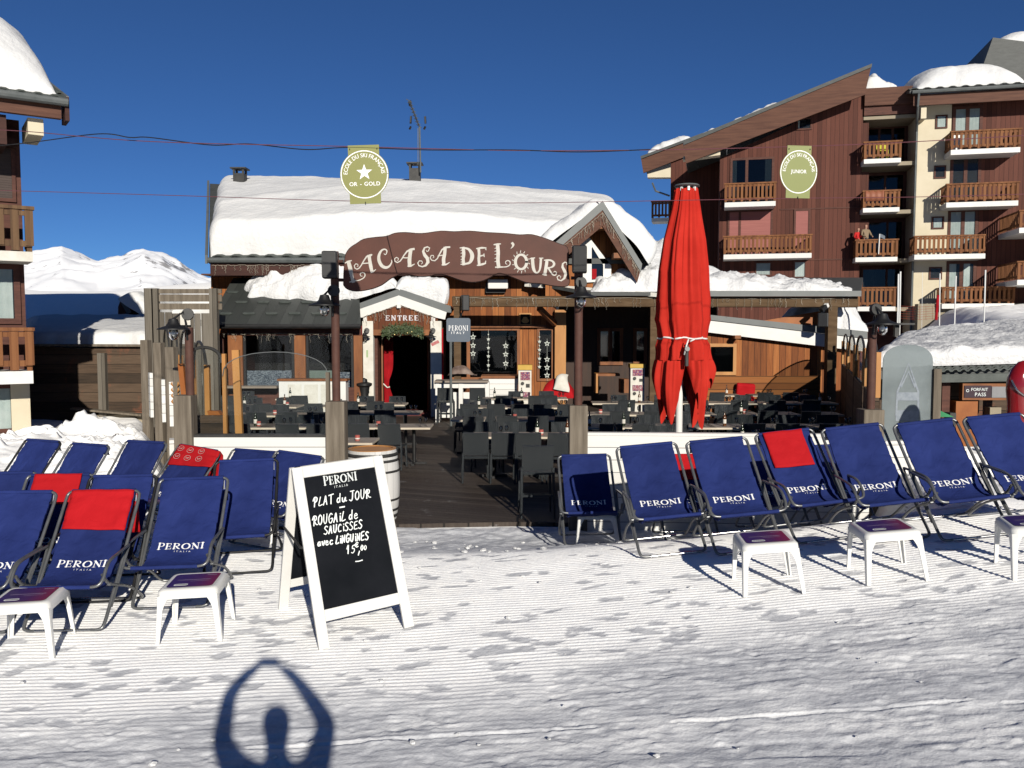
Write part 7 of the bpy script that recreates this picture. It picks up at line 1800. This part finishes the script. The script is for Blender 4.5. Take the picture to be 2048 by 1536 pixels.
# the photographer, standing behind the camera with the phone held up in both hands
gz0 = g1(0, -.2)
J, B, M_ = standing((-.02, .10, gz0), 2.0, math.pi, 'none')
def fj(k, x, y, z, r, m): J[k] = (Vector((x, y, z)), r, m)
for sd, sg_ in (('l', -1), ('r', 1)):
    fj('sh' + sd, sg_ * .225 - .02, .08, 1.72, .085, 1); fj('el' + sd, sg_ * .335 + (.01 if sg_ > 0 else .02), -.03, 2.00 if sg_ > 0 else 1.90, .066, 1); fj('fo' + sd, sg_ * .265, -.11, 2.20, .052, 1); fj('wr' + sd, sg_ * .165, -.095, 2.32, .04, 1); fj('pa' + sd, sg_ * .115, -.085, 2.335, .034, 0)
    B += [('chest', 'sh' + sd), ('sh' + sd, 'el' + sd), ('el' + sd, 'fo' + sd), ('fo' + sd, 'wr' + sd), ('wr' + sd, 'pa' + sd)]
    for i, (dx, dz, ln) in enumerate(((.0, .075, .9), (-.012, .085, 1), (-.022, .082, .97), (-.03, .066, .8))):
        y = -.115 - .0 * i; a, b_, c_ = f'f{i}a{sd}', f'f{i}b{sd}', f'f{i}c{sd}'
        bx = sg_ * (.120 - .016 * i)
        fj(a, bx, -.112, 2.37 + .012 * i, .010, 0); fj(b_, bx - sg_ * .022, -.118, 2.405 + .010 * i, .009, 0); fj(c_, bx - sg_ * .045, -.112, 2.425 + .006 * i, .008, 0)
        B += [('pa' + sd, a), (a, b_), (b_, c_)]
    fj('t0' + sd, sg_ * .095, -.075, 2.355, .012, 0); fj('t1' + sd, sg_ * .070, -.068, 2.366, .010, 0); B += [('pa' + sd, 't0' + sd), ('t0' + sd, 't1' + sd)]
ph_ = person('person', 'person holding a phone overhead with both arms, seen only as a shadow', J, B, [SKIN, CLOTHD, CLOTHD, HAIR, BLACK], (-.02, .10, gz0))
ph = MB().box((0, -.085, 2.41), (.146, .009, .072)).build('phone', BLACKP, bevel=.003); tag(ph, 'dark phone held sideways in both raised hands behind the camera', 'phone')
# two guests on the balcony of the loggia, a man inside the veranda
for px, lab, top_, o_ in ((1731, 'person in a tan jacket leaning on the third loggia railing', CLOTHT, .45), (1716, 'person in a red jacket at the third loggia railing corner', fabric('red jacket cloth', (.5, .02, .02), (.6, .03, .03)), .45)):
    s_, z_ = TB.sz(px, 470, o_); fl = TB.sz(1765, 523, .9)[1] + .22; c = TB.w(s_, fl, o_)
    J, B, M_ = standing(c, 1.72 if px > 1720 else 1.55, R(13), 'rail'); person('person', lab, J, B, [SKIN, top_, CLOTHD, HAIR, BLACK], tuple(c))
cm = Vector((X(508, 25.6), 25.6, ZD + .05)); M_ = Matrix.Translation(cm) @ Matrix.Rotation(R(75), 4, 'Z'); J = {}
for k, x, y, z_, r, m_ in (('pelvis', 0, 0, .55, .14, 2), ('waist', 0, .02, .70, .135, 1), ('chest', 0, .03, .90, .15, 1), ('neck0', 0, .02, 1.06, .07, 1), ('neck', 0, .0, 1.12, .055, 0), ('jaw', 0, -.03, 1.18, .075, 3), ('head', 0, -.01, 1.26, .09, 0), ('top', 0, .0, 1.325, .06, 0), ('nose', 0, -.105, 1.225, .018, 0),
                           ('hl', -.1, -.05, .53, .09, 2), ('kl', -.12, -.45, .52, .065, 2), ('al', -.12, -.45, .10, .05, 2), ('hr', .1, -.05, .53, .09, 2), ('kr', .12, -.45, .52, .065, 2), ('ar', .12, -.45, .10, .05, 2), ('sl', -.19, .03, 1.0, .065, 1), ('el', -.25, -.05, .76, .05, 1), ('wl', -.15, -.28, .72, .036, 1), ('sr', .19, .03, 1.0, .065, 1), ('er', .25, -.05, .76, .05, 1), ('wr', .15, -.28, .72, .036, 1)):
    J[k] = (M_ @ Vector((x, y, z_)), r, m_)
B = [('pelvis', 'waist'), ('waist', 'chest'), ('chest', 'neck0'), ('neck0', 'neck'), ('neck', 'jaw'), ('jaw', 'head'), ('head', 'top'), ('head', 'nose'), ('pelvis', 'hl'), ('hl', 'kl'), ('kl', 'al'), ('pelvis', 'hr'), ('hr', 'kr'), ('kr', 'ar'), ('chest', 'sl'), ('sl', 'el'), ('el', 'wl'), ('chest', 'sr'), ('sr', 'er'), ('er', 'wr')]
person('person', 'bald bearded person in dark clothes sitting in profile behind the veranda window', J, B, [SKIN, CLOTHD, CLOTHD, HAIR, BLACK], tuple(cm))
pat = nmat('grey patterned upholstery', [(.10, .13, .19), (.62, .66, .72)], 26, (1, 1, 2.2), rough=.8, pos=[.46, .54])
vb = thing('veranda_bench', 'bench with grey patterned upholstery behind the veranda windows', 'bench', (X(540, 25.6), 25.5, ZD))
MB().bb((X(490, 25.3), 25.25, ZD + .45), (X(584, 25.3), 25.35, Zp(741, 25.3))).build('backrest', pat, vb); MB().bb((X(490, 25.3), 25.36, ZD + .02), (X(584, 25.3), 25.95, ZD + .46)).build('seat', pat, vb)
vb = thing('veranda_bench', 'pale green and patterned bench back behind the second veranda window', 'bench', (X(650, 25.6), 25.5, ZD))
MB().bb((X(616, 25.3), 25.25, ZD + .45), (X(670, 25.3), 25.35, Zp(741, 25.3))).build('backrest', nmat('pale green cushion', [(.42, .5, .42), (.5, .58, .5)], 4), vb); MB().bb((X(680, 25.3), 25.25, ZD + .45), (X(704, 25.3), 25.35, Zp(744, 25.3))).build('backrest', pat, vb)

# ================================================================= string lights
ICE = nmat('pale light wire', [(.50, .45, .36), (.62, .57, .47)], 20)
def icicles(label, pts, n, lmax, seed, r=.006):
    rg = random.Random(seed); mb = MB(); pts = [Vector(p) for p in pts]
    tot = sum((b - a).length for a, b in zip(pts[:-1], pts[1:]))
    def at(t):
        d = t * tot
        for a, b in zip(pts[:-1], pts[1:]):
            l = (b - a).length
            if d <= l: return a + (b - a) * (d / l)
            d -= l
        return pts[-1]
    mb.tube([at(i / 60) + Vector((0, -.008 + rg.uniform(-.01, .01), rg.uniform(-.018, .018))) for i in range(61)], r, 4)
    for i in range(n):
        p = at(rg.random()); L_ = lmax * rg.choice([.35, .55, .8, 1.0]); k = 5
        mb.tube([p + Vector((rg.uniform(-.03, .03) * (1 if j else 0), -.012 - rg.uniform(0, .01), -L_ * j / k)) for j in range(k + 1)], r * .8, 3)
    tag(mb.build('string_lights', ICE), label, 'string lights', 'unlit icicle string lights')
icicles('unlit icicle lights along the thick canopy beam', [(X(912, YC), YC - .17, cbz + .10), (X(1700, YC), YC - .17, cbz + .08)], 105, .34, 1, .005)
icicles('unlit icicle lights under the slate lean-to eave', [(X(445, YV), YV - .08, vzt - .20), (X(706, YV), YV - .08, vzt - .20)], 24, .26, 2, .004)
icicles('unlit icicle lights on the dark fascia under the main snow roof', [(X(428, YE), YE - .06, Zp(531, YE)), (X(660, YE), YE - .06, Zp(531, YE))], 40, .30, 3, .005)
icicles('unlit icicle lights along the white porch gable', [tuple(pT(245, 372, YP - .06)), tuple(pT(602, 258, YP - .06)), tuple(pT(975, 380, YP - .06))], 26, .3, 4)
for sg_, e in ((1, er), (-1, el)):
    icicles('unlit icicle lights on the %s rake of the dormer gable' % ('snow laden outer' if sg_ > 0 else 'inner sign side'), [ap + Vector((0, -.06, -.32)), e + Vector((0, -.06, -.25))], 34, .3, 5 + sg_)
# strings of stars before the windows
PALES = nmat('pale star ornament', [(.62, .66, .60), (.72, .76, .7)], 9)
def star2(mb, c, r, hollow=True):
    o_ = [Vector((r * (1 if i % 2 == 0 else .45) * math.sin(R(36 * i)), 0, r * (1 if i % 2 == 0 else .45) * math.cos(R(36 * i)))) for i in range(10)]
    if not hollow: mb.prism([c + p for p in o_], (0, .01, 0)); return
    i_ = [p * .52 for p in o_]
    for k in range(10):
        j = (k + 1) % 10; mb.prism([c + o_[k], c + o_[j], c + i_[j], c + i_[k]], (0, .01, 0))
S_ = lambda x, y: P(860 + x / 5.12, 600 + y / 5.12, YF - .12)
for lab, x, ysr, small in (('string of three open stars nearest the grey brand plate', 441, [378, 465, 548], 0), ('string of tiny white stars and beads in the middle of the starred window', 598, [352, 402, 444, 490, 532, 575, 618, 668, 714], 1), ('string of three open stars nearest the capsule machine window edge', 775, [468, 555, 650], 0), ('string of tiny white stars at the window beyond the capsule machine', 1121, [378, 425, 468, 510, 552, 600, 640, 684], 1), ('string of open stars by the honey coloured post', 1199, [445, 608, 690, 770], 0)):
    mb = MB(); mb.tube([S_(x, ysr[0] - 50), S_(x, ysr[-1] + (20 if small else 60))], .004, 4)
    for i, y in enumerate(ysr): star2(mb, S_(x, y), .062 if small and i % 2 else (.03 if small else .10), not small)
    tag(mb.build('star_garland', PALES), lab, 'garland', 'star garlands in the windows')
# fir garland with gold balls
gd = thing('fir_garland', 'green fir garland with gold balls over the entrance door', 'garland', tuple(pT(640, 560, YP - .1)))
mb = MB(); rg = random.Random(3)
for i in range(900):
    t = rg.random(); x = 430 + 420 * t; yc = 540 - 40 * math.sin(math.pi * t) + rg.gauss(0, 26); c = pT(x, yc, YP - .06 - abs(rg.gauss(0, .06))); a = rg.uniform(0, 6.28); d = Vector((math.cos(a), rg.uniform(-.5, .2), math.sin(a))) * rg.uniform(.05, .10); w_ = Vector((-math.sin(a), 0, math.cos(a))) * .016
    mb.add([c - w_, c + d, c + w_], [(0, 1, 2)])
mb.build('foliage', nmat('fir needles', [(.03, .06, .02), (.10, .13, .05)], 12), gd)
mb = MB()
for (x, y) in ((690, 542), (735, 532), (560, 560), (800, 570), (600, 500)): mb.lathe([(0, -.03), (.02, -.022), (.03, 0), (.02, .022), (0, .03)], pT(x, y, YP - .16), 10)
mb.build('gold_balls', nmat('gold ball', [(.8, .6, .25), (.9, .7, .3)], 5, rough=.25, metal=.8), gd, smooth=True)
for x, lab in ((262, 'black wall lantern on the porch pillar beside the veranda'), (938, 'black wall lantern on the porch pillar beside the white bar table')):
    lamp(lab, tuple(pT(x, 555, YP - .10) + Vector((.02, 0, -.06))), -.03, .85, 'wall lanterns on the porch pillars')
o = MB().bb(tuple(pT(270, 792, YP - .035)), tuple(pT(287, 718, YP - .031))).build('sticker', nmat('green sticker', [(.35, .5, .25), (.45, .58, .32)], 6)); tag(o, 'small green sticker on the white porch pillar by the veranda', 'sticker')
st_ = MB(); mp = lambda x, y, o_=0: pT(x, y, YP - .034 - o_)
st_.ribbon([(945, 660), (1003, 632)], 32, mp); o = st_.build('sticker', nmat('red sticker', [(.5, .08, .08), (.6, .3, .3)], 14)); tag(o, 'slanted red and white sticker on the porch pillar by the bar table', 'sticker')
# grey brand plate on a pole
bpY = 23.0; pl = thing('brand_plate', 'square grey plate with rounded corners on a grey pole beside the porch', 'sign', (X(902, bpY), bpY, ZD))
Q_ = lambda x, y, o_=0: P(680 + x / 5.12, 560 + y / 5.12, bpY - o_)
cs = []
for cx, cy, a0 in ((1310, 415, 0), (1115, 415, 90), (1115, 608, 180), (1310, 608, 270)):
    cs += [Q_(cx + 25 * math.cos(R(a0 + 15 * i)), cy - 25 * math.sin(R(a0 + 15 * i))) for i in range(7)]
po_ = MB().prism(cs, (0, .05, 0)).build('plate', GREYSIGN, pl)
lt = MB(); 
exx, wid = 1112, 200; n = 0; tot = sum(SER[c][0] for c in 'PERONI') + .14 * 5; x = 0
for c in 'PERONI':
    a, stt = SER[c]
    for pts, w in stt:
        if c == 'P' or True:
            n += 1; ww = w if isinstance(w, list) else [w] * len(pts); lt.ribbon([(exx + wid * (x + p[0]) / tot, 518 - 52 * p[1]) for p in pts], [q * 31 for q in ww], lambda u, v, o_=0: Q_(u, v, o_), .003 + .0003 * (n % 9))
    x += a + .14
put_text(lt, 'ITALY', lambda u, v, o_=0: Q_(1208 + u, 552 - v, .003 + o_), 0, 0, 24, 0, track=.35, bold=.015)
lt.build('lettering', WHITEL, po_)
MB().tube([Q_(1133, 630, -.03), Vector((Q_(1133, 630, -.03).x, bpY + .03, ZD))], .035, 8).build('pole', GUTTER, pl)
for (x, y) in ((1118, 405), (1118, 612), (1310, 612)): MB().lathe([(0, 0), (.012, 0), (.012, .008), (0, .008)], Q_(x, y, .0), 8, axis=(0, -1, 0)).build('screw', STEEL, po_)
# loudspeakers and spots on the canopy
c = P(930, 606, YC - .32); s = thing('loudspeaker', 'black loudspeaker hanging from the canopy beam above the grey brand plate', 'speaker', tuple(c)); MB().box(c, (.22, .26, .46), .3).build('cabinet', BLACKP, s, bevel=.03); MB().tube([c + Vector((-.05, 0, -.2)), c + Vector((-.18, .05, -.5)), c + Vector((-.3, .1, -.55))], .025, 6).build('bracket', BLACK, s)
c = P(1646, 640, YC - .25); s = thing('loudspeaker', 'black loudspeaker on the canopy post at the annex end', 'speaker', tuple(c)); MB().box(c, (.30, .28, .42), -.35).build('cabinet', BLACKP, s, bevel=.03); MB().beam(c + Vector((-.1, -.1, .28)), c + Vector((.06, .0, .40)), .12, .12).build('spot', BLACK, s); MB().beam(c + Vector((.06, -.02, .40)), c + Vector((.12, .02, .45)), .11, .11).build('spot_cap', WHITE, s)
# poster, capsule machines, odds and ends by the facade
po_ = thing('menu_poster', 'small framed food poster on the timber wall above the second window', 'poster', tuple(P(1050, 650, YF)))
f = MB(); f.bb(tuple(P(1038, 650, YF - .05)), tuple(P(1063, 626, YF - .01))); fo = f.build('frame', HONEY, po_)
MB().bb(tuple(P(1041, 648, YF - .06)), tuple(P(1060, 628.5, YF - .051))).build('print', SLATEB, fo)
mb = MB(); mb.add([P(1050.5 + 7.5 * math.cos(R(a)), 641.5 - 5 * math.sin(R(a)) - (3 if 50 < a < 130 else 0), YF - .063) for a in range(0, 360, 15)], [tuple(range(24))]); mb.build('dish_picture', nmat('golden dish', [(.5, .25, .06), (.7, .45, .18)], 30), fo)
def capsule(label, x0, x1, yt, yb_, Y, dark=False):
    r = thing('capsule_machine', label, 'vending machine', (X((x0 + x1) / 2, Y), Y, ZD)); h = (yb_ - yt); a, b_ = X(x0, Y), X(x1, Y)
    z = lambda t: Zp(yt + h * t, Y)
    MB().bb((a, Y, ZD + .02), (b_, Y + .4, z(.12))).build('body', WOFF, r); MB().bb((a - .02, Y - .05, z(.12) + .001), (b_ + .02, Y + .42, z(0))).build('header', nmat('yellow header', [(.6, .38, .06), (.7, .45, .09)], 6), r)
    for t0, t1 in ((.17, .37), (.66, .84)):
        MB().bb((a + .06, Y - .015, z(t1)), (b_ - .04, Y - .001, z(t0))).build('display', nmat('capsule display %s%d' % (x0, t0 * 10), [(.03, .06, .22), (.35, .05, .07), (.5, .5, .5)], 22, pos=[.35, .5, .66]), r)
    for t in (.45, .92): MB().lathe([(0, 0), (.05, 0), (.05, .03), (0, .03)], (a + .12, Y, z(t)), 10, axis=(0, -1, 0)).build('crank', IRON, r)
    MB().bb((b_ - .16, Y - .012, z(.55)), (b_ - .05, Y - .001, z(.46))).build('outlet', IRON, r)
capsule('yellow topped capsule machine between counter and honey post', 1037, 1063, 730, 812, 25.2)
capsule('dim capsule machine deep under the canopy', 1262, 1290, 728, 792, 25.9)
o = MB(); rows = []
for i in range(13):
    t = i / 12; rows.append([(X(895 + 58 * t, 25.3), 25.2 + .55 * v, Zp(757, 25.3) + .09 + (.30 * math.sin(math.pi * min(1, t * 1.15)) ** .6 * math.sin(math.pi * min(max(v, .02), .98)) ** .6) + .03 * noise.noise(Vector((t * 6, v * 4, 1)))) for v in [j / 8 for j in range(9)]])
o.sheet(rows); q = o.build('blankets', fabric('brown and cream blanket', (.10, .06, .05), (.42, .33, .28), .8), smooth=True); tag(q, 'heap of brown and cream blankets on the white planked counter', 'blanket heap')
q = snow_slab((X(1085, 24.9), 24.9, ZD + .62), (X(1150, 24.9), 24.9, ZD + .62), (X(1150, 25.5), 25.5, ZD + .7), (X(1085, 25.5), 25.5, ZD + .7), .55, .4, 24, 12, up=(0, -.2, 1), seed=5, lump=.08).build('throw', RED, smooth=True); tag(q, 'red throw over the seats beneath the starred window', 'throw')
q = snow_slab((X(1112, 24.8), 24.75, ZD + .9), (X(1134, 24.8), 24.75, ZD + .8), (X(1134, 25.5), 25.0, ZD + 1.3), (X(1112, 25.5), 25.0, ZD + 1.25), .16, .2, 12, 10, up=(0, -.8, 1), seed=6).build('cushion', WOFF, smooth=True); tag(q, 'white cushion leaning in the red throw', 'cushion')
# long bench at the annex wall with a red cushion
be = thing('wall_bench', 'long honey brown bench along the annex wall', 'bench', (X(1530, 25.6), 25.6, ZD)); b0, b1 = X(1412, 25.8), X(1640, 25.8)
MB().bb((b0, 25.78, ZD + .45), (b1, 25.86, Zp(752, 25.8))).build('backrest', WARMH, be); MB().bb((b0, 25.2, ZD + .40), (b1, 25.779, ZD + .45)).build('seat', WARM, be); MB().bb((b0 + .05, 25.3, ZD), (b1 - .05, 25.36, ZD + .399)).build('skirt', WARM, be)
q = MB().frame(Vector((X(1493, 25.6), 25.62, ZD + .74)), Vector((.56, 0, -.04)), Vector((0, .14, .06)), Vector((.03, -.05, .52))).build('cushion', RED, bevel=.05); tag(q, 'square red cushion on the long annex bench', 'cushion')
q = thing('iron_bollard', 'dark iron stove bollard at the porch pillar', 'bollard', tuple(P(727, 820, 24.8))); MB().lathe([(.17, 0), (.15, .1), (.13, .75), (.16, .95), (.23, 1.0), (.23, 1.06), (.10, 1.10), (.09, 1.18), (0, 1.22)], (X(727, 24.8), 24.8, ZD), 18).build('column', BLACK, q, smooth=True, auto=45)
q = thing('log_box', 'small timber hatch box in the dark recess', 'box', (X(1200, 28), 28, ZD)); MB().bb((X(1192, 28), 27.9, .35), (X(1196, 28), 28.6, .98)).build('side_board', HONEY, q); MB().bb((X(1196, 28), 27.92, .9), (X(1240, 28), 28.6, .98)).build('top_board', WARM, q); MB().bb((X(1241, 28), 27.9, .35), (X(1258, 28), 28.4, .8)).build('side_board', WARM, q)
q = MB().beam(P(697, 663, 25.4), P(704, 700, 25.4), .03, .03).build('tool', BLACK); tag(q, 'thin dark tool hanging at the lean-to end', 'tool')
# yellow chair and cloth on the loggia balconies
a, z_ = TB.sz(1765, 300, .4)[0], TB.sz(1765, 326, .9)[1] + .23
YEL = nmat('yellow plastic', [(.62, .58, .02), (.7, .66, .04)], 3); yc = thing('plastic_chair', 'yellow plastic chair behind the top loggia railing', 'chair', tuple(TB.w(a, z_, .4)))
MB().pbox(TB, a - .26, a + .26, z_ + .42, z_ + .46, .2, .65).build('seat', YEL, yc); MB().pbox(TB, a - .26, a + .26, z_ + .5, z_ + .86, .16, .2).build('backrest', YEL, yc)
for da in (-.22, .22):
    for oo in (.24, .6): MB().pbox(TB, a + da - .03, a + da + .03, z_, z_ + .42, oo - .03, oo + .03).build('leg', YEL, yc)
a0, a1 = TB.sz(1730, 395, .95)[0], TB.sz(1768, 395, .95)[0]; zz0, zz1 = TB.sz(1750, 402, .95)[1], TB.sz(1750, 382, .95)[1]
rows = [[TB.w(a0 + (a1 - a0) * i / 16, zz, .95 + .015 * math.sin(i * 1.3)) for i in range(17)] for zz in (zz1 + .02, (zz0 + zz1) / 2, zz0)]
q = MB().sheet(rows).build('cloth', nmat('rust cloth', [(.30, .10, .05), (.36, .13, .07)], 4), smooth=True); q.modifiers.new('t', 'SOLIDIFY').thickness = .01; tag(q, 'rust coloured cloth hung over the second loggia railing', 'cloth')
q = MB(); a = TB.sz(1758, 470, .98)[0]; z0, z1 = TB.sz(1758, 508, .98)[1], TB.sz(1758, 468, .98)[1]; q.tube([TB.w(a, z0, .98), TB.w(a + .03, z1, .98)], .025, 6)
fr_ = thing('flag', 'small pale flag on a white stick at the third loggia railing', 'flag', tuple(TB.w(a, z0, .98))); q.build('stick', WHITEP, fr_); MB().sheet([[TB.w(a + .03 + .25 * i / 5, z1 - .04 * i / 5 * 2 - d_ + .02 * math.sin(i), .99) for i in range(6)] for d_ in (0, .18)]).build('cloth', GREYSIGN, fr_)
# balcony clutter of the cream block
s_ = TB.sz(1910, 290, .6)[0]; z_ = TB.sz(1970, 307, 1.3)[1] + .24; q = MB().pbox(TB, s_ - .3, s_ + .3, z_, z_ + .85, .3, .7).build('cabinet', WHITEP, bevel=.04); tag(q, 'white cabinet on the topmost long balcony of the cream block', 'cabinet')
s_ = TB.sz(1955, 490, .6)[0]; z_ = TB.sz(1900, 518, 1.3)[1] + .24; q = MB().pbox(TB, s_ - .25, s_ + .25, z_, z_ + .8, .4, .8).build('bag', WOFF, bevel=.1); tag(q, 'pale bag on the balcony level with the flag', 'bag')
# glossy red figure at the picture edge
RG = nmat('glossy red', [(.20, .006, .010), (.30, .012, .016)], 2.5, rough=.12, spec=.6); rx, ry = X(2044, 10.6), 10.6; rz0 = g1(rx, ry)
q = thing('red_figure', 'glossy red rounded upright figure standing at the picture edge behind the deck chair', 'figure', (rx, ry, rz0))
mb = MB(); rows = []
for z_, r, dx in ((0, .20, 0), (.02, .235, 0), (.28, .24, 0), (.30, .16, .03), (.55, .15, .04), (.85, .17, .03), (.98, .15, .01), (1.15, .16, -.0), (1.3, .155, .0), (1.42, .12, .02), (1.5, .06, .03), (1.52, 0.001, .03)):
    rows.append([(rx + dx + r * math.cos(2 * math.pi * i / 28), ry + r * .8 * math.sin(2 * math.pi * i / 28), rz0 + z_) for i in range(28)])
mb.sheet(rows, closed=True); mb.build('body', RG, q, smooth=True, auto=50)
MB().tube(cr([Vector((rx - .14, ry - .06, rz0 + 1.28)), Vector((rx - .10, ry - .12, rz0 + 1.16)), Vector((rx, ry - .14, rz0 + 1.08))], 5), .012, 6).build('seam', CHROME, q)
# loose clods at the fence foot and the snow cone
rg = random.Random(9); mb = MB()
for i in range(260):
    x = rg.uniform(-6.5, 6.2); y = rg.uniform(9.2, 10.9) if i < 190 else rg.uniform(4.6, 8.8)
    if -1.6 < x < 1.0 and y > 10.6: continue
    z_ = g1(x, y); r = rg.uniform(.012, .045) * (1 if i < 190 else .6); vs = []
    for a in range(6):
        for b_ in (-.6, .3): vs.append((x + r * math.cos(a * 1.047 + b_) * rg.uniform(.7, 1.1), y + r * math.sin(a * 1.047 + b_) * rg.uniform(.7, 1.1), z_ + r * .45 * (b_ + .5) + rg.uniform(0, .3) * r))
    vs.append((x, y, z_ + r * .8)); mb.add(vs, [(2 * a, 2 * ((a + 1) % 6), 2 * ((a + 1) % 6) + 1, 2 * a + 1) for a in range(6)] + [(2 * a + 1, 2 * ((a + 1) % 6) + 1, 12) for a in range(6)])
tag(mb.build('snow_clods', SNOWR), 'loose clods of snow scattered over the trodden snow', 'snow clods', kind='stuff')
